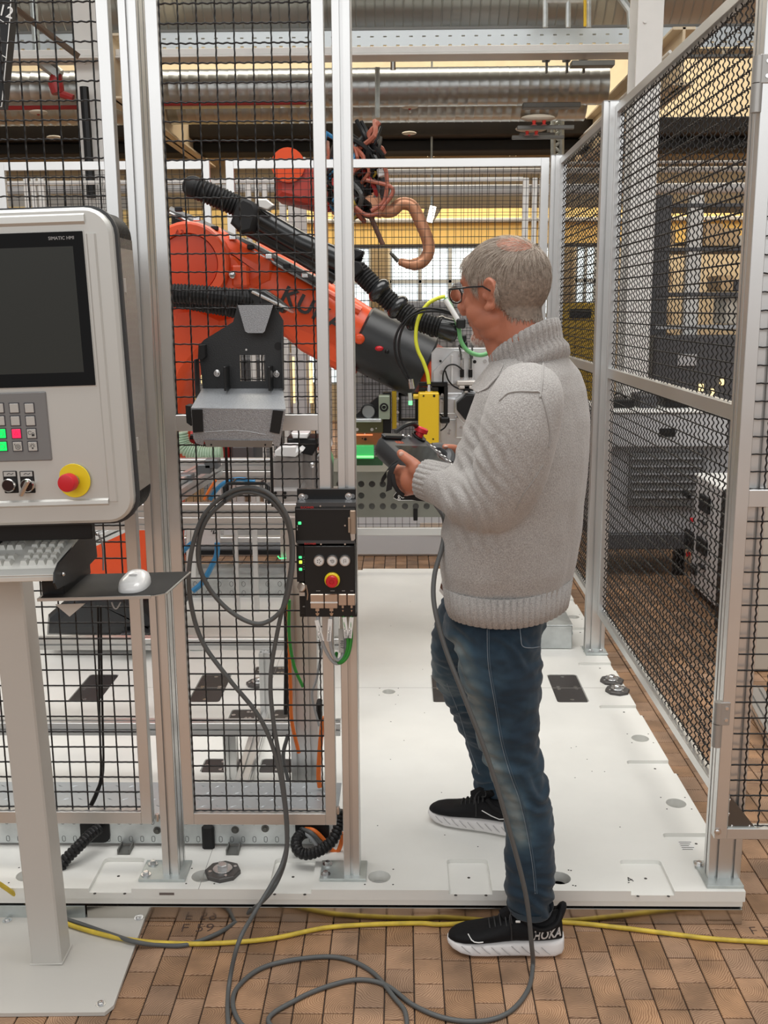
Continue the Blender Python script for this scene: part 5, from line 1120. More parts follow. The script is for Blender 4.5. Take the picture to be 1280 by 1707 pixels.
zt = .20; b = MB(); b.box(A(345, 965, 5.5).x - .3, A(495, 950, 5.3).x, 5.28, 5.62, zt - .004, zt, .001); b.build('tray_lid', GALV, tr); b = MB(); b.box(A(345, 965, 5.5).x - .3, A(495, 950, 5.3).x, 5.275, 5.279, .101, zt, .0005); tf = b.build('tray_side', GALV, tr)
b = MB(); k = A(345, 965, 5.5).x - .28
while k < A(495, 950, 5.3).x:
    for z in (.125, .175): b.tube([(k + .01 * math.cos(a), 5.2745, z + .014 * math.sin(a)) for a in np.linspace(0, 2 * PI, 9)[:-1]], .0014, 4, closed=True)
    k += .065
b.build('knockouts', mat('knockout_dark', (.25, .26, .26), .5, .5), tf, kind='stuff')
cv = thing('conveyor_bed', 'grey conveyor bed with black edge in front of the back fence', 'conveyor', A(400, 920, 5.0)); p, q = A(300, 905, 5.5), A(560, 917, 5.5)
b = MB(); b.box(-1.4, q.x, 5.5, 5.7, A(400, 917, 5.5).z, A(400, 905, 5.5).z, .003); b.build('bed', mat('bed_grey', (.22, .23, .24), .45), cv); b = MB(); b.box(-1.4, q.x, 5.49, 5.50, A(400, 925, 5.49).z, A(400, 917, 5.49).z, .002); b.build('black_edge', BLK, cv)
for lx in (-1.3, -.35): b = MB(); b.box(lx, lx + .04, 5.63, 5.67, .1005, A(400, 917, 5.5).z + .02, .002); b.build('leg', ALU, cv)
b = MB(); b.box(-1.4, q.x, 5.50, 5.56, A(400, 905, 5.5).z, A(400, 896, 5.5).z, .003); b.build('side_rail', ALU, cv)
gl = thing('light_strip', 'thin glowing green light strip on the frame post', 'lamp', A(474, 931, 3.36)); b = MB(); b.tube([A(463, 927, 3.36), A(466, 931, 3.36), A(483, 930, 3.36)], .0022, 6); b.build('glow_tube', LEDG, gl)
# machined gripper castings seen through the panel
gr = thing('clamping_fixture', 'group of machined aluminium clamping blocks with bright tops behind the mesh', 'fixture', A(490, 850, 3.8))
CAST = mat('machined_casting', (.42, .40, .39), .38, .6, bump=.1, bscale=60, var=.1, vscale=8)
for (pts, y0, y1, m) in ((((455, 758), (470, 756), (478, 762), (500, 762), (500, 832), (455, 832)), 3.75, 3.95, CAST), (((446, 832), (452, 815), (500, 815), (508, 832), (508, 870), (446, 870)), 3.72, 4.0, CAST), (((500, 742), (524, 742), (524, 840), (500, 840)), 3.9, 4.05, CAST), (((524, 760), (545, 752), (552, 770), (552, 840), (524, 840)), 3.95, 4.1, CAST), (((445, 862), (560, 862), (560, 840), (445, 840)), 3.8, 4.2, CAST), (((478, 730), (530, 730), (530, 745), (520, 760), (478, 752)), 3.85, 4.0, BLK), (((565, 770), (590, 770), (590, 830), (565, 830)), 3.95, 4.1, CAST)):
    b = MB(); cast(b, pts, y0, y1, .008); b.build('clamp_block', m, gr, 30)
for (pts, y0) in ((((458, 752), (470, 744), (494, 744), (494, 752), (500, 748), (505, 752), (492, 762), (458, 760)), 3.72), (((485, 722), (515, 722), (512, 731), (488, 731)), 3.84), (((530, 742), (548, 735), (552, 745), (534, 752)), 3.92), (((565, 722), (577, 722), (577, 752), (565, 756)), 3.9)):
    b = MB(); cast(b, pts, y0, y0 + .1, .004); b.build('bright_cap', mat('bright_edge', (.85, .85, .85), .4, .4), gr, 30)
for (x, y) in ((459, 822), (459, 829), (475, 822), (475, 829), (503, 772), (503, 790)): b = MB(); b.disc(A(x, y, 3.715 if y > 800 else 3.9), FN, .006, .002, 12); b.build('hole', BLK, gr)
for (x, y, r) in ((535, 762, .02), (520, 775, .012), (570, 700, .016), (489, 765, .014)): b = MB(); b.sphere(A(x, y, 3.85), r, 12, 8); b.build('round_pin', STEEL, gr)
# perforated fixture seen past the man
pf = thing('perforated_fixture', 'grey perforated plate fixture with a pale top shelf behind the pendant', 'fixture', A(665, 862, 4.6))
FYY = 4.55
p, q = A(588, 786, FYY), A(760, 862, FYY); pb = MB(); pb.box(p.x - .25, q.x, FYY, FYY + .006, q.z, p.z)
cu = MB()
for (y, xs) in ((807, (566, 584, 602, 620, 638, 656)), (826, (566, 602, 638)), (844, (566, 584, 602, 620, 638, 656, 675, 693, 711, 729))):
    for x in xs: c = A(x, y, FYY); cu.cyl(c + Vector((0, -.02, 0)), c + Vector((0, .02, 0)), .0145, 20)
boolean(pb, cu, 'perforated_plate', mat('olive_grey_plate', (.27, .28, .245), .38, .4, bump=.08, bscale=60, var=.08, vscale=5), pf)
b = MB(); p, q = A(588, 765, FYY - .01), A(770, 786, FYY - .01); b.box(p.x - .25, q.x, FYY - .012, FYY + .012, q.z, p.z, .003); b.build('top_rail', mat('pale_rail', (.56, .55, .48), .4, .1), pf)
b = MB(); b.box(p.x - .25, q.x, FYY + .07, FYY + .075, A(600, 862, FYY).z, A(600, 770, FYY).z); b.build('inner_web', mat('web_dim', (.20, .20, .19), .6, .2), pf)
b = MB(); p, q = A(689, 848, FYY - .01), A(696, 868, FYY - .01); b.box(p.x, q.x, FYY - .012, FYY, q.z, p.z, .002); b.build('black_tab', BLK, pf)
for px in (590, 760): X = A(px, 870, FYY).x; bar(pf, (X - .1 if px < 600 else X + .05, FYY + .04, .1), (X - .1 if px < 600 else X + .05, FYY + .04, A(600, 862, FYY).z), 1, 1, name='leg')
lg = thing('hexagon_nameplate', 'black hexagonal nameplate with white outline on the perforated plate', 'nameplate', A(680, 826, FYY)); P = [A(x, y, FYY - .004) for x, y in ((656, 826), (662, 819), (700, 819), (710, 834), (664, 834), (656, 830))]
b = MB(); b.prism([(v.x, v.z) for v in P], (0, FYY - .004, 0), UX, UZ, UY, .003); lgo = b.build('black_plate', BLK, lg, 0); b = MB(); b.tube([v + Vector((0, -.001, 0)) for v in P], .0016, 4, closed=True); b.build('white_outline', LABELW, lgo); text('gol', A(670, 827, FYY - .0045), UX, UZ, .034, LABELW, lgo, 'plate_lettering')
# carrier plates left of the pendant, signal light put into colour and emission
cp = thing('carrier_plates', 'olive metal carrier plates glowing green and red under signal light', 'carrier', A(612, 765, 4.35)); LY = 4.32
OLV = mat('olive_green_lit_plate', (.16, .17, .09), .3, .7, bump=.1, bscale=50)
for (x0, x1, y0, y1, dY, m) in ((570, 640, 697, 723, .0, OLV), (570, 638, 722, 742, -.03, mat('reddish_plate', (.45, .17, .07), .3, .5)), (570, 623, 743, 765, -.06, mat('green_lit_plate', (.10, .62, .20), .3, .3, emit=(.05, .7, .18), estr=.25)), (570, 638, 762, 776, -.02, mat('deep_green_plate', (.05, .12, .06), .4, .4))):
    p, q = A(x0, y0, LY + dY), A(x1, y1, LY + dY); b = MB(); b.box(p.x, q.x, LY + dY, LY + dY + .05, q.z, p.z, .002); b.build('carrier_plate', m, cp)
for (x, y, r, m) in ((595, 716, .007, 'w'), (620, 716, .007, 'w'), (608, 723, .003, 'w'), (627, 714, .003, 'w'), (609, 732, .006, 'k'), (604, 731, .003, 'k')): b = MB(); b.disc(A(x, y, LY - (.0 if y < 722 else .03)), FN, r, .003, 14); b.build('stud' if m == 'w' else 'hole', LABELW if m == 'w' else BLK, cp)
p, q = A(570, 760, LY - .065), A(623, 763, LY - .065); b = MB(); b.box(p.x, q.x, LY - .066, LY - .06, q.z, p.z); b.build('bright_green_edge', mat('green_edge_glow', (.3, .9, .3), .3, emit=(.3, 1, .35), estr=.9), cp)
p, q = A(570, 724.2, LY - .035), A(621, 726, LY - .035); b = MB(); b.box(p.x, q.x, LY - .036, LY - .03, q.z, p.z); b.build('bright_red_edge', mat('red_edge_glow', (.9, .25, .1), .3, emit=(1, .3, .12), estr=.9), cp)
bk = thing('camera_bracket', 'black triangular bracket carrying a small green grey camera box', 'bracket', A(630, 700, 4.3)); CYY = 4.26
b = MB(); cast(b, [(590, 694), (626, 664), (632, 660), (637, 660), (637, 696), (590, 696)], CYY, CYY + .03, .002); b.build('triangular_web', BLK, bk)
b = MB(); p = A(614, 686, CYY); b.tube([p + Vector((.03 * math.cos(a), -.003, .030 * math.sin(a))) for a in np.linspace(0, 2 * PI, 25)[:-1]], .004, 6, closed=True); b.build('lens_ring', BLK, bk); b = MB(); b.disc(p, FN, .026, .003, 24); b.build('lens', mat('lens_glass', (.4, .42, .42), .1, .5), bk)
p, q = A(631, 660, CYY - .03), A(650, 699, CYY - .03); b = MB(); b.box(p.x, q.x, CYY - .03, CYY + .06, q.z, p.z, .003); cb = b.build('camera_box', mat('pale_green_grey', (.30, .35, .27), .4, .3), bk); b = MB(); b.disc(A(640, 679, CYY - .03), FN, .018, .003, 22); b.build('round_vent', BLK, cb); b = MB(); b.tube([A(640, 679, CYY - .034) + Vector((.009 * math.cos(a), 0, .009 * math.sin(a))) for a in np.linspace(0, 2 * PI, 17)[:-1]], .0012, 4, closed=True); b.build('vent_ring', cb.data.materials[0], cb)
p, q = A(590, 697, CYY), A(636, 702, CYY); b = MB(); b.box(p.x, q.x, CYY - .04, CYY + .05, q.z, p.z, .002); b.build('base_bar', GALV, bk)
p, q = A(638, 655, CYY + .05), A(652, 725, CYY + .05); b = MB(); b.box(p.x, q.x, CYY + .05, CYY + .12, q.z, p.z, .003); b.build('black_column', BLK, bk)
yb_ = thing('yellow_guard_bar', 'narrow upright yellow bar beside the black column', 'bar', A(657, 712, 4.35)); p, q = A(653, 652, 4.35), A(661, 715, 4.35); b = MB(); b.box(p.x, q.x, 4.35, 4.37, q.z, p.z, .002); b.build('bar_body', YEL, yb_)
for y in (664, 687, 706): b = MB(); b.disc(A(663, y, 4.35), FN, .006, .012, 10); b.build('bar_screw', STEEL, yb_)
vb = thing('valve_block', 'black valve block frame with small fittings between the yellow parts', 'valve block', A(680, 700, 4.4)); 
for (x0, x1, y0, y1) in ((664, 698, 655, 660), (664, 669, 655, 700), (664, 698, 698, 702), (692, 698, 655, 700)): p, q = A(x0, y0, 4.42), A(x1, y1, 4.42); b = MB(); b.box(p.x, q.x, 4.42, 4.46, q.z, p.z, .002); b.build('frame_bar', BLK, vb)
# galvanised box on the platform behind the man
gb = thing('galvanised_box', 'low galvanised sheet metal box on the platform behind the legs', 'box', (.69, 4.6, .1))
p = AZ(905, 1082, .1); q = AZ(953, 1082, .1); h = .0; zt = A(953, 1043, p.y).z
b = MB(); b.box(p.x - .25, q.x, p.y, p.y + .42, .101, zt, .003); b.build('box_body', GALV, gb)
b = MB(); b.box(p.x - .25, q.x + .002, p.y - .002, p.y + .42, zt, zt + .003, .001); b.build('box_lid', GALV, gb)
b = MB(); b.disc(Vector((q.x, p.y + .05, zt - .05)), UX, .008, .01, 12); b.build('side_knob', ZINC, gb)
# white strips of the second frame right behind the narrow panel (light columns)
for (x, w, lb) in ((489, 6, 'left'), (519, 8, 'right')):
    pass
lc = thing('light_columns', 'pale upright machine frame with two warm lit slots behind the narrow panel', 'machine', A(505, 700, 6.6))
for (x0, x1) in ((478, 486), (493, 513), (524, 552)): p, q = A(x0, 590, 6.6), A(x1, 745, 6.6); b = MB(); b.box(p.x, q.x, 6.6, 6.75, q.z, p.z, .004); b.build('column', mat('pale_violet_grey', (.48, .45, .45), .5), lc)
for (x0, x1, y0, y1) in ((487, 492, 595, 672), (515, 522, 605, 672)): p, q = A(x0, y0, 6.65), A(x1, y1, 6.65); b = MB(); b.box(p.x, q.x, 6.65, 6.66, q.z, p.z); b.build('lit_slot', mat('warm_light', (1, .8, .4), .5, emit=(1.0, .74, .33), estr=1.3), lc)
# ================================================================ OVERHEAD SERVICES AND HALL BEYOND THE CELL
def X0X1(px0, px1, py, Y): return A(px0, py, Y).x, A(px1, py, Y).x
def spiral_duct(px0, px1, yt, yb, Y, label, r=None, zc=None, pitch=.085):
    zt, zb = A(640, yt, Y).z, A(640, yb, Y).z; r = r or (zt - zb) / 2; zc = zc or zb + r; x0, x1 = A(px0, yb, Y).x, A(px1, yb, Y).x
    t = MB(); n = 40; k = int((x1 - x0) / pitch); pts = []; rs = []
    for i in range(k + 1):
        x = x0 + (x1 - x0) * i / k; pts += [(x, Y + r, zc), (x + pitch * .82, Y + r, zc), (x + pitch * .88, Y + r, zc), (x + pitch * .94, Y + r, zc)]; rs += [r, r, r * 1.012, r * 1.012]
    t.tube(pts, rs, n); o = t.build('spiral_air_duct', mat('duct_galvanised', (.50, .52, .52), .30, .9, bump=.05, bscale=4), None, 40); return tag(o, label, 'air duct')
spiral_duct(-260, 1560, -130, 45, 9.6, 'upper spiral ventilation duct running across the top edge', r=.62)
spiral_duct(-260, 1000, 106, 172, 9.2, 'middle spiral ventilation duct under the white rail')
spiral_duct(-260, 965, 150, 197, 9.9, 'lowest spiral ventilation duct, partly hidden behind the middle one', r=.22)
ct = thing('cable_tray', 'perforated galvanised cable tray crossing the hall above the fence', 'cable tray', A(640, 84, 8.8)); CT = 8.8
x0, x1 = A(-200, 84, CT).x, A(1500, 84, CT).x; zt, zm, zb = A(640, 50, CT).z, A(640, 84, CT).z, A(640, 95, CT).z
pb = MB(); pb.box(x0, x1, CT, CT + .006, zm, zt); cu = MB(); k = x0
while k < x1:
    cu.box(k, k + .028, CT - .02, CT + .02, zt - .055, zt - .045); cu.box(k, k + .028, CT - .02, CT + .02, zm + .03, zm + .042); k += .105
boolean(pb, cu, 'tray_side', mat('tray_bright_galvanised', (.48, .51, .52), .38, .7, bump=.1, bscale=10), ct)
b = MB(); b.box(x0, x1, CT + .006, CT + .3, zt - .02, zt); b.build('tray_top', GALV, ct); b = MB(); b.box(x0, x1, CT - .01, CT + .02, zt, zt + .018); b.build('tray_rim', mat('dark_rim', (.16, .16, .15), .5, .4), ct)
b = MB(); b.box(x0, x1, CT + .05, CT + .35, zm - .01, zm); b.build('tray_floor', mat('tray_floor_wood_reflection', (.36, .30, .22), .35, .6), ct)  # brown reflection of the wood floor put into the steel colour
b = MB(); b.box(x0, x1, CT + .02, CT + .05, zb - .02, zb); b.build('tray_lower_rail', mat('dark_rim', (.16, .16, .15), .5, .4), ct)
k = x0
while k < x1: b = MB(); b.prism([(0, 0), (.055, 0), (.03, -.06), (.015, -.06)], (k, CT + .04, zm), UX, UZ, UY, .04); b.build('tray_bracket', mat('bracket_wood_reflection', (.50, .42, .30), .4, .5), ct); k += .31  # tan of these brackets is the same wood reflection, as colour
for px in (655,): p = A(px, 95, CT - .05); b = MB(); b.box(p.x - .02, p.x + .02, CT - .05, CT, p.z - .09, p.z + .06, .003); b.build('tray_clamp', mat('rusty_clamp', (.12, .07, .04), .6, .4), ct); b = MB(); b.cyl(p + Vector((0, 0, -.1)), p + Vector((0, 0, .02)), .012, 8); b.build('clamp_screw', STEEL, ct)
wr = thing('white_cross_rail', 'white painted steel rail crossing the hall under the cable tray', 'rail', A(640, 105, 8.6)); x0, x1 = A(-200, 105, 8.6).x, A(1095, 105, 8.6).x
b = MB(); b.box(x0, x1, 8.30, 8.48, A(640, 104, 8.6).z, A(640, 93, 8.6).z, .004); b.box(x0, x1, 8.28, 8.50, A(640, 108, 8.6).z, A(640, 104.5, 8.6).z, .003); b.build('rail_profile', WSTEEL, wr)
for px in (911, 973, 945): p = A(px, 95, 8.55); b = MB(); b.box(p.x - .03, p.x + .03, 8.5, 8.6, p.z - .03, p.z + .02, .004); b.box(p.x - .008, p.x + .008, 8.52, 8.56, p.z - .12, p.z); b.build('rail_clamp', mat('dark_bolt', (.12, .12, .11), .4, .6), wr, kind='stuff')
# longitudinal girders
def girder(Xc, Z0, Z1, y0, y1, label, w=.16):
    t = thing('roof_girder', label, 'girder', (Xc, (y0 + y1) / 2, Z0)); b = MB(); b.box(Xc - .01, Xc + .01, y0, y1, Z0, Z1); b.build('web', BEIGE, t); b = MB(); b.box(Xc - w / 2, Xc + w / 2, y0, y1, Z0, Z0 + .02, .003); b.build('lower_flange', BEIGE, t); b = MB(); b.box(Xc - w / 2, Xc + w / 2, y0, y1, Z1 - .02, Z1, .003); b.build('upper_flange', mat('beige_light', (.68, .58, .42), .45), t)
    b = MB(); b.cyl((Xc - w * .5 - .01, y0, (Z0 + Z1) / 2 + .03), (Xc - w * .5 - .01, y1, (Z0 + Z1) / 2 + .03), .012, 8); b.build('conduit', LABELW, t)
    return t
p = AX(1060, 150, 1.95); q = AX(945, 245, 1.95)
gz0, gz1 = AX(1020, 235, 1.95).z, AX(1020, 165, 1.95).z
RG = girder(1.95, gz0, gz1, 7.6, 14.6, 'beige painted roof girder running into the depth on the right')
lz0, lz1 = AX(300, 245, -2.2).z, AX(300, 165, -2.2).z
girder(-2.2, lz0, lz1, 8.2, 14.6, 'beige painted roof girder running into the depth on the left')
def column(px0, px1, pyb, Y, label, zt=6.2):
    x0, x1 = A(px0, pyb, Y).x, A(px1, pyb, Y).x; t = thing('hall_column', label, 'column', ((x0 + x1) / 2, Y + .1, 0)); b = MB(); b.box(x0, x1, Y, Y + .02, 0, zt, .003); b.build('front_flange', WSTEEL, t); b = MB(); b.box(x0, x1, Y + .24, Y + .26, 0, zt, .003); b.build('rear_flange', WSTEEL, t); b = MB(); b.box((x0 + x1) / 2 - .01, (x0 + x1) / 2 + .01, Y + .02, Y + .24, 0, zt); b.build('web', WSTEEL, t)
    b = MB(); b.box(x0 - .05, x1 + .05, Y - .05, Y + .3, 0, .02, .004); b.build('foot_plate', WSTEEL, t)
    for z in np.arange(1.0, zt, .5): b = MB(); b.disc(((x0 + x1) / 2 - .04, Y, z), FN, .012, .012, 8); b.build('rivet', WSTEEL, t)
    return t
column(1048, 1090, 400, 7.4, 'white riveted steel column behind the right side fence')
column(134, 182, 250, 8.4, 'white riveted steel column behind the left mesh panel')
b = MB(); b.tube([A(140, 145, 8.3), A(146, 230, 8.3), A(152, 330, 8.3)], .035, 8); tag(b.build('column_cable_duct', BLK, None), 'black cable run fixed to the left white column', 'cable')
b = MB(); b.tube([Vector((A(-60, -30, 6.4).x, 6.4, 6.18)), A(20, 10, 7), A(128, 92, 8)], .03, 4); tag(b.build('diagonal_strut', mat('brown_strut', (.18, .14, .11), .5, .3), None), 'brown diagonal strut in the upper left corner', 'strut')
vl = thing('sprinkler_valve', 'dark red sprinkler valve on a pipe in the upper left', 'valve', A(95, 140, 8.5)); b = MB(); b.tube([A(60, 95, 8.5), A(100, 126, 8.5)], .05, 6); b.build('supply_pipe', ZINC, vl); b = MB(); b.cyl(A(62, 97, 8.5), Vector((A(62, 97, 8.5).x, 8.5, 6.3)), .03, 8); b.build('riser', ZINC, vl)
b = MB(); b.tube([A(94, 124, 8.5), A(93, 140, 8.5), A(97, 156, 8.5)], [.04, .06, .05], 10); b.build('valve_body', REDP, vl); b = MB(); b.tube([A(100, 156, 8.5), A(122, 164, 8.5)], .03, 8); b.build('pipe_stub', REDP, vl)
for zz in (128, 137, 150): b = MB(); b.tube([A(85, zz, 8.5), A(103, zz, 8.5)], .02, 8); b.build('valve_handle', REDP, vl)
for px0, px1, py, Y, lb in ((-200, 138, 182, 8.8, 'dark red sprinkler pipe below the ducts on the left'), (176, 510, 174, 8.8, 'thin dark red pipe along the lower edge of the middle duct'), (-200, 1300, 238, 11.5, 'far dark red pipe crossing under the roof beams')):
    b = MB(); b.cyl(A(px0, py, Y), Vector((A(px1, py, Y).x, Y, A(px0, py, Y).z)), .018, 8); tag(b.build('sprinkler_pipe', REDP, None), lb, 'pipe')
# dark roof beams, ledges
for (y0, y1, Y, m, lb) in ((199, 226, 11.0, DARKB, 'dark timber roof beam, upper one'), (234, 252, 11.2, mat('near_black_beam', (.012, .011, .010), .7), 'nearly black roof beam, lower one')):
    b = MB(); b.box(-9, 9, Y, Y + .4, A(640, y1, Y).z, A(640, y0, Y).z, .01); tag(b.build('roof_beam', m, None), lb, 'beam')
OCH = mat('ochre_clerestory_board', (.34, .23, .11), .6, var=.25, vscale=1.5)
cb = thing('clerestory_boards', 'row of ochre boards and pale posts between the dark roof beams', 'cladding', A(640, 245, 12))
for i in range(16):
    x = -7 + i * .92; b = MB(); b.box(x, x + .84, 12.0, 12.05, A(640, 262, 12).z, A(640, 215, 12).z, .005); b.build('board', OCH, cb); b = MB(); b.box(x + .85, x + .91, 11.97, 12.05, A(640, 262, 12).z, A(640, 215, 12).z, .004); b.build('post_strip', mat('pale_strip', (.42, .36, .26), .6), cb)
b = MB(); b.box(-8, 8, 12.1, 12.3, A(640, 345, 12.1).z, A(640, 262, 12.1).z); tag(b.build('wall_header', mat('brown_header', (.30, .23, .14), .7, var=.2, vscale=1.2), None), 'brown wall strip above the yellow crane runway', 'wall strip')
for (px, py, Y, lb) in ((885, 215, 9.5, 'farther pair of ceiling sensors with red buttons on the right'), (897, 197, 8.7, 'nearer pair of ceiling sensors with red buttons on the right')):
    t = thing('ceiling_sensor', lb, 'sensor', A(px, py, Y)); p = A(px, py, Y); b = MB(); b.sphere(p, 1, 18, 8, (.14, .06, .03)); b.build('sensor_dish', mat('pale_sensor', (.62, .56, .46), .5), t)
    for dx in (-.035, .045): b = MB(); b.tube([p + Vector((dx, -.02, -.02)), p + Vector((dx, -.02, -.05)), p + Vector((dx, -.02, -.055))], [.018, .012, .026], 10); b.build('red_button', mat('sensor_red', (.6, .03, .02), .4), t)
    b = MB(); b.box(p.x - .16, p.x + .30, Y + .05, Y + .09, p.z - .075, p.z - .045, .003); b.build('mounting_bar', mat('dark_rim', (.16, .16, .15), .5, .4), t)
for (px, py, Y, lb) in ((683, 178, 9.4, 'round ceiling detector under the ducts, centre'), (682, 222, 10.8, 'round ceiling detector below the dark beam, centre'), (64, 187, 8.7, 'round ceiling detector on the left'), (90, 229, 10.5, 'small round ceiling detector farther back on the left')):
    t = thing('ceiling_detector', lb, 'detector', A(px, py, Y)); b = MB(); b.sphere(A(px, py, Y), 1, 18, 8, (.075, .06, .018)); b.build('detector_dish', mat('pale_sensor', (.62, .56, .46), .5), t); b = MB(); b.sphere(A(px, py + 2, Y), .018, 8, 6); b.build('detector_eye', REDP, t)
for (x0, x1, y, Y) in ((953, 1025, 105, 8.3), (872, 968, 175, 8.9), (866, 925, 225, 10)): b = MB(); p, q = A(x0, y, Y), A(x1, y, Y); b.box(p.x, q.x, Y, Y + .1, p.z - .02, p.z + .02, .004); b.build('bracket_channel', mat('dark_rim', (.16, .16, .15), .5, .4), RG)
lt = thing('lattice_mast', 'grey lattice mast beside the far end of the right girder', 'mast', A(928, 260, 10.7))
for px in (922, 936): b = MB(); b.cyl(A(px, 198, 10.7), A(px, 262, 10.7), .026, 8); b.box(A(px, 205, 10.7).x - .02, A(px, 205, 10.7).x + .02, 10.7, 11.02, A(px, 212, 10.7).z, A(px, 205, 10.7).z); b.build('mast_tube', ZINC, lt)
for k in range(7): b = MB(); b.tube([A(922 if k % 2 else 936, 200 + k * 9, 10.7), A(936 if k % 2 else 922, 209 + k * 9, 10.7)], .016, 6); b.build('lattice_bar', ZINC, lt)
for px in (627, 631): b = MB(); b.cyl(A(px, 112, 9.19), A(px, 196, 9.19), .012, 6); tag(b.build('duct_hanger_rod', ZINC, None), 'thin hanger rod crossing the middle duct, ' + ('left one' if px == 627 else 'right one') + ' of the close pair', 'rod')
b = MB(); p, q = A(586, 167, 9.3), A(621, 174, 9.3); b.box(p.x, q.x, 9.3, 9.36, q.z, p.z, .003)
for k in range(14): x = p.x + .01 + k * (q.x - p.x - .02) / 14; b.box(x, x + .006, 9.29, 9.3, q.z + .005, p.z - .005)
tag(b.build('duct_grille', mat('tan_grille', (.30, .23, .14), .5, .3), None), 'small slotted grille on the underside of the middle duct', 'grille', kind='stuff')
sf = thing('ladder_frame', 'light grey ladder frame at the top edge right of the centre', 'ladder', A(940, 45, 8.5))
for px in (909, 947, 981): b = MB(); b.cyl(A(px, -60, 8.5), A(px, 46, 8.5), .02, 8); b.build('upright', GALV, sf)
for (a, c, y) in ((909, 981, 2),): b = MB(); b.cyl(A(a, y, 8.5), A(c, y, 8.5), .02, 8); b.build('rung', GALV, sf)
b = MB(); b.tube([A(1030, -10, 8.4), A(1050, 18, 8.4), A(1052, 46, 8.4)], .03, 8); b.build('brace', GALV, sf)
b = MB(); b.cyl(A(975, 0, 8.45), A(975, 44, 8.45), .012, 8); b.build('yellow_tube', YEL, sf)
# hanging display in the top left corner
hd = thing('hanging_display', 'black hanging display with pale digits at the top left corner', 'display', A(5, 90, 3.2)); p = [A(-60, -60, 3.2), A(21, -60, 3.2), A(17, 30, 3.2), A(3, 178, 3.2), A(-60, 178, 3.2)]
b = MB(); b.prism([(v.x, v.z) for v in p], (0, 3.2, 0), UX, UZ, UY, .05); ho = b.build('display_case', BLK, hd, 0); b = MB(); b.tube([p[1] + Vector((0, -.002, 0)), p[2] + Vector((0, -.002, 0)), p[3] + Vector((0, -.002, 0)), p[4] + Vector((0, -.002, 0))], .0015, 5); b.build('display_edge', LABELW, ho)
text('0:12', A(1, 17, 3.197), (1, 0, -.32), UZ, .045, LABELW, ho, 'display_digits')
for y in (33, 90): b = MB(); b.tube([A(0, y, 3.197), A(11, y + 7, 3.197)], .0012, 5); b.build('display_line', LABELW, ho)
# crane runway with lamp, wall posts
cr1 = thing('crane_runway', 'bright yellow crane runway beam above the far windows', 'crane beam', A(640, 400, 13.6))
for (y0, y1, m, d) in ((345, 365, YW, 0), (372, 409, mat('yellow_orange_beam', (.86, .58, .19), .5, var=.05, vscale=1), .1)): b = MB(); b.box(-9, 9, 13.6 - d, 13.9, A(640, y1, 13.6).z, A(640, y0, 13.6).z, .005); b.build('beam_flange', m, cr1)
b = MB(); b.box(-9, 9, 13.45, 13.9, A(640, 372, 13.5).z, A(640, 365, 13.5).z, .01); b.build('rail', mat('rail_pale', (.55, .54, .52), .5), cr1); b = MB(); b.box(-9, 9, 13.45, 13.8, A(640, 412, 13.5).z, A(640, 409, 13.5).z, .01); b.build('lower_edge', DARKB, cr1)
ll = thing('strip_lamp', 'bright tilted strip lamp hanging in front of the yellow beam', 'lamp', A(719, 358, 11)); b = MB(); b.tube([A(722, 344, 11), A(716, 370, 11)], .035, 10); b.build('lamp_tube', mat('lamp_tube_white', (1, 1, .95), .4, emit=(1, .97, .88), estr=3.5), ll); b = MB(); q0, q1 = A(702, 344, 11.1), A(738, 371, 11.1); b.prism([(q0.x, q1.z), (q1.x - .1, q1.z), (q1.x, q0.z), (q0.x + .04, q0.z)], (0, 11.1, 0), UX, UZ, UY, .05); b.build('lamp_housing', mat('lamp_housing_brown', (.20, .15, .09), .6), ll)
b = MB(); b.cyl(A(719, 346, 11.1), Vector((A(719, 346, 11.1).x, 11.1, 6.35)), .012, 6); b.build('suspension_rod', ZINC, ll)
for (x0, x1, lb) in ((620, 647, 'brown window pillar left of the copper welding arm'), (470, 500, 'brown window pillar behind the robot'), (930, 955, 'brown window pillar behind the far corner post')): b = MB(); p, q = A(x0, 500, 14.6), A(x1, 500, 14.6); b.box(p.x, q.x, 14.6, 14.8, 0, A(640, 411, 14.6).z, .01); tag(b.build('window_pillar', mat('pillar_brown', (.30, .235, .14), .7), None), lb, 'pillar')
# pipes across the hall
for (y0, y1, Y, x0, x1, lb) in ((309, 327, 10.2, 560, 1300, 'thick white pipe crossing behind the cell'), (282, 292, 10.6, 560, 1300, 'pale grey pipe above the thick white one'), (272, 277, 10.8, 560, 1300, 'slim pale pipe just under the fence top'), (305, 320, 9.5, -100, 470, 'white service pipe seen left behind the robot')):
    z0, z1 = A(640, y1, Y).z, A(640, y0, Y).z; r = (z1 - z0) / 2; b = MB(); b.cyl((A(x0, y0, Y).x, Y, z0 + r), (A(x1, y0, Y).x, Y, z0 + r), r, 20); tag(b.build('service_pipe', mat('white_pipe', (.66, .66, .66), .4), None), lb, 'pipe')
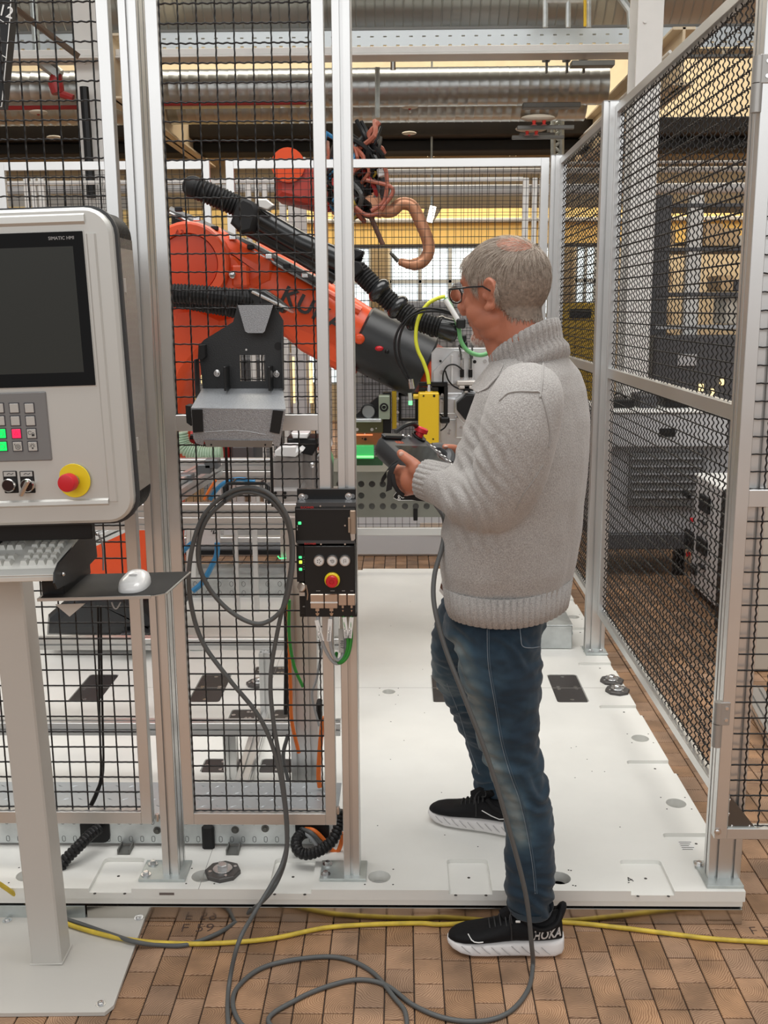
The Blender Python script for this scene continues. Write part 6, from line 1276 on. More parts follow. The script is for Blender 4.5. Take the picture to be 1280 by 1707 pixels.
# second fence line behind the cell
sfn = thing('second_fence', 'white framed fence line of the next cell behind the back fence', 'fence', A(600, 300, 7.9)); Y2 = 7.9
def vb_(px, w, y0, y1, Y=Y2): p, q = A(px, y0, Y), A(px + w, y0, Y); b = MB(); b.box(p.x, q.x, Y, Y + .035, 0, p.z, .003); b.build('fence_stile', WSTEEL, sfn)
b = MB(); b.box(A(-60, 294, Y2).x, A(872, 294, Y2).x, Y2 - .012, Y2 - .001, A(640, 304, Y2).z, A(640, 297, Y2).z, .003); b.build('fence_rail', WSTEEL, sfn)
for px, w in ((463, 12), (478, 8), (488, 9), (497, 12), (872, 10), (888, 8), (900, 8), (38, 8), (50, 8), (62, 10), (408, 9), (424, 6), (436, 8)): vb_(px, w, 262 if 455 < px < 510 else 296, 1000)
b = MB(); V_, Q_ = wires((A(600, 300, Y2).x, Y2 + .06, .3), UX, UZ, FN, 2.2, 2.3, .052, .0045, straight=True); npmesh('wire_mesh', V_, Q_, WIRE, sfn, kind='stuff')
V_, Q_ = wires((A(60, 300, Y2).x, Y2 + .06, .3), UX, UZ, FN, 2.6, 2.3, .052, .0045, straight=True); npmesh('wire_mesh', V_, Q_, WIRE, sfn, kind='stuff')
# welding robot with copper arm
wr_ = thing('welding_robot', 'second robot with cable bundle and curved copper welding arm above the back fence', 'robot', (A(560, 330, 7.0).x, 7.0, 0)); WY = 6.9
b = MB(); cast(b, [(458, 330), (456, 272), (470, 257), (492, 257), (505, 268), (540, 275), (600, 282), (620, 300), (600, 345), (520, 345)], 7.05, 7.5, .05); b.build('upper_arm', mat('dark_red_robot', (.42, .035, .02), .45), wr_, 30)
b = MB(); b.tube([A(480, 275, 7.0), A(480, 275, 7.3)], .11, 24); b.build('shoulder_drum', ORANGE, wr_)
b = MB(); b.box(A(521, 300, 7.1).x, A(541, 300, 7.1).x, 7.1, 7.4, 0, A(540, 330, 7.1).z, .03); b.build('robot_column', mat('dark_red_robot', (.42, .035, .02), .45), wr_)
b = MB(); cast(b, [(545, 260), (560, 222), (585, 218), (600, 232), (622, 258), (640, 285), (650, 310), (640, 345), (618, 362), (590, 355), (560, 362), (545, 320)], 6.85, 7.1, .04); b.build('gun_body', mat('dark_gun_body', (.05, .04, .04), .5, .2), wr_, 30)
b = MB(); cast(b, [(614, 244), (626, 240), (636, 262), (624, 270)], 6.75, 6.85, .01); b.build('white_terminal', LABELW, wr_); b = MB(); cast(b, [(624, 268), (640, 268), (644, 292), (630, 296)], 6.75, 6.82, .008); b.build('white_terminal', LABELW, wr_)
rnd = random.Random(5)
for k in range(60):
    m = [BLK, BLK, BLK, BLUE, REDP, mat('rust_hose', (.35, .10, .06), .5), BLK, GCAB, BLKM, YCAB][rnd.randrange(10)]; x, y = rnd.uniform(548, 625), rnd.uniform(225, 330)
    pts = [A(x + rnd.uniform(-20, 20), y - 25, 6.8 + rnd.uniform(-.05, .05)), A(x + rnd.uniform(-16, 30), y, 6.74 + rnd.uniform(-.06, .04)), A(x + rnd.uniform(-20, 30), y + 25, 6.78), A(x + rnd.uniform(-25, 20), y + 42, 6.85)]
    b = MB(); b.tube(cr(pts, 4), rnd.uniform(.008, .017), 6); b.build('gun_cable', m, wr_)
for pts in (((628, 250), (640, 275), (645, 300), (640, 335), (618, 352)), ((592, 345), (610, 358), (632, 356)), ((610, 300), (655, 315), (635, 350))): b = MB(); b.tube(cr([A(x, y, 6.72) for x, y in pts], 5), .013, 8); b.build('gun_hose', mat('rust_hose', (.35, .10, .06), .5), wr_)
b = MB(); b.tube(cr([A(x, y, WY - .1) for x, y in ((622, 322), (632, 348), (652, 352), (668, 340), (686, 343), (697, 362), (712, 398), (714, 420), (704, 436), (686, 441), (664, 436))], 6), [.038] * 6 + [.040] * 24 + [.040] * 24 + [.034, .032, .030, .028, .026, .024, .016], 14, flat=1.0); b.build('copper_arm', COPPER, wr_, 60)
b = MB(); b.tube([A(664, 436, WY - .1), A(655, 426, WY - .1), A(650, 421, WY - .1)], [.014, .012, .008], 8); b.build('electrode_tip', mat('dark_electrode', (.06, .06, .05), .5, .5), wr_)
b = MB(); b.tube([A(614, 352, WY - .1), A(638, 408, WY - .1)], .016, 8); b.build('lower_lance', mat('brown_lance', (.14, .07, .05), .5, .4), wr_)
b = MB(); cast(b, [(604, 330), (622, 322), (640, 352), (634, 362), (625, 360)], WY - .14, WY - .05, .01); b.build('copper_clamp', COPPER, wr_)
# background machines behind the cell
def machine(name, label, cat, px0, px1, py0, py1, Y, D, m, dt=(), z0=None):
    p, q = A(px0, py0, Y), A(px1, py1, Y); t = thing(name, label, cat, ((p.x + q.x) / 2, Y + D / 2, 0 if z0 is None else z0)); b = MB(); b.box(p.x, q.x, Y, Y + D, 0.001 if z0 is None else q.z, p.z, .015); b.build('housing', m, t)
    for (a0, a1, b0, b1, mm, nm) in dt: u, v = A(a0, b0, Y - .01), A(a1, b1, Y - .01); b = MB(); b.box(u.x, v.x, Y - .02, Y, v.z, u.z, .004); b.build(nm, mm, t)
    return t
DG = mat('dark_machine_grey', (.08, .08, .085), .5); MG = mat('mid_machine_grey', (.30, .30, .31), .5); LG = mat('light_machine_grey', (.46, .46, .47), .45); WARM = MATS['warm_light']
machine('parts_rack', 'warm lit parts rack seen low between the posts behind the back fence', 'rack', 560, 700, 535, 700, 9.6, .6, MG, [(565, 590, 600, 640, WARM, 'lit_shelf'), (596, 640, 528, 560, LG, 'bin'), (645, 690, 535, 575, MG, 'bin'), (600, 690, 585, 600, LG, 'shelf_edge'), (605, 640, 610, 640, MG, 'bin'), (650, 690, 608, 640, LG, 'bin')])
machine('control_cabinet', 'grey control cabinet behind the head of the man', 'cabinet', 640, 775, 502, 560, 10.5, .6, LG, [(650, 690, 508, 530, DG, 'cabinet_screen'), (700, 735, 508, 545, MG, 'cabinet_door'), (740, 770, 508, 545, MG, 'cabinet_door')])
machine('press_machine', 'pale grey machine beyond the back fence behind the man', 'machine', 760, 905, 470, 640, 9.2, .8, LG, [(780, 830, 490, 540, DG, 'machine_window'), (840, 895, 480, 620, MG, 'machine_door')])
machine('assembly_line', 'cluttered grey assembly line behind the robot', 'machine', 330, 470, 590, 700, 8.8, .8, MG, [(335, 350, 625, 640, WARM, 'work_lamp'), (340, 380, 600, 618, DG, 'machine_window'), (385, 460, 600, 650, DG, 'machine_window'), (400, 430, 640, 660, RED, 'red_bin')])
machine('low_guard_wall', 'pale guard wall standing behind the back fence at floor level', 'guard wall', -60, 905, 850, 905, 6.6, .08, mat('pale_guard', (.62, .62, .63), .5), [(700, 760, 872, 885, mat('tan_patch', (.60, .48, .38), .5), 'tan_board')])
machine('white_partition', 'white partition wall left behind the console', 'partition', -200, 260, 330, 700, 9.4, .1, mat('partition_grey', (.40, .39, .36), .6), [(0, 60, 345, 420, YW, 'yellow_panel'), (205, 300, 350, 420, YW, 'yellow_panel')])
machine('yellow_sign_board', 'yellow board between the fence posts behind the robot', 'board', 262, 470, 345, 410, 12.8, .05, YW)
# right hand side behind the slanted fence
wc_ = thing('white_cabinet', 'light grey workshop cabinet with a dark recessed handle behind the right fence', 'cabinet', A(1100, 960, 6.0)); CYb = 6.0
x0, x1 = A(1000, 800, CYb).x, A(1212, 800, CYb).x
for (a0, a1, y0_, y1_, dY, m, nm) in ((1000, 1212, 690, 745, 0, LG, 'upper_front'), (1000, 1212, 745, 892, .05, mat('cabinet_lower_grey', (.34, .34, .35), .5), 'lower_front'), (1052, 1172, 756, 846, .02, mat('dark_louvre_grey', (.14, .14, .14), .5), 'louvre_field'), (1000, 1150, 892, 918, .03, DG, 'plinth')):
    p, q = A(a0, y0_, CYb), A(a1, y1_, CYb); b = MB(); b.box(p.x, q.x, CYb + dY, CYb + .7, q.z, p.z, .006); b.build(nm, m, wc_)
for k in range(6): p, q = A(1054, 764 + k * 13, CYb), A(1170, 766 + k * 13, CYb); b = MB(); b.box(p.x, q.x, CYb + .01, CYb + .02, q.z, p.z); b.build('louvre_slat', MG, wc_)
p, q = A(1099, 714, CYb), A(1125, 728, CYb); b = MB(); b.box(p.x, q.x, CYb - .006, CYb, q.z, p.z, .003); b.build('recessed_handle', BLK, wc_)
for px in (1010, 1140): X = A(px, 950, CYb).x; b = MB(); b.box(X - .03, X + .03, CYb + .1, CYb + .16, 0, .2, .004); b.build('cabinet_leg', BLK, wc_)
p = A(1000, 689, CYb); b = MB(); b.box(x0, x1, CYb - .01, CYb + .7, p.z, p.z + .015, .004); b.build('worktop', LABELW, wc_)
for (px, w, h, m, lb, nm) in ((1015, 38, 14, BLK, 'black object lying on the left end of the grey cabinet', 'tool_case'), (1062, 30, 22, DG, 'dark grey case on the middle of the grey cabinet', 'tool_case'), (1105, 40, 30, BLK, 'black upright case on the right part of the grey cabinet', 'tool_case')):
    p, q = A(px, 688, CYb + .2), A(px + w, 688, CYb + .2); t = thing(nm, lb, 'case', ((p.x + q.x) / 2, CYb + .3, A(1000, 689, CYb).z + .015)); b = MB(); zz = A(1000, 689, CYb).z + .016; b.box(p.x, q.x, CYb + .15, CYb + .4, zz, zz + h * .0035, .008); b.build('case_body', m, t); b = MB(); b.tube(cr([(p.x + .02, CYb + .27, zz + h * .0035), ((p.x + q.x) / 2, CYb + .27, zz + h * .0035 + .03), (q.x - .02, CYb + .27, zz + h * .0035)], 5), .006, 6); b.build('case_handle', m, t)
kc_ = thing('switch_cabinet', 'white switch cabinet with black fittings standing close behind the right fence', 'cabinet', (1.74, 5.3, 0)); XS = 1.66; ya, yb2 = AX(1197, 1030, XS).y, AX(1150, 960, XS).y; ya = min(ya, 4.6); yb2 = 5.75
zt = AX(1155, 792, XS).z; b = MB(); b.box(XS, XS + .6, 5.2, yb2, .05, zt, .008); kb2 = b.build('cabinet_body', mat('switch_cab_white', (.62, .61, .62), .45), kc_)
b = MB(); b.box(XS - .004, XS + .6, 5.19, yb2 + .01, zt, zt + .02, .006); b.build('top_cover', LABELW, kc_); b = MB(); b.box(XS + .03, XS + .6, 5.2, yb2, 0, .05); b.build('plinth', BLK, kc_)
for (a0, a1, y0_, y1_) in ((1171, 1184, 822, 858), (1146, 1156, 880, 920), (1166, 1179, 893, 928), (1169, 1180, 866, 876), (1155, 1162, 938, 960), (1142, 1152, 818, 832), (1168, 1176, 938, 950)):
    u, v = AX(a0, y0_, XS), AX(a1, y1_, XS); b = MB(); b.box(XS - .02, XS, min(u.y, v.y), max(u.y, v.y), min(u.z, v.z), max(u.z, v.z), .004); b.build('black_fitting', BLK, kb2)
for (a, c, y) in ((1155, 1162, 867), (1150, 1154, 924)): u = AX(a, y, XS); b = MB(); b.disc(u, (-1, 0, 0), .014, .02, 12); b.build('red_button', RED, kb2)
rk = thing('storage_rack', 'tall dark storage rack with warm coloured boxes behind the right fence', 'rack', A(1160, 640, 8.2)); RK = 8.2
for px in (1092, 1150, 1255): p, q = A(px, 325, RK), A(px + (8 if px != 1092 else 14), 640, RK); b = MB(); b.box(p.x, q.x, RK, RK + .06, 0, p.z, .004); b.build('rack_upright', WSTEEL if px == 1150 else DG, rk)
for y in (342, 415, 490, 545, 600): p = A(1092, y, RK); b = MB(); b.box(p.x, A(1262, y, RK).x, RK - .01, RK + .5, p.z - .02, p.z + .01, .004); b.build('rack_shelf', DG if y != 545 else LG, rk)
rnd = random.Random(9)
for y in (412, 487, 542, 597):
    x = 1104
    while x < 1245:
        w = rnd.uniform(14, 30); h = rnd.uniform(18, 48); 
        if not (1140 < x + w and x < 1160) and rnd.random() < .85:
            m = rnd.choice([mat('cardboard_box', (.58, .40, .22), .7), mat('cardboard_box', (.58, .40, .22), .7), mat('tan_bin', (.50, .36, .18), .6), DG, mat('pale_bin', (.55, .50, .42), .5)])
            p, q = A(x, y - h, RK + .05), A(x + w, y - 2, RK + .05); b = MB(); b.box(p.x, q.x, RK + .05, RK + .4, q.z, p.z, .006); b.build('stored_box', m, rk)
        x += w + 2
machine('yellow_guard', 'yellow machine guard panel standing behind the far side fence', 'guard', 938, 1000, 505, 600, 8.6, .1, mat('deep_yellow_guard', (.62, .40, .03), .5), [(950, 985, 515, 530, BLK, 'vent_strip')])
machine('door_surround', 'yellow door surround between the white column and the rack', 'door frame', 1085, 1100, 335, 600, 8.85, .1, YW)
machine('dark_partition', 'dark partition with small warm lights low behind the right fence', 'partition', 1090, 1290, 560, 680, 7.8, .3, DG, [(1118, 1124, 655, 664, WARM, 'small_light'), (1165, 1172, 640, 652, WARM, 'small_light'), (1185, 1190, 648, 660, WARM, 'small_light'), (1200, 1206, 632, 642, WARM, 'small_light'), (1130, 1160, 590, 610, LG, 'pale_shelf')])
machine('beige_partition', 'beige partition panel at the right picture edge behind the gate', 'partition', 1262, 1420, 380, 812, 4.4, .05, mat('beige_panel', (.52, .47, .40), .5))
t = machine('black_cabinet', 'black cabinet with a pale slot at the right picture edge behind the gate', 'cabinet', 1258, 1420, 846, 1050, 4.6, .5, BLK, [(1262, 1400, 905, 909, LG, 'pale_slot'), (1262, 1400, 914, 918, LG, 'pale_slot')])
fp = thing('floor_profile', 'loose aluminium profile lying on the floor behind the gate', 'profile', AZ(1265, 1190, 0)); q0, q1 = AZ(1252, 1150, .03), AZ(1300, 1235, .03); bar(fp, q0, q1, 2, 1)
# ================================================================ PERSON
from mathutils import noise
from mathutils.bvhtree import BVHTree
def remesh(mb, voxel, smooth=4, fac=.5, subd=0):
    me = bpy.data.meshes.new('r'); me.from_pydata([tuple(v) for v in mb.v], [], mb.f); o = bpy.data.objects.new('r', me); COL.objects.link(o)
    m = o.modifiers.new('r', 'REMESH'); m.mode = 'VOXEL'; m.voxel_size = voxel; m.adaptivity = 0
    s = o.modifiers.new('s', 'SMOOTH'); s.iterations = smooth; s.factor = fac
    bpy.context.view_layer.update(); r = bpy.data.meshes.new_from_object(o.evaluated_get(bpy.context.evaluated_depsgraph_get()))
    V = np.empty(len(r.vertices) * 3); r.vertices.foreach_get('co', V); V = V.reshape(-1, 3); Nn = np.empty(len(r.vertices) * 3); r.vertex_normals.foreach_get('vector', Nn); Nn = Nn.reshape(-1, 3)
    F = [tuple(p.vertices) for p in r.polygons]
    bpy.data.objects.remove(o); bpy.data.meshes.remove(me); bpy.data.meshes.remove(r); return V, Nn, F
def loft(mb, rings, cap=True):
    n = len(rings[0]); vs = [p for r in rings for p in r]; fs = []
    for k in range(len(rings) - 1): fs += [(k * n + i, k * n + (i + 1) % n, (k + 1) * n + (i + 1) % n, (k + 1) * n + i) for i in range(n)]
    if cap: fs += [tuple(range(n))[::-1], tuple((len(rings) - 1) * n + i for i in range(n))]
    return mb.add(vs, fs)
def ring(c, e1, e2, a, b, n=32, p=2.0, front=1.0):
    out = []
    for i in range(n):
        t = 2 * PI * i / n; ct, st = math.cos(t), math.sin(t); x = math.copysign(abs(ct) ** (2 / p), ct); y = math.copysign(abs(st) ** (2 / p), st)
        out.append(Vector(c) + Vector(e1) * a * x * (front if x > 0 else 1) + Vector(e2) * b * y)
    return out
def hring(py, l, r, Yc, ratio, yaw, n=36, p=2.2, tilt=0.0):
    """horizontal body ring whose silhouette spans image columns l..r at row py, centred at depth Yc; ratio = width/depth"""
    L, R = A(l, py, Yc), A(r, py, Yc); c = (L + R) / 2; h = (R.x - L.x) / 2
    cs, sn = math.cos(yaw), math.sin(yaw); a = h / math.sqrt(cs * cs + (ratio * sn) ** 2)
    return ring(c, (-cs, sn, tilt), (sn, cs, 0), a, a * ratio, n, p)
per = thing('person', 'grey haired man with glasses, light grey knit sweater and blue jeans, holding a tablet pendant', 'person', (.30, 2.45, 0))
YAW = math.radians(33)
F_ = Vector((-math.cos(YAW), math.sin(YAW), 0)); S_ = Vector((math.sin(YAW), math.cos(YAW), 0))     # forward, right-hand side (away from camera)
def skin_mat():
    m = mat('skin', (.46, .175, .105), .46, 0, .4, bump=.12, bscale=260, var=.13, vscale=16)
    m.node_tree.nodes['Principled BSDF'].inputs['Subsurface Weight'].default_value = .08; m.node_tree.nodes['Principled BSDF'].inputs['Subsurface Radius'].default_value = (.02, .008, .004); return m
SKIN = skin_mat()
# ---- torso, sweater shell
torso = [(1008, 750, 944, 2.455, 1.35), (985, 745, 948, 2.455, 1.36), (940, 739, 960, 2.455, 1.36), (880, 740, 970, 2.46, 1.38), (820, 746, 979, 2.465, 1.42), (760, 757, 984, 2.47, 1.5), (700, 776, 985, 2.475, 1.55), (650, 793, 979, 2.478, 1.55), (622, 806, 968, 2.48, 1.45), (600, 826, 950, 2.48, 1.25), (580, 842, 935, 2.48, 1.05)]
def shrink(c, pts, k): return [Vector(c).lerp(p, k) for p in pts]
sw_ = MB(); rings = [hring(y, l, r, Y, q, YAW, 40, 2.3) for y, l, r, Y, q in torso]; loft(sw_, rings)
larm = [(884, 640, 2.33, .070), (878, 672, 2.285, .084), (866, 712, 2.262, .088), (856, 760, 2.255, .086), (846, 800, 2.262, .083), (825, 828, 2.28, .079), (795, 832, 2.315, .072), (768, 824, 2.350, .063), (744, 813, 2.380, .055), (724, 804, 2.405, .049), (712, 800, 2.418, .046)]
def armpts(L): return [A(x, y, Y) for x, y, Y, r in L], [r for *_, r in L]
def smooth_path(L, k=5):
    P, R = armpts(L); q = cr([Vector((p.x, p.y, p.z)) for p in P], k); rr_ = cr([Vector((r, 0, 0)) for r in R], k); return q, [v.x for v in rr_]
P, R = smooth_path(larm); sw_.tube(P, R, 24)
rarm = [(915, 650, 2.60, .066), (930, 700, 2.68, .070), (938, 760, 2.74, .066), (940, 805, 2.78, .062), (915, 812, 2.82, .058), (880, 800, 2.86, .054), (820, 782, 2.85, .048), (785, 772, 2.83, .045)]
P, R = smooth_path(rarm); sw_.tube(P, R, 20)
V, Nn, F = remesh(sw_, .0055, 10, .5)
# folds
def folds(V, Nn, fn):
    out = V.copy()
    for i in range(len(V)): out[i] = V[i] + Nn[i] * fn(V[i])
    return out
armc = [np.array(p) for p in smooth_path(larm)[0]]
el = np.array(A(800, 775, 2.27)); sh_ = np.array(A(905, 700, 2.33))
def sweater_fold(v):
    n1 = noise.noise(Vector((v[0] * 9, v[1] * 9, v[2] * 5 + 3))) * .007 + noise.noise(Vector((v[0] * 22, v[1] * 22, v[2] * 12))) * .0022
    d = math.dist(v, el); w = math.exp(-(d / .085) ** 2)
    n1 += w * .0045 * math.sin((v[0] * 1.0 + v[2] * .75) * 210 + 3 * noise.noise(Vector((v[0] * 14, v[1] * 10, v[2] * 14))))
    # soft sleeve rolls over the forearm
    if v[0] < .22 and v[1] < 2.47 and 1.08 < v[2] < 1.35: n1 += .0024 * math.sin(v[0] * 190 + v[2] * 60) * max(0, min(1, (v[0] - .06) / .05))
    return n1
V = folds(V, Nn, sweater_fold)
def knit():
    m = bpy.data.materials.new('light_grey_knit'); m.use_nodes = True; N = m.node_tree.nodes; L = m.node_tree.links; b = N['Principled BSDF']
    b.inputs['Roughness'].default_value = .9; b.inputs['Sheen Weight'].default_value = .35; b.inputs['Sheen Roughness'].default_value = .5; b.inputs['Specular IOR Level'].default_value = .2
    tc = N.new('ShaderNodeTexCoord'); mp = N.new('ShaderNodeMapping'); mp.inputs['Scale'].default_value = (1, 1, 1); L.new(tc.outputs['Object'], mp.inputs['Vector'])
    n = N.new('ShaderNodeTexNoise'); n.inputs['Scale'].default_value = 380; n.inputs['Detail'].default_value = 2; L.new(mp.outputs[0], n.inputs['Vector'])
    r = N.new('ShaderNodeValToRGB'); r.color_ramp.elements[0].position = .3; r.color_ramp.elements[1].position = .72; r.color_ramp.elements[0].color = (.27, .255, .243, 1); r.color_ramp.elements[1].color = (.47, .45, .43, 1); L.new(n.outputs['Fac'], r.inputs['Fac']); L.new(r.outputs['Color'], b.inputs['Base Color'])
    w = N.new('ShaderNodeTexVoronoi'); w.inputs['Scale'].default_value = 330; sc = N.new('ShaderNodeMapping'); sc.inputs['Scale'].default_value = (1, 1, .55); L.new(tc.outputs['Object'], sc.inputs['Vector']); L.new(sc.outputs[0], w.inputs['Vector'])
    bp = N.new('ShaderNodeBump'); bp.inputs['Strength'].default_value = .55; bp.inputs['Distance'].default_value = .0015; L.new(w.outputs['Distance'], bp.inputs['Height']); L.new(bp.outputs['Normal'], b.inputs['Normal']); return m
KNIT = knit()
sweater = obj('sweater', V, F, KNIT, per, 0); sweater.data.polygons.foreach_set('use_smooth', [True] * len(sweater.data.polygons))
bvs = BVHTree.FromPolygons([Vector(v) for v in V], F)
def snap(bvh, px, py, off=.0):
    d = ray(px, py).normalized(); h = bvh.ray_cast(Vector((0, 0, CAMH)), d)
    return (h[0] - d * off, h[1]) if h[0] else (A(px, py, 2.4), -d)
def seam(name, px, bvh, r, m, k=6, off=.0, parent=per):
    P = cr([Vector((x, y, 0)) for x, y in px], k); b = MB(); b.tube([snap(bvh, p.x, p.y, off + .0010)[0] for p in P], r, 6); return b.build(name, m, parent, 60)
SEAMK = mat('knit_seam', (.34, .325, .31), .9)
seam('raglan_seam', [(905, 587), (905, 610), (903, 640), (900, 662)], bvs, .0022, SEAMK); 
seam('shoulder_seam', [(832, 668), (846, 656), (866, 652), (888, 653), (900, 655), (908, 676), (914, 700), (917, 725), (915, 745)], bvs, .0022, SEAMK)
seam('side_seam', [(905, 775), (890, 800), (872, 825), (860, 850)], bvs, .0011, SEAMK)
# ribbed bands: hem, cuff, collar
def ribbed(name, ringsc, nrib=70, amp=.0018, m=None, n=None, cap=False, parent=per):
    """ringsc: list of lists of points (coarse); resampled with radial ribs"""
    n = nrib * 7; out = []
    for r in ringsc:
        c = sum(r, Vector()) / len(r); rr = cr(r + [r[0]], 12)[:-1]; k = len(rr); q = []
        for i in range(n):
            f = i / n * k; p = rr[int(f) % k].lerp(rr[(int(f) + 1) % k], f - int(f)); d = (p - c); d = d.normalized()
            q.append(p + d * amp * (.25, .5, .5, .25, -.6, -2.0, -.6)[i % 7])
        out.append(q)
    b = MB(); loft(b, out, cap); o = b.build(name, m or KNIT, parent, 0); o.data.polygons.foreach_set('use_smooth', [True] * len(o.data.polygons)); return o
RIBK = KNIT
h0 = hring(1014, 750, 947, 2.455, 1.36, YAW, 40, 2.3); h1 = hring(1000, 745, 950, 2.455, 1.37, YAW, 40, 2.3); h2 = hring(965, 741, 955, 2.455, 1.38, YAW, 40, 2.3); c_ = sum(h0, Vector()) / 40
ribbed('hem_band', [shrink(c_ , h0, .93), shrink(c_ + Vector((0, 0, -.002)), h0, .985), h0, h1, h2, shrink(c_ + Vector((0, 0, .07)), h2, .985)], 58, .0016)
P, R = smooth_path(larm)
def cuff(path, rad, name):
    a, b_ = path[-1], path[-5]; w = (a - b_).normalized(); u = w.cross(Vector((0, 0, 1))).normalized(); v = w.cross(u)
    rs = []
    for t, k in ((-.058, .98), (-.050, 1.04), (-.025, 1.0), (0.0, .97), (.012, .93), (.014, .86), (.004, .80)): rs.append(ring(a + w * t, u, v, rad * k, rad * k * 1.08, 20))
    return ribbed(name, rs, 22, .0013)
cuff(P, .0475, 'cuff'); Pr, Rr = smooth_path(rarm); cuff(Pr, .044, 'cuff')
# ---- head and neck
HYAW = math.radians(35); HF = Vector((-math.cos(HYAW), math.sin(HYAW), 0)); HS = Vector((math.sin(HYAW), math.cos(HYAW), 0)); HU = Vector((0, 0, 1))
pit = math.radians(-7); HF2 = (HF * math.cos(pit) + HU * math.sin(pit)).normalized(); HU2 = HS.cross(HF2) * -1; HU2 = HU2 if HU2.z > 0 else -HU2
HC = A(838, 483, 2.47)
HM = Matrix((HF2, HS, HU2)).transposed().to_4x4(); HM.translation = HC
HSC = 1.07
def H(f, s, u): return HM @ (Vector((f, s, u)) * HSC)
def hell(mb, f, s, u, a, b, c, n=20, m=14, rot=None):
    M = (Matrix((HF2, HS, HU2)).transposed()) @ (rot if rot is not None else Matrix.Identity(3)); return mb.sphere(H(f, s, u), 1, n, m, (a * HSC, b * HSC, c * HSC), M)
bd = MB()
hell(bd, -.010, 0, .018, .101, .079, .092, 28, 20)                      # cranium
hell(bd, .030, 0, .030, .062, .068, .066)                                # forehead
# face loft from brow to chin
fr_ = [(.045, .018, .052, .062), (.020, .022, .058, .066), (-.005, .026, .058, .067), (-.030, .026, .058, .064), (-.055, .026, .056, .058), (-.078, .028, .052, .048), (-.098, .036, .043, .036), (-.108, .044, .030, .024)]
loft(bd, [[H(f0 + a * math.cos(t), b_ * math.sin(t), u) for t in np.linspace(0, 2 * PI, 25)[:-1]] for u, f0, a, b_ in fr_])
hell(bd, .070, 0, -.098, .020, .024, .016)                               # chin
for s in (-1, 1):
    hell(bd, .054, s * .034, -.024, .026, .024, .024); hell(bd, .020, s * .048, -.062, .040, .016, .024); hell(bd, .004, s * .036, -.086, .044, .020, .024); hell(bd, .072, s * .026, .028, .014, .024, .009)
    hell(bd, .040, s * .048, -.045, .030, .018, .026)
bd.tube([H(.084, 0, .018), H(.098, 0, -.005), H(.108, 0, -.024), H(.104, 0, -.034), H(.088, 0, -.036)], [.009, .010, .0145, .014, .010], 12)
for s in (-1, 1): hell(bd, .094, s * .012, -.030, .011, .008, .008)
hell(bd, .082, 0, -.057, .012, .018, .006); hell(bd, .080, 0, -.067, .012, .016, .006)
# ears
for s in (-1, 1):
    er = [H(-.013 + .017 * math.cos(a_), s * (.0785 + .0055 * (1 - math.cos(a_)) * .6), -.012 + (.031 if math.sin(a_) > 0 else .030) * math.sin(a_)) for a_ in np.linspace(.7, 4.9, 16)]
    bd.tube(er, [.0040, .0045] + [.0050] * 9 + [.0055, .006, .0066, .0066, .005], 8)
    hell(bd, -.013, s * .0765, -.010, .0145, .0055, .027); hell(bd, .003, s * .0785, -.014, .005, .006, .009); hell(bd, -.004, s * .080, -.040, .0095, .005, .010); bd.tube([H(-.013, s * .082, .010), H(-.019, s * .083, -.008), H(-.012, s * .082, -.026)], .0032, 6)
# neck
bd.tube([H(-.024, 0, -.015), H(-.026, 0, -.06), H(-.030, 0, -.095), A(868, 575, 2.47), A(880, 612, 2.475), A(884, 660, 2.475)], [.058, .060, .061, .064, .072, .08], 24)
bd.tube([H(.030, 0, -.085), H(.012, 0, -.115), A(856, 600, 2.46)], [.034, .044, .055], 20)
# core of torso, arms
cr_r = [hring(y, l, r, Y, q, YAW, 32, 2.3) for y, l, r, Y, q in torso[1:]]; loft(bd, [shrink(sum(r, Vector()) / 32, r, .84) for r in cr_r])
Pl, Rl = smooth_path(larm); bd.tube(Pl, [r * .62 for r in Rl], 14); bd.tube(Pr, [r * .62 for r in Rr], 14)
# ---- left hand (near)
def finger(mb, pts, r0, r1, n=9):
    q = cr(pts, 4); k = len(q); mb.tube(q, [r0 + (r1 - r0) * i / (k - 1) for i in range(k)], n); mb.sphere(q[-1], r1 * 1.0, 9, 7)
W = A(704, 799, 2.428)
kn = [A(661, 783, 2.487), A(661, 796, 2.492), A(666, 809, 2.488), A(676, 821, 2.478)]
for i, k in enumerate(kn):
    bd.tube([W + (A(700, 786 + 9 * i, 2.43) - W) * .8, W.lerp(k, .55) + Vector((0, 0, .004 - .003 * i)), k], [.017, .0155, .0125 - .0008 * i], 12)
bd.tube([Pl[-4], Pl[-1], W], [.030, .029, .027], 14, flat=.8)
hell_ = lambda c, r, sc: bd.sphere(c, r, 14, 10, sc)
bd.sphere(W.lerp((kn[0] + kn[3]) / 2, .5), .030, 14, 10, (1.0, .75, 1.05))
for i, k in enumerate(kn):
    L_ = (.040, .044, .041, .033)[i]; r = (.0095, .0098, .0092, .0082)[i]
    d1 = Vector((-.20, .96, -.10 - .03 * i)).normalized(); d2 = Vector((.55, .80, .05)).normalized(); d3 = Vector((.95, .30, .12)).normalized()
    finger(bd, [k, k + d1 * L_ * .9, k + d1 * L_ + d2 * L_ * .65, k + d1 * L_ + d2 * L_ * .7 + d3 * L_ * .5], r + .0012, r * .86)
tb = [A(697, 782, 2.432), A(690, 774, 2.445), A(680, 766, 2.455), A(671, 759, 2.462), A(667.5, 755.5, 2.466)]
finger(bd, tb, .0165, .0105, 12); bd.sphere(A(695, 785, 2.44), .022, 12, 9)
thumb_tip = tb
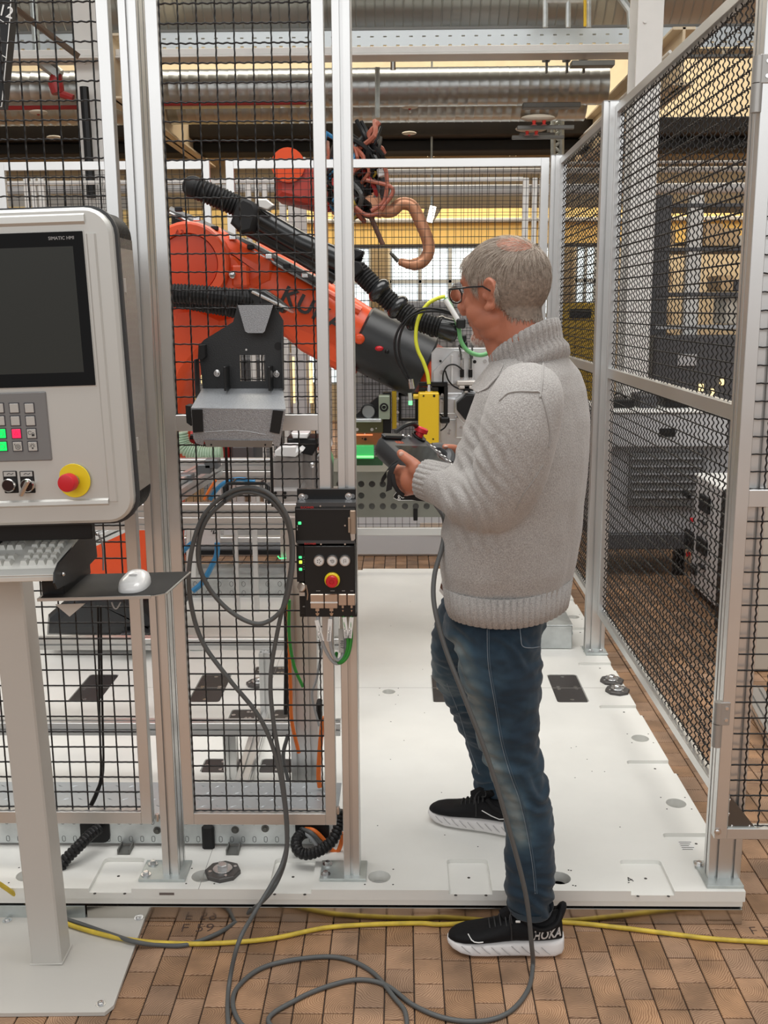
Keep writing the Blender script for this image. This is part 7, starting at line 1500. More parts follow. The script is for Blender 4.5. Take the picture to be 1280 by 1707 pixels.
# ---- right hand (far)
W2 = Pr[-1]; kn2 = [A(760, 752 + 8 * i, 2.80 + .012 * i) for i in range(4)]
Wp = A(778, 768, 2.825)
bd.tube([Pr[-4], Pr[-1], Wp], [.029, .028, .026], 14)
for i, k in enumerate(kn2): bd.tube([Wp, Wp.lerp(k, .55), k], [.017, .0155, .012], 12)
bd.sphere(Wp.lerp((kn2[0] + kn2[3]) / 2, .5), .029, 14, 10, (1, .75, 1))
for i, k in enumerate(kn2):
    L_ = (.038, .042, .039, .031)[i]; d1 = Vector((-.85, -.25, -.45)).normalized(); d2 = Vector((-.55, -.75, -.35)).normalized(); d3 = Vector((-.1, -.97, -.1)).normalized()
    finger(bd, [k, k + d1 * L_ * .9, k + d1 * L_ + d2 * L_ * .6, k + d1 * L_ + d2 * L_ * .6 + d3 * L_ * .5], .0105, .0085)
finger(bd, [A(772, 762, 2.81), A(760, 750, 2.79), A(749, 747, 2.775), A(741, 746, 2.765)], .0150, .0100, 12)
# legs core
nleg = [(1000, 772, 900, 2.45), (1030, 756, 902, 2.41), (1080, 755, 903, 2.395), (1130, 769, 904, 2.39), (1180, 784, 900, 2.385), (1225, 794, 896, 2.38), (1262, 806, 904, 2.375), (1300, 823, 914, 2.37), (1345, 837, 922, 2.368), (1390, 841, 925, 2.365), (1440, 843, 925, 2.362), (1480, 843, 924, 2.36), (1506, 846, 921, 2.36), (1518, 851, 917, 2.36)]
fleg = [(1000, 735, 880, 2.56), (1040, 723, 860, 2.60), (1090, 715, 845, 2.65), (1130, 722, 840, 2.70), (1170, 742, 838, 2.75), (1210, 763, 850, 2.79), (1250, 779, 856, 2.82), (1285, 786, 858, 2.84), (1310, 793, 862, 2.85), (1326, 800, 862, 2.85)]
def legrings(L, k=1.0, n=28, yaw=.35):
    out = []
    for y, l, r, Y in L:
        a, b_ = A(l, y, Y), A(r, y, Y); c = (a + b_) / 2; h = (b_.x - a.x) / 2 * k; out.append(ring(c, (-math.cos(yaw), math.sin(yaw), 0), (math.sin(yaw), math.cos(yaw), 0), h, h * .95, n, 2.15))
    return out
loft(bd, legrings(nleg, .72)); loft(bd, legrings(fleg, .72))
hp_ = [(985, 745, 940, 2.46, 1.3), (1015, 735, 925, 2.47, 1.3), (1045, 745, 900, 2.48, 1.25)]
loft(bd, [shrink(sum(r, Vector()) / 32, r, .80) for r in [hring(y, l, r, Y, q, YAW, 32, 2.2) for y, l, r, Y, q in hp_]])
loft(bd, [shrink(sum(r, Vector()) / 32, r, .80) for r in [hring(y, l, r, Y, q, YAW, 32, 2.2) for y, l, r, Y, q in (torso[1], torso[0], hp_[1])]])
V, Nn, F = remesh(bd, .0036, 5, .5)
body = obj('body', V, F, SKIN, per, 0); body.data.polygons.foreach_set('use_smooth', [True] * len(F)); BV, BN = V, Nn
bvb = BVHTree.FromPolygons([Vector(v) for v in V], F)
# nails
NAILM = mat('fingernail', (.66, .42, .34), .3)
d = (thumb_tip[-1] - thumb_tip[-2]).normalized(); b = MB(); c = snap(bvb, 669, 757)[0]; b.sphere(c, 1, 12, 8, (.0065, .003, .006)); b.build('thumb_nail', NAILM, body)
d = MB(); d.sphere(snap(bvb, 743, 744.5)[0], 1, 12, 8, (.006, .004, .0035)); d.build('thumb_nail', NAILM, body)
# eyes, brows, beard, lips
for s in (-1, 1):
    b = MB(); b.sphere(H(.066, s * .030, .004), .0125, 14, 10); eo = b.build('eye', mat('eye_white', (.75, .72, .68), .25), body); b = MB(); b.disc(H(.0777, s * .030, .004), HF2, .0052, .0012, 14); b.build('iris', mat('iris_blue_grey', (.10, .16, .20), .2), eo)
    b = MB(); b.tube([H(.083, s * .014, .021), H(.083, s * .028, .026), H(.072, s * .045, .022)], [.003, .004, .002], 6); b.build('eyebrow', mat('grey_brow', (.30, .27, .24), .8), body)
b = MB(); b.tube([H(.086, -.013, -.062), H(.092, 0, -.0615), H(.086, .013, -.062)], .0018, 6); b.build('mouth_line', mat('lip_dark', (.30, .10, .08), .5), body)
# hair
HAIR1 = mat('silver_hair', (.60, .52, .44), .5, 0, .45); HAIR2 = mat('brown_grey_hair', (.22, .17, .13), .55, 0, .4)
Hi = np.array(HM.inverted()); loc = (BV @ Hi[:3, :3].T + Hi[:3, 3]) / HSC
def hairmask(p):
    f, s, u = p
    r_ = math.sqrt(f * f + s * s)
    if u > .13 or r_ > .13: return 0
    lim_f = .066 + (.02 if u > .075 else 0)                       # hairline at the forehead
    if f > lim_f - .0 and u < .088: return 0
    low = float(np.interp(f, [-.12, -.07, -.045, -.028, -.014, .000, .014, .022, .030, .040, .048, .07], [-.084, -.080, -.070, -.050, .000, .024, .024, -.002, -.002, .022, .044, .070]))
    low += .004 * math.sin(f * 900 + s * 700)
    if u < low: return 0
    return 1
idx = [i for i in range(len(loc)) if loc[i][2] > -.1 and abs(loc[i][1]) < .1 and -.13 < loc[i][0] < .1 and hairmask(loc[i]) and not (abs(loc[i][1]) > .078 and loc[i][2] < .03 and loc[i][0] > -.03)]
random.seed(11); caps = MB()
# thin scalp cap under the strands
fset = set(idx); capf = [f for f in F if all(i in fset for i in f)]; used = sorted({i for f in capf for i in f}); mp_ = {i: k for k, i in enumerate(used)}
crown = np.array([-.052, -.022, .098])
capv = []
for i in used:
    dcr = np.linalg.norm(loc[i] - crown); k = .0042 if dcr > .055 else -.004 + .0082 * max(0, (dcr - .026)) / .029
    k *= min(1, max(.1, (loc[i][2] + .090) / .045)); capv.append(BV[i] + BN[i] * k * .8)
def haircap():
    m = mat('scalp_hair_base', (.25, .20, .16), .75, bump=.9, bscale=240, var=.3, vscale=120); return m
cap = obj('hair', capv, [tuple(mp_[i] for i in f) for f in capf], haircap(), per, 0); cap.data.polygons.foreach_set('use_smooth', [True] * len(capf))
R3 = np.array(Matrix((HF2, HS, HU2)).transposed())
VV = {0: [], 1: []}; QQ = {0: [], 1: []}
NS = 15000
for k in range(NS):
    i = random.choice(idx); p = BV[i].copy(); nrm = BN[i]; lp = loc[i]
    dcr = np.linalg.norm(lp - crown)
    if dcr < .055 and random.random() < .74 - .5 * max(0, dcr - .025) / .03: continue
    # combing: forward on top, down and slightly forward at the sides, down at the back
    top = max(0, min(1, (lp[2] - .03) / .07))
    flow = np.array([.75 * top + .18 * (1 - top) - (.35 if lp[0] < -.06 else 0) * (1 - top), lp[1] * 6 * top, -.25 * top - 1.0 * (1 - top)])
    flow += np.array([random.gauss(0, .16), random.gauss(0, .16), random.gauss(0, .12)])
    fw = R3 @ flow; fw = fw - nrm * np.dot(fw, nrm); fw /= (np.linalg.norm(fw) + 1e-9)
    Ls = random.uniform(.016, .034) * (1.1 if lp[2] > .05 else .9)
    Ls *= float(np.interp(lp[2], [-.085, -.05, -.01, .03], [.35, .6, .9, 1]))
    lift = float(np.interp(lp[2], [-.085, -.03, .04, .08], [.05, .10, .18, .28]))
    side = np.cross(fw, nrm); wd = random.uniform(.00028, .0005); c = 0 if random.random() < .58 else 1
    if lp[0] < -.03 and lp[2] < .06: c = 1 if random.random() < .62 else 0
    base = len(VV[c]) ; q = p + nrm * .001; cur = []
    ctr = np.array(HC)
    for t in range(4):
        a = wd * (1 - t * .25); cur += [q + side * a, q - side * a, q + nrm * a]
        lf = lift * (1 - t * .45); q = q + (fw + nrm * lf) * Ls / 3; 
        # follow the skull
        dv = q - ctr; fw = fw - dv / np.linalg.norm(dv) * .14; fw /= np.linalg.norm(fw)
    VV[c] += cur
    for t in range(3):
        o_ = base + t * 3
        QQ[c] += [(o_, o_ + 1, o_ + 4, o_ + 3), (o_ + 1, o_ + 2, o_ + 5, o_ + 4), (o_ + 2, o_, o_ + 3, o_ + 5)]
for c, m in ((0, HAIR1), (1, HAIR2)): npmesh('hair_strands', VV[c], QQ[c], m, cap, kind='stuff')
# goatee
gv = []; gq = []
for i in range(len(loc)):
    l = loc[i]
    if l[2] < -.078 and l[2] > -.125 and l[0] > .045 and abs(l[1]) < .030 and l[0] < .11:
        if random.random() < .8:
            p = BV[i]; nrm = BN[i]; dn = np.array([0, 0, -1.]); side = np.cross(dn, nrm); side /= np.linalg.norm(side) + 1e-9; b0 = len(gv); q = p.copy()
            for t in range(3): a = .0005 * (1 - t * .3); gv += [q + side * a, q - side * a, q + nrm * a]; q = q + (nrm * .35 + dn) * .0026
            for t in range(2):
                o_ = b0 + t * 3; gq += [(o_, o_ + 1, o_ + 4, o_ + 3), (o_ + 1, o_ + 2, o_ + 5, o_ + 4), (o_ + 2, o_, o_ + 3, o_ + 5)]
if gv: npmesh('goatee', gv, gq, mat('white_beard', (.85, .80, .74), .6), per, kind='stuff')
# glasses
GLB = mat('glasses_black', (.008, .008, .009), .25); gls = None
b = MB()
for s in (-1, 1): b.tube([H(.103 - .004 * abs(math.cos(t)) * 0, s * (.032 + .026 * math.cos(t)), .0015 + .0195 * (math.sin(t) if abs(math.sin(t)) < .8 else math.copysign(.8 + (abs(math.sin(t)) - .8) * .5, math.sin(t)))) for t in np.linspace(0, 2 * PI, 25)[:-1]], .0019, 6, closed=True)
b.tube([H(.103, -.007, .004), H(.106, 0, .007), H(.103, .007, .004)], .002, 6); gls = b.build('glasses', GLB, per)
for s in (-1, 1):
    b = MB(); b.tube([H(.102, s * .058, .012), H(.095, s * .068, .013), H(.04, s * .078, .010), H(.0, s * .086, .006), H(-.018, s * .086, -.006)], [.0026, .0028, .002, .002, .0018], 6); b.build('temple', GLB, gls)
    b = MB(); b.prism([(.0325 * 0 + .024 * math.cos(t), .0155 * math.sin(t)) for t in np.linspace(0, 2 * PI, 21)[:-1]], H(.1025, s * .032, .0015), HS, HU2, HF2, .0006); b.build('lens', mat('spectacle_lens', (1, 1, 1), .02, trans=1.0), gls)
# collar
cA = [(596, 832, 948, 2.48, 1.06), (585, 836, 940, 2.478, 1.03), (570, 838, 935, 2.474, 1.02), (556, 838, 930, 2.470, 1.0)]
def collring(cx, cy, Y, a, b_, tilt, p=2.0): 
    c = A(cx, cy, Y); e1 = (F_ + Vector((0, 0, tilt))); return ring(c, e1, S_, a, b_, 32, p)
cr0 = [collring(884, 632, 2.478, .072, .088, -.45), collring(884, 620, 2.478, .090, .108, -.55), collring(884, 608, 2.478, .088, .098, -.60), collring(880, 596, 2.475, .080, .088, -.62), collring(876, 582, 2.47, .083, .087, -.62), collring(873, 566, 2.466, .082, .085, -.62), collring(873, 563, 2.466, .076, .080, -.62), collring(876, 575, 2.468, .073, .077, -.62), collring(880, 592, 2.475, .068, .073, -.60)]
ribbed('collar', cr0, 38, .0016)
zp = MB(); P0 = [cr0[k][0] for k in (2, 3, 4, 5)]
zp.tube(cr([P0[3] + F_ * .003, P0[2] + F_ * .004, P0[1] + F_ * .004, P0[0] + F_ * .004 + Vector((0, 0, -.02)), P0[0] + F_ * .02 + Vector((0, 0, -.06))], 5), .0035, 6, flat=.6); zp.build('zip', mat('zip_metal', (.35, .34, .33), .35, .7), per)
# folded placket at the open neck
def onsw(x, y):
    d_ = ray(x, y).normalized(); h = bvs.ray_cast(Vector((0, 0, CAMH)), d_); return (h[0] - d_ * .006) if h[0] else A(x, y, 2.455)
b = MB(); pts = [onsw(*q) for q in ((822, 598), (806, 618), (790, 637), (784, 648), (795, 656), (812, 648), (830, 628), (840, 607))]
cm_ = sum(pts, Vector()) / len(pts); nrm = Vector((-.4, -.9, .1)).normalized()
b.add([p + nrm * .004 for p in pts] + [p - nrm * .012 for p in pts], [tuple(range(8)), tuple(range(8, 16))[::-1]] + [(i, (i + 1) % 8, 8 + (i + 1) % 8, 8 + i) for i in range(8)])
Vv, Nv, Fv = remesh(b, .003, 4); po = obj('zip_placket', Vv, Fv, KNIT, per, 0); po.data.polygons.foreach_set('use_smooth', [True] * len(Fv))
# ---- jeans
jn = MB(); loft(jn, legrings(nleg)); loft(jn, legrings(fleg)); loft(jn, [hring(y, l, r, Y, q, YAW, 36, 2.2) for y, l, r, Y, q in [(975, 756, 928, 2.46, 1.24), (1000, 750, 926, 2.465, 1.24), (1025, 742, 914, 2.47, 1.26), (1050, 742, 905, 2.475, 1.22), (1075, 760, 895, 2.475, 1.1)]])
V, Nn, F = remesh(jn, .0055, 7, .5)
def jfold(v):
    x, y, z = v; far = y > 2.52 and z < .85
    n = noise.noise(Vector((x * 7, y * 7, z * 16))) * .006
    zz = z - (.1 if far and z < .6 else 0)
    w = math.exp(-((zz - .48) / .10) ** 2) * .0030 + math.exp(-((zz - .13) / .06) ** 2) * .0042 + math.exp(-((z - .80) / .09) ** 2) * .0018 + .0006
    n += w * math.sin(z * 120 + (x * 70 if not far else -x * 50) + 9 * noise.noise(Vector((x * 9, y * 9, z * 9 + 7)))) * (.4 + 1.2 * abs(noise.noise(Vector((x * 12, y * 12, z * 10 + 3)))))
    n += .0018 * noise.noise(Vector((x * 30, y * 30, z * 70)))
    return n
V = folds(V, Nn, lambda v: jfold(v) * 1.6)
def denim():
    m = bpy.data.materials.new('washed_blue_denim'); m.use_nodes = True; N = m.node_tree.nodes; L = m.node_tree.links; b = N['Principled BSDF']; b.inputs['Roughness'].default_value = .85; b.inputs['Specular IOR Level'].default_value = .2; b.inputs['Sheen Weight'].default_value = .15
    at = N.new('ShaderNodeAttribute'); at.attribute_name = 'fade'; n = N.new('ShaderNodeTexNoise'); n.inputs['Scale'].default_value = 14; n.inputs['Detail'].default_value = 6; tc = N.new('ShaderNodeTexCoord'); L.new(tc.outputs['Object'], n.inputs['Vector'])
    ad = N.new('ShaderNodeMath'); ad.operation = 'MULTIPLY_ADD'; L.new(n.outputs['Fac'], ad.inputs[0]); ad.inputs[1].default_value = .5; L.new(at.outputs['Fac'], ad.inputs[2])
    r = N.new('ShaderNodeValToRGB'); e = r.color_ramp.elements; e[0].position = .22; e[0].color = (.018, .035, .055, 1); e[1].position = 1.15 / 1.2; e[1].color = (.27, .30, .29, 1); x = e.new(.42); x.color = (.038, .072, .104, 1); x = e.new(.65); x.color = (.095, .135, .155, 1)
    L.new(ad.outputs[0], r.inputs['Fac']); L.new(r.outputs['Color'], b.inputs['Base Color'])
    w = N.new('ShaderNodeTexNoise'); w.inputs['Scale'].default_value = 600; L.new(tc.outputs['Object'], w.inputs['Vector']); bp = N.new('ShaderNodeBump'); bp.inputs['Strength'].default_value = .35; bp.inputs['Distance'].default_value = .001; L.new(w.outputs['Fac'], bp.inputs['Height']); L.new(bp.outputs['Normal'], b.inputs['Normal']); return m
jeans = obj('jeans', V, F, denim(), per, 0); jeans.data.polygons.foreach_set('use_smooth', [True] * len(F))
fade = jeans.data.attributes.new('fade', 'FLOAT', 'POINT'); fv = []
seamline = [(A(x, y, 2.38)) for x, y in ((765, 1080), (790, 1180), (815, 1250), (845, 1310), (862, 1370))]
farfade = [A(x, y, 2.66) for x, y in ((735, 1070), (722, 1105), (738, 1140))]; backf = [A(x, y, 2.42) for x, y in ((885, 1030), (895, 1060))]
for v in V:
    v_ = Vector(v); d1 = min((v_ - p).xz.length if True else 0 for p in [s.lerp(t, k / 4) for s, t in zip(seamline, seamline[1:]) for k in range(5)]); d2 = min((v_ - p).length for p in farfade); d3 = min((v_ - p).length for p in backf)
    f = .52 * math.exp(-(d1 / .035) ** 2) * (1 if v[1] < 2.5 else .2) + .45 * math.exp(-(d2 / .06) ** 2) + .40 * math.exp(-(d3 / .06) ** 2)
    fv.append(f)
fade.data.foreach_set('value', fv)
bvj = BVHTree.FromPolygons([Vector(v) for v in V], F)
ST = mat('denim_seam', (.045, .075, .105), .8); ST2 = mat('denim_stitch', (.20, .24, .28), .8)
seam('outer_seam', [(816, 1012), (815, 1060), (817, 1110), (827, 1170), (838, 1235), (852, 1285), (868, 1330), (881, 1385), (890, 1440), (895, 1490)], bvj, .0018, ST, parent=jeans)
seam('seam_stitching', [(813, 1012), (812, 1060), (814, 1110), (824, 1170), (835, 1236), (849, 1287), (865, 1332), (878, 1386), (887, 1440), (892, 1490)], bvj, .0008, ST2, parent=jeans)
seam('back_pocket_stitching', [(864, 1015), (866, 1040), (868, 1062), (871, 1077), (885, 1080), (901, 1078)], bvj, .0012, ST2, parent=jeans)
seam('front_pocket_seam', [(764, 985), (772, 1000), (790, 1010), (814, 1015)], bvj, .0012, ST, parent=jeans)
seam('inner_seam', [(745, 1140), (765, 1190), (780, 1240), (798, 1290)], bvj, .0010, ST2, parent=jeans)
for c0, L in ((nleg[-1], nleg), (fleg[-1], fleg)):
    y, l, r, Y = L[-1]; y2, l2, r2, Y2 = L[-2]
    rs = legrings([(y + 2, l + 1, r - 1, Y), (y, l - 1, r + 1, Y), (y - 12 if L is nleg else y - 8, l2 - 1, r2 + 1, Y2)], 1.02); b = MB(); loft(b, [shrink(sum(rs[0], Vector()) / 28, rs[0], .9)] + rs, False); o = b.build('jeans_hem', jeans.data.materials[0], jeans, 60)
# ---- shoes
SHB = mat('black_mesh_fabric', (.006, .006, .007), .7, 0, .25, bump=.4, bscale=500); SOLE = mat('white_foam_sole', (.74, .72, .71), .55, bump=.1, bscale=60)
def shoe(heel, toe, z0, side, label):
    """heel/toe ground points; side = +1 when the outer side faces the camera"""
    heel, toe = Vector((*heel, z0)), Vector((*toe, z0)); f = (toe - heel); L = f.length; f.normalize(); s = Vector((0, 0, 1)).cross(f); s = s if s.y < 0 else -s     # s towards the camera
    def Q(t, w, z): return heel + f * (t * L) + s * w + Vector((0, 0, z))
    root = MB()
    st = [(0, .018, .016, .050), (.02, .028, .007, .052), (.08, .035, .002, .050), (.2, .037, 0, .047), (.35, .036, 0, .044), (.5, .040, 0, .042), (.65, .046, 0, .040), (.78, .047, .0, .037), (.88, .042, .005, .034), (.95, .031, .012, .033), (.99, .018, .019, .032), (1.0, .008, .023, .031)]
    rings = []
    for t, w, lo, hi in st:
        r = []
        for k in range(24):
            a = 2 * PI * k / 24; x = math.copysign(abs(math.cos(a)) ** .55, math.cos(a)); zz = math.copysign(abs(math.sin(a)) ** .6, math.sin(a)); r.append(Q(t, w * x * (1 + .06 * (zz < 0)), (lo + hi) / 2 + (hi - lo) / 2 * zz))
        rings.append(r)
    loft(root, rings); so = root.build('shoe_sole', SOLE, per, 50)
    for k in range(9):
        t = .12 + k * .085; b = MB(); b.tube([Q(t, .0475 * (.80 if t < .4 else 1.02) * .97, .015), Q(t + .03, .0475 * (.81 if t < .4 else 1.03), .022), Q(t + .075, .0475 * (.80 if t < .45 else 1.0), .034)], .0011, 5); b.build('sole_groove', mat('sole_groove_grey', (.42, .41, .41), .6), so)
    up = MB(); us = [(.015, .020, .046, .085, 1), (.05, .030, .046, .118, 1), (.12, .034, .044, .108, 1), (.22, .036, .042, .098, 1), (.32, .036, .041, .100, 1), (.42, .037, .040, .100, 1), (.52, .040, .038, .088, 1), (.62, .043, .036, .074, 1), (.74, .045, .034, .062, 1), (.85, .041, .032, .056, 1), (.93, .031, .031, .050, 1), (.975, .018, .031, .043, 1), (.992, .008, .031, .038, 1)]
    rings = []
    for t, w, lo, hi, _ in us:
        r = []
        for k in range(24):
            a = 2 * PI * k / 24; x = math.cos(a); zz = math.sin(a)
            x = math.copysign(abs(x) ** .75, x); zz = math.copysign(abs(zz) ** .85, zz); hgt = (lo + hi) / 2 + (hi - lo) / 2 * zz
            tw = 1 - .35 * max(0, (hgt - .06) / .06)
            r.append(Q(t, w * x * tw, hgt - (0.004 if zz < 0 else 0)))
        rings.append(r)
    loft(up, rings); Vu, Nu, Fu = remesh(up, .003, 3); u = obj('shoe_upper', Vu, Fu, SHB, per, 0); u.data.polygons.foreach_set('use_smooth', [True] * len(Fu)); bv = BVHTree.FromPolygons([Vector(v) for v in Vu], Fu)
    # heel tab and padded collar
    b = MB(); b.tube(cr([Q(.05, .018, .105), Q(.02, .010, .125), Q(.01, 0, .132), Q(.02, -.010, .125), Q(.05, -.018, .105)], 4), .0085, 8); b.tube(cr([Q(.02, .008, .128), Q(.07, .030, .098), Q(.18, .034, .082), Q(.28, .032, .088), Q(.36, .022, .105)], 4), .007, 8); b.tube(cr([Q(.02, -.008, .128), Q(.07, -.030, .098), Q(.18, -.034, .082), Q(.28, -.032, .088), Q(.36, -.022, .105)], 4), .007, 8)
    b.build('ankle_collar', SHB, u, kind='stuff')
    b = MB(); b.tube(cr([Q(.52, 0, .092), Q(.44, 0, .108), Q(.36, 0, .122), Q(.335, 0, .128)], 4), [.014] * 12 + [.012], 8, flat=1.5); b.build('tongue', SHB, u)
    LC = mat('black_lace', (.02, .02, .021), .6)
    for k in range(6):
        t = .40 + k * .045; h = .112 - k * .0072; b = MB(); b.tube(cr([Q(t, .026, h - .016), Q(t + .012, .012, h), Q(t + .018, -.012, h), Q(t + .02, -.026, h - .016)], 4), .0024, 6); b.build('lace', LC, u)
    b = MB(); b.tube(cr([Q(.42, 0, .114), Q(.44, .02, .124), Q(.47, .034, .112), Q(.455, .040, .085), Q(.45, .044, .055)], 5), .0018, 6); b.tube(cr([Q(.42, 0, .114), Q(.38, .02, .128), Q(.37, .03, .118), Q(.42, .02, .108)], 5), .0018, 6); b.build('lace_bow', LC, u, kind='stuff')
    def on(t, z, off=.0012):
        h = bv.ray_cast(Q(t, .3, z), -s); return (h[0] + s * off) if h[0] else Q(t, .04, z)
    return Q, on, u, f, s
Q, on, u, f, s = shoe((.408, 2.352), (.112, 2.372), 0.0, 1, '')
# lettering wrapped onto the heel side
def wrap(txt, t, z, size, m, parent, Q, on, L, slope=0.0, bold=0, name='shoe_lettering', shear=.18):
    vs, fs = text_mesh(txt, size, ext=0, shear=shear, bold=bold)
    out = []
    for p in vs: out.append(on(t - p.x / L, z + p.y + slope * p.x))
    return obj(name, out, fs, m, parent, 0)
SIL = mat('reflective_silver', (.62, .62, .62), .3, .3)
wrap('HOKA', .150, .067, .034, SIL, u, Q, on, .2967 / .72, slope=.10, bold=.0010)
b = MB(); b.tube([on(.82, .056, .0022), on(.79, .050, .0022), on(.765, .046, .0022), on(.73, .0455, .0022), on(.69, .047, .0022)], .0016, 5); b.build('side_mark', LABELW, u)
b = MB(); b.box(-.006, .006, -.0015, .0015, -.003, .003, .001, Matrix.Translation(on(.40, .105, .004))); b.build('lace_tag', LABELW, u)
Q, on, u, f, s = shoe((.352, 2.745 + .012), (.078, 2.868), 0.1, -1, '')
b = MB(); b.tube([on(.40, .073), on(.30, .062), on(.22, .056), on(.12, .062)], .0015, 5); b.build('side_mark', LABELW, u)
# ---- badge, pendant
bg_ = thing('name_badge', 'white card badge with a brown stripe clipped to the front of the jeans', 'badge', A(740, 978, 2.52))
q = [A(739, 956, 2.50), A(751, 968, 2.50), A(745, 1001, 2.50), A(732, 985, 2.50)]; plate(q, .0012, 'badge_card', LABELW, bg_, (0, -1, 0)); bo = bg_.children[0]
q2 = [q[0].lerp(q[3], .55), q[1].lerp(q[2], .55), q[1].lerp(q[2], .80), q[0].lerp(q[3], .80)]; plate([p + Vector((0, -.0014, 0)) for p in q2], .0004, 'badge_stripe', mat('badge_brown', (.16, .08, .06), .5), bo, (0, -1, 0))
tp_ = thing('teach_pendant', 'dark grey tablet shaped teach pendant with red stop knob held in both hands', 'teach pendant', A(690, 760, 2.6))
TL, TR, BL = A(626, 724, 2.585), A(705, 727, 2.79), A(692, 797, 2.468)
e1 = (TR - TL); WD = e1.length; e1.normalize(); e2 = (BL - TL); e2 = e2 - e1 * e2.dot(e1); HT = (BL - TL).length * 1.12; e2.normalize(); e3 = e1.cross(e2); e3 = e3 if e3.z > 0 else -e3
TM = Matrix((e1, e2, e3)).transposed().to_4x4(); TM.translation = TL
PDG = mat('pendant_dark_grey', (.050, .052, .055), .42)
def tbox(x0, x1, y0, y1, z0, z1, m, name, parent, b_=.003):
    b = MB(); b.box(x0 * WD, x1 * WD, y0 * HT, y1 * HT, z0, z1, b_, TM); return b.build(name, m, parent)
b = MB(); o1 = rrect(.5 * WD, .5 * HT, WD * .98, HT * .98, .03, 6); o0 = inset(o1, .012); oL = inset(o1, .022); lay = [(-.052, oL), (-.036, inset(o1, .004)), (-.012, o1), (0, inset(o1, .003)), (.0015, inset(o1, .008))]; n = len(o1)
vs = [TM @ Vector((a, c, z)) for z, pl in lay for a, c in pl]; fs = [tuple(range(n))[::-1], tuple((len(lay) - 1) * n + i for i in range(n))]
for k in range(len(lay) - 1): fs += [(k * n + i, k * n + (i + 1) % n, (k + 1) * n + (i + 1) % n, (k + 1) * n + i) for i in range(n)]
b.add(vs, fs); tb_ = b.build('pendant_body', PDG, tp_, 40)
tbox(.12, .86, .24, .80, .0014, .0024, mat('pendant_screen', (.03, .032, .03), .07, 0, .6), 'screen', tb_, .001)
tbox(.04, .42, .03, .12, .0014, .012, BLKP, 'cable_flap', tb_, .004)
tbox(.86, .97, .18, .84, .0014, .003, mat('keypad_dark', (.03, .022, .026), .3), 'keypad', tb_, .001)
for k in range(6):
    for j, dx in ((0, .885), (1, .925)): tbox(dx, dx + .028, .22 + k * .10 + j * .03, .258 + k * .10 + j * .03, .003, .005, LABELW, 'pendant_key', tb_, .0008)
for k in range(3): tbox(.07, .095, .36 + k * .12, .39 + k * .12, .003 - .0014, .004, LABELW, 'pendant_key', tb_, .0008)
kc = TM @ Vector((.84 * WD, .045 * HT, .001)); b = MB(); b.disc(kc, e3, .021, .006, 24, b=.001); b.build('stop_collar', BLKP, tb_)
b = MB(); ax = (e3 + e1 * .1 - e2 * .3).normalized(); b.tube([kc, kc + ax * .014, kc + ax * .016, kc + ax * .027, kc + ax * .030], [.011, .011, .0185, .0185, .014], 24); b.build('stop_knob', RED, tb_)
b = MB(); b.tube(cr([TM @ Vector((.44 * WD, -.01, .004)), TM @ Vector((.55 * WD, -.012, .022)), TM @ Vector((.68 * WD, -.012, .03)), TM @ Vector((.78 * WD, -.01, .026)), TM @ Vector((.88 * WD, -.008, .012))], 5), .008, 8, flat=.8); b.build('guard_arch', BLKP, tb_)
for k in range(2): b = MB(); b.disc(TM @ Vector(((.50 + k * .12) * WD, .05 * HT, .001)), e3, .007, .008, 14, b=.002); b.build('selector_knob', STEEL, tb_)
b = MB(); b.tube(cr([TM @ Vector((1.0 * WD, .22 * HT, -.01)), TM @ Vector((1.07 * WD, .30 * HT, .002)), TM @ Vector((1.08 * WD, .45 * HT, .002)), TM @ Vector((1.0 * WD, .55 * HT, -.01))], 5), .017, 10); b.build('side_grip', PDG, tb_)
vs, fs = text_mesh('KUKA', .014, ext=.0003); obj('pendant_lettering', [TM @ Vector((.30 * WD + p.x, .17 * HT - p.y, .0018 + p.z)) for p in vs], fs, mat('orange_print', (.65, .12, .04), .5), tb_, 0)
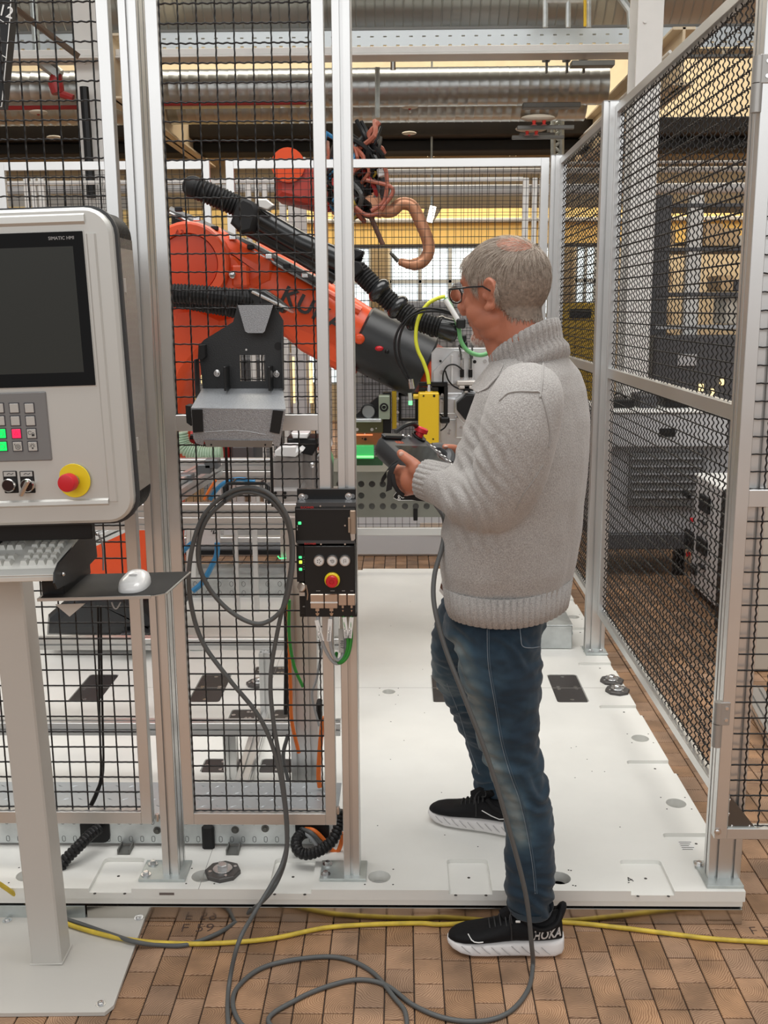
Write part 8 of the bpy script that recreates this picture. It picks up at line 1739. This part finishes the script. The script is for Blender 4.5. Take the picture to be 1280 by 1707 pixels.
# hand strap hanging off the near side
SP = mat('strap_black_fabric', (.016, .016, .017), .8)
b = MB(); pts = [(A(668, 769, 2.455)), (A(655, 776, 2.465)), (A(643, 788, 2.47)), (A(641, 800, 2.47))]
def strap(P, w, up_, name):
    b = MB(); V_ = []; n = len(P)
    for i, p in enumerate(P):
        w_ = w[i] if hasattr(w, '__len__') else w; V_ += [p + up_ * w_, p - up_ * w_, p - up_ * w_ + Vector((0, .004, 0)), p + up_ * w_ + Vector((0, .004, 0))]
    f_ = [(0, 1, 2, 3), (4 * n - 4, 4 * n - 1, 4 * n - 2, 4 * n - 3)]
    for i in range(n - 1): f_ += [(i * 4 + k, i * 4 + (k + 1) % 4, i * 4 + 4 + (k + 1) % 4, i * 4 + 4 + k) for k in range(4)]
    b.add(V_, f_); return b.build(name, SP, tb_, 60)
strap(cr([A(668, 768, 2.458), A(658, 775, 2.452), A(651, 788, 2.45), A(650, 803, 2.452), A(648, 818, 2.455)], 5), [.006] * 5 + [.009] * 8 + [.008] * 8, Vector((.9, 0, .35)), 'hand_strap')
strap(cr([A(660, 773, 2.46), A(648, 780, 2.462), A(640, 792, 2.465), A(640, 802, 2.468)], 5), [.012] * 16, Vector((.55, 0, .8)), 'hand_strap')
b = MB(); b.tube(cr([A(654, 790, 2.455), A(657, 806, 2.452), A(663, 818, 2.455), A(672, 826, 2.46)], 5), .0055, 8); b.build('strap_cord', SP, tb_)
strap(cr([A(668, 822, 2.50), A(680, 828, 2.50), A(697, 831, 2.5), A(712, 832, 2.5)], 5), [.006] * 16, Vector((.2, 0, 1)), 'lower_strap')
# ================================================================ groups of repeated things
GROUPS = {'fence_post': 'posts of the cell fence', 'mesh_fence': 'wire mesh panels of the cell fence', 'labelled_cable': 'labelled cables under the switch box', 'service_pipe': 'pipes across the hall', 'sprinkler_pipe': 'red sprinkler pipes overhead',
          'ceiling_detector': 'round ceiling detectors', 'ceiling_sensor': 'ceiling sensors with red buttons', 'window_pillar': 'brown window pillars', 'hall_column': 'white hall columns', 'roof_girder': 'beige roof girders', 'spiral_air_duct': 'spiral air ducts',
          'black_lead': 'black leads at the robot wrist', 'tool_case': 'cases on the grey cabinet', 'duct_cable': 'cables coming out of the cable duct', 'hanging_cable': 'cables hanging behind the narrow panel', 'hanging_lead': 'thin leads hanging behind the left panel',
          'gate_hinge': 'hinges of the gate', 'corrugated_conduit': 'black corrugated conduits', 'blue_air_hose': 'blue air hoses', 'roof_beam': 'dark roof beams', 'duct_hanger_rod': 'hanger rods of the duct'}
for o in bpy.data.objects:
    k = o.name.split('.')[0]
    if o.parent is None and k in GROUPS and 'category' in o.keys(): o['group'] = GROUPS[k]
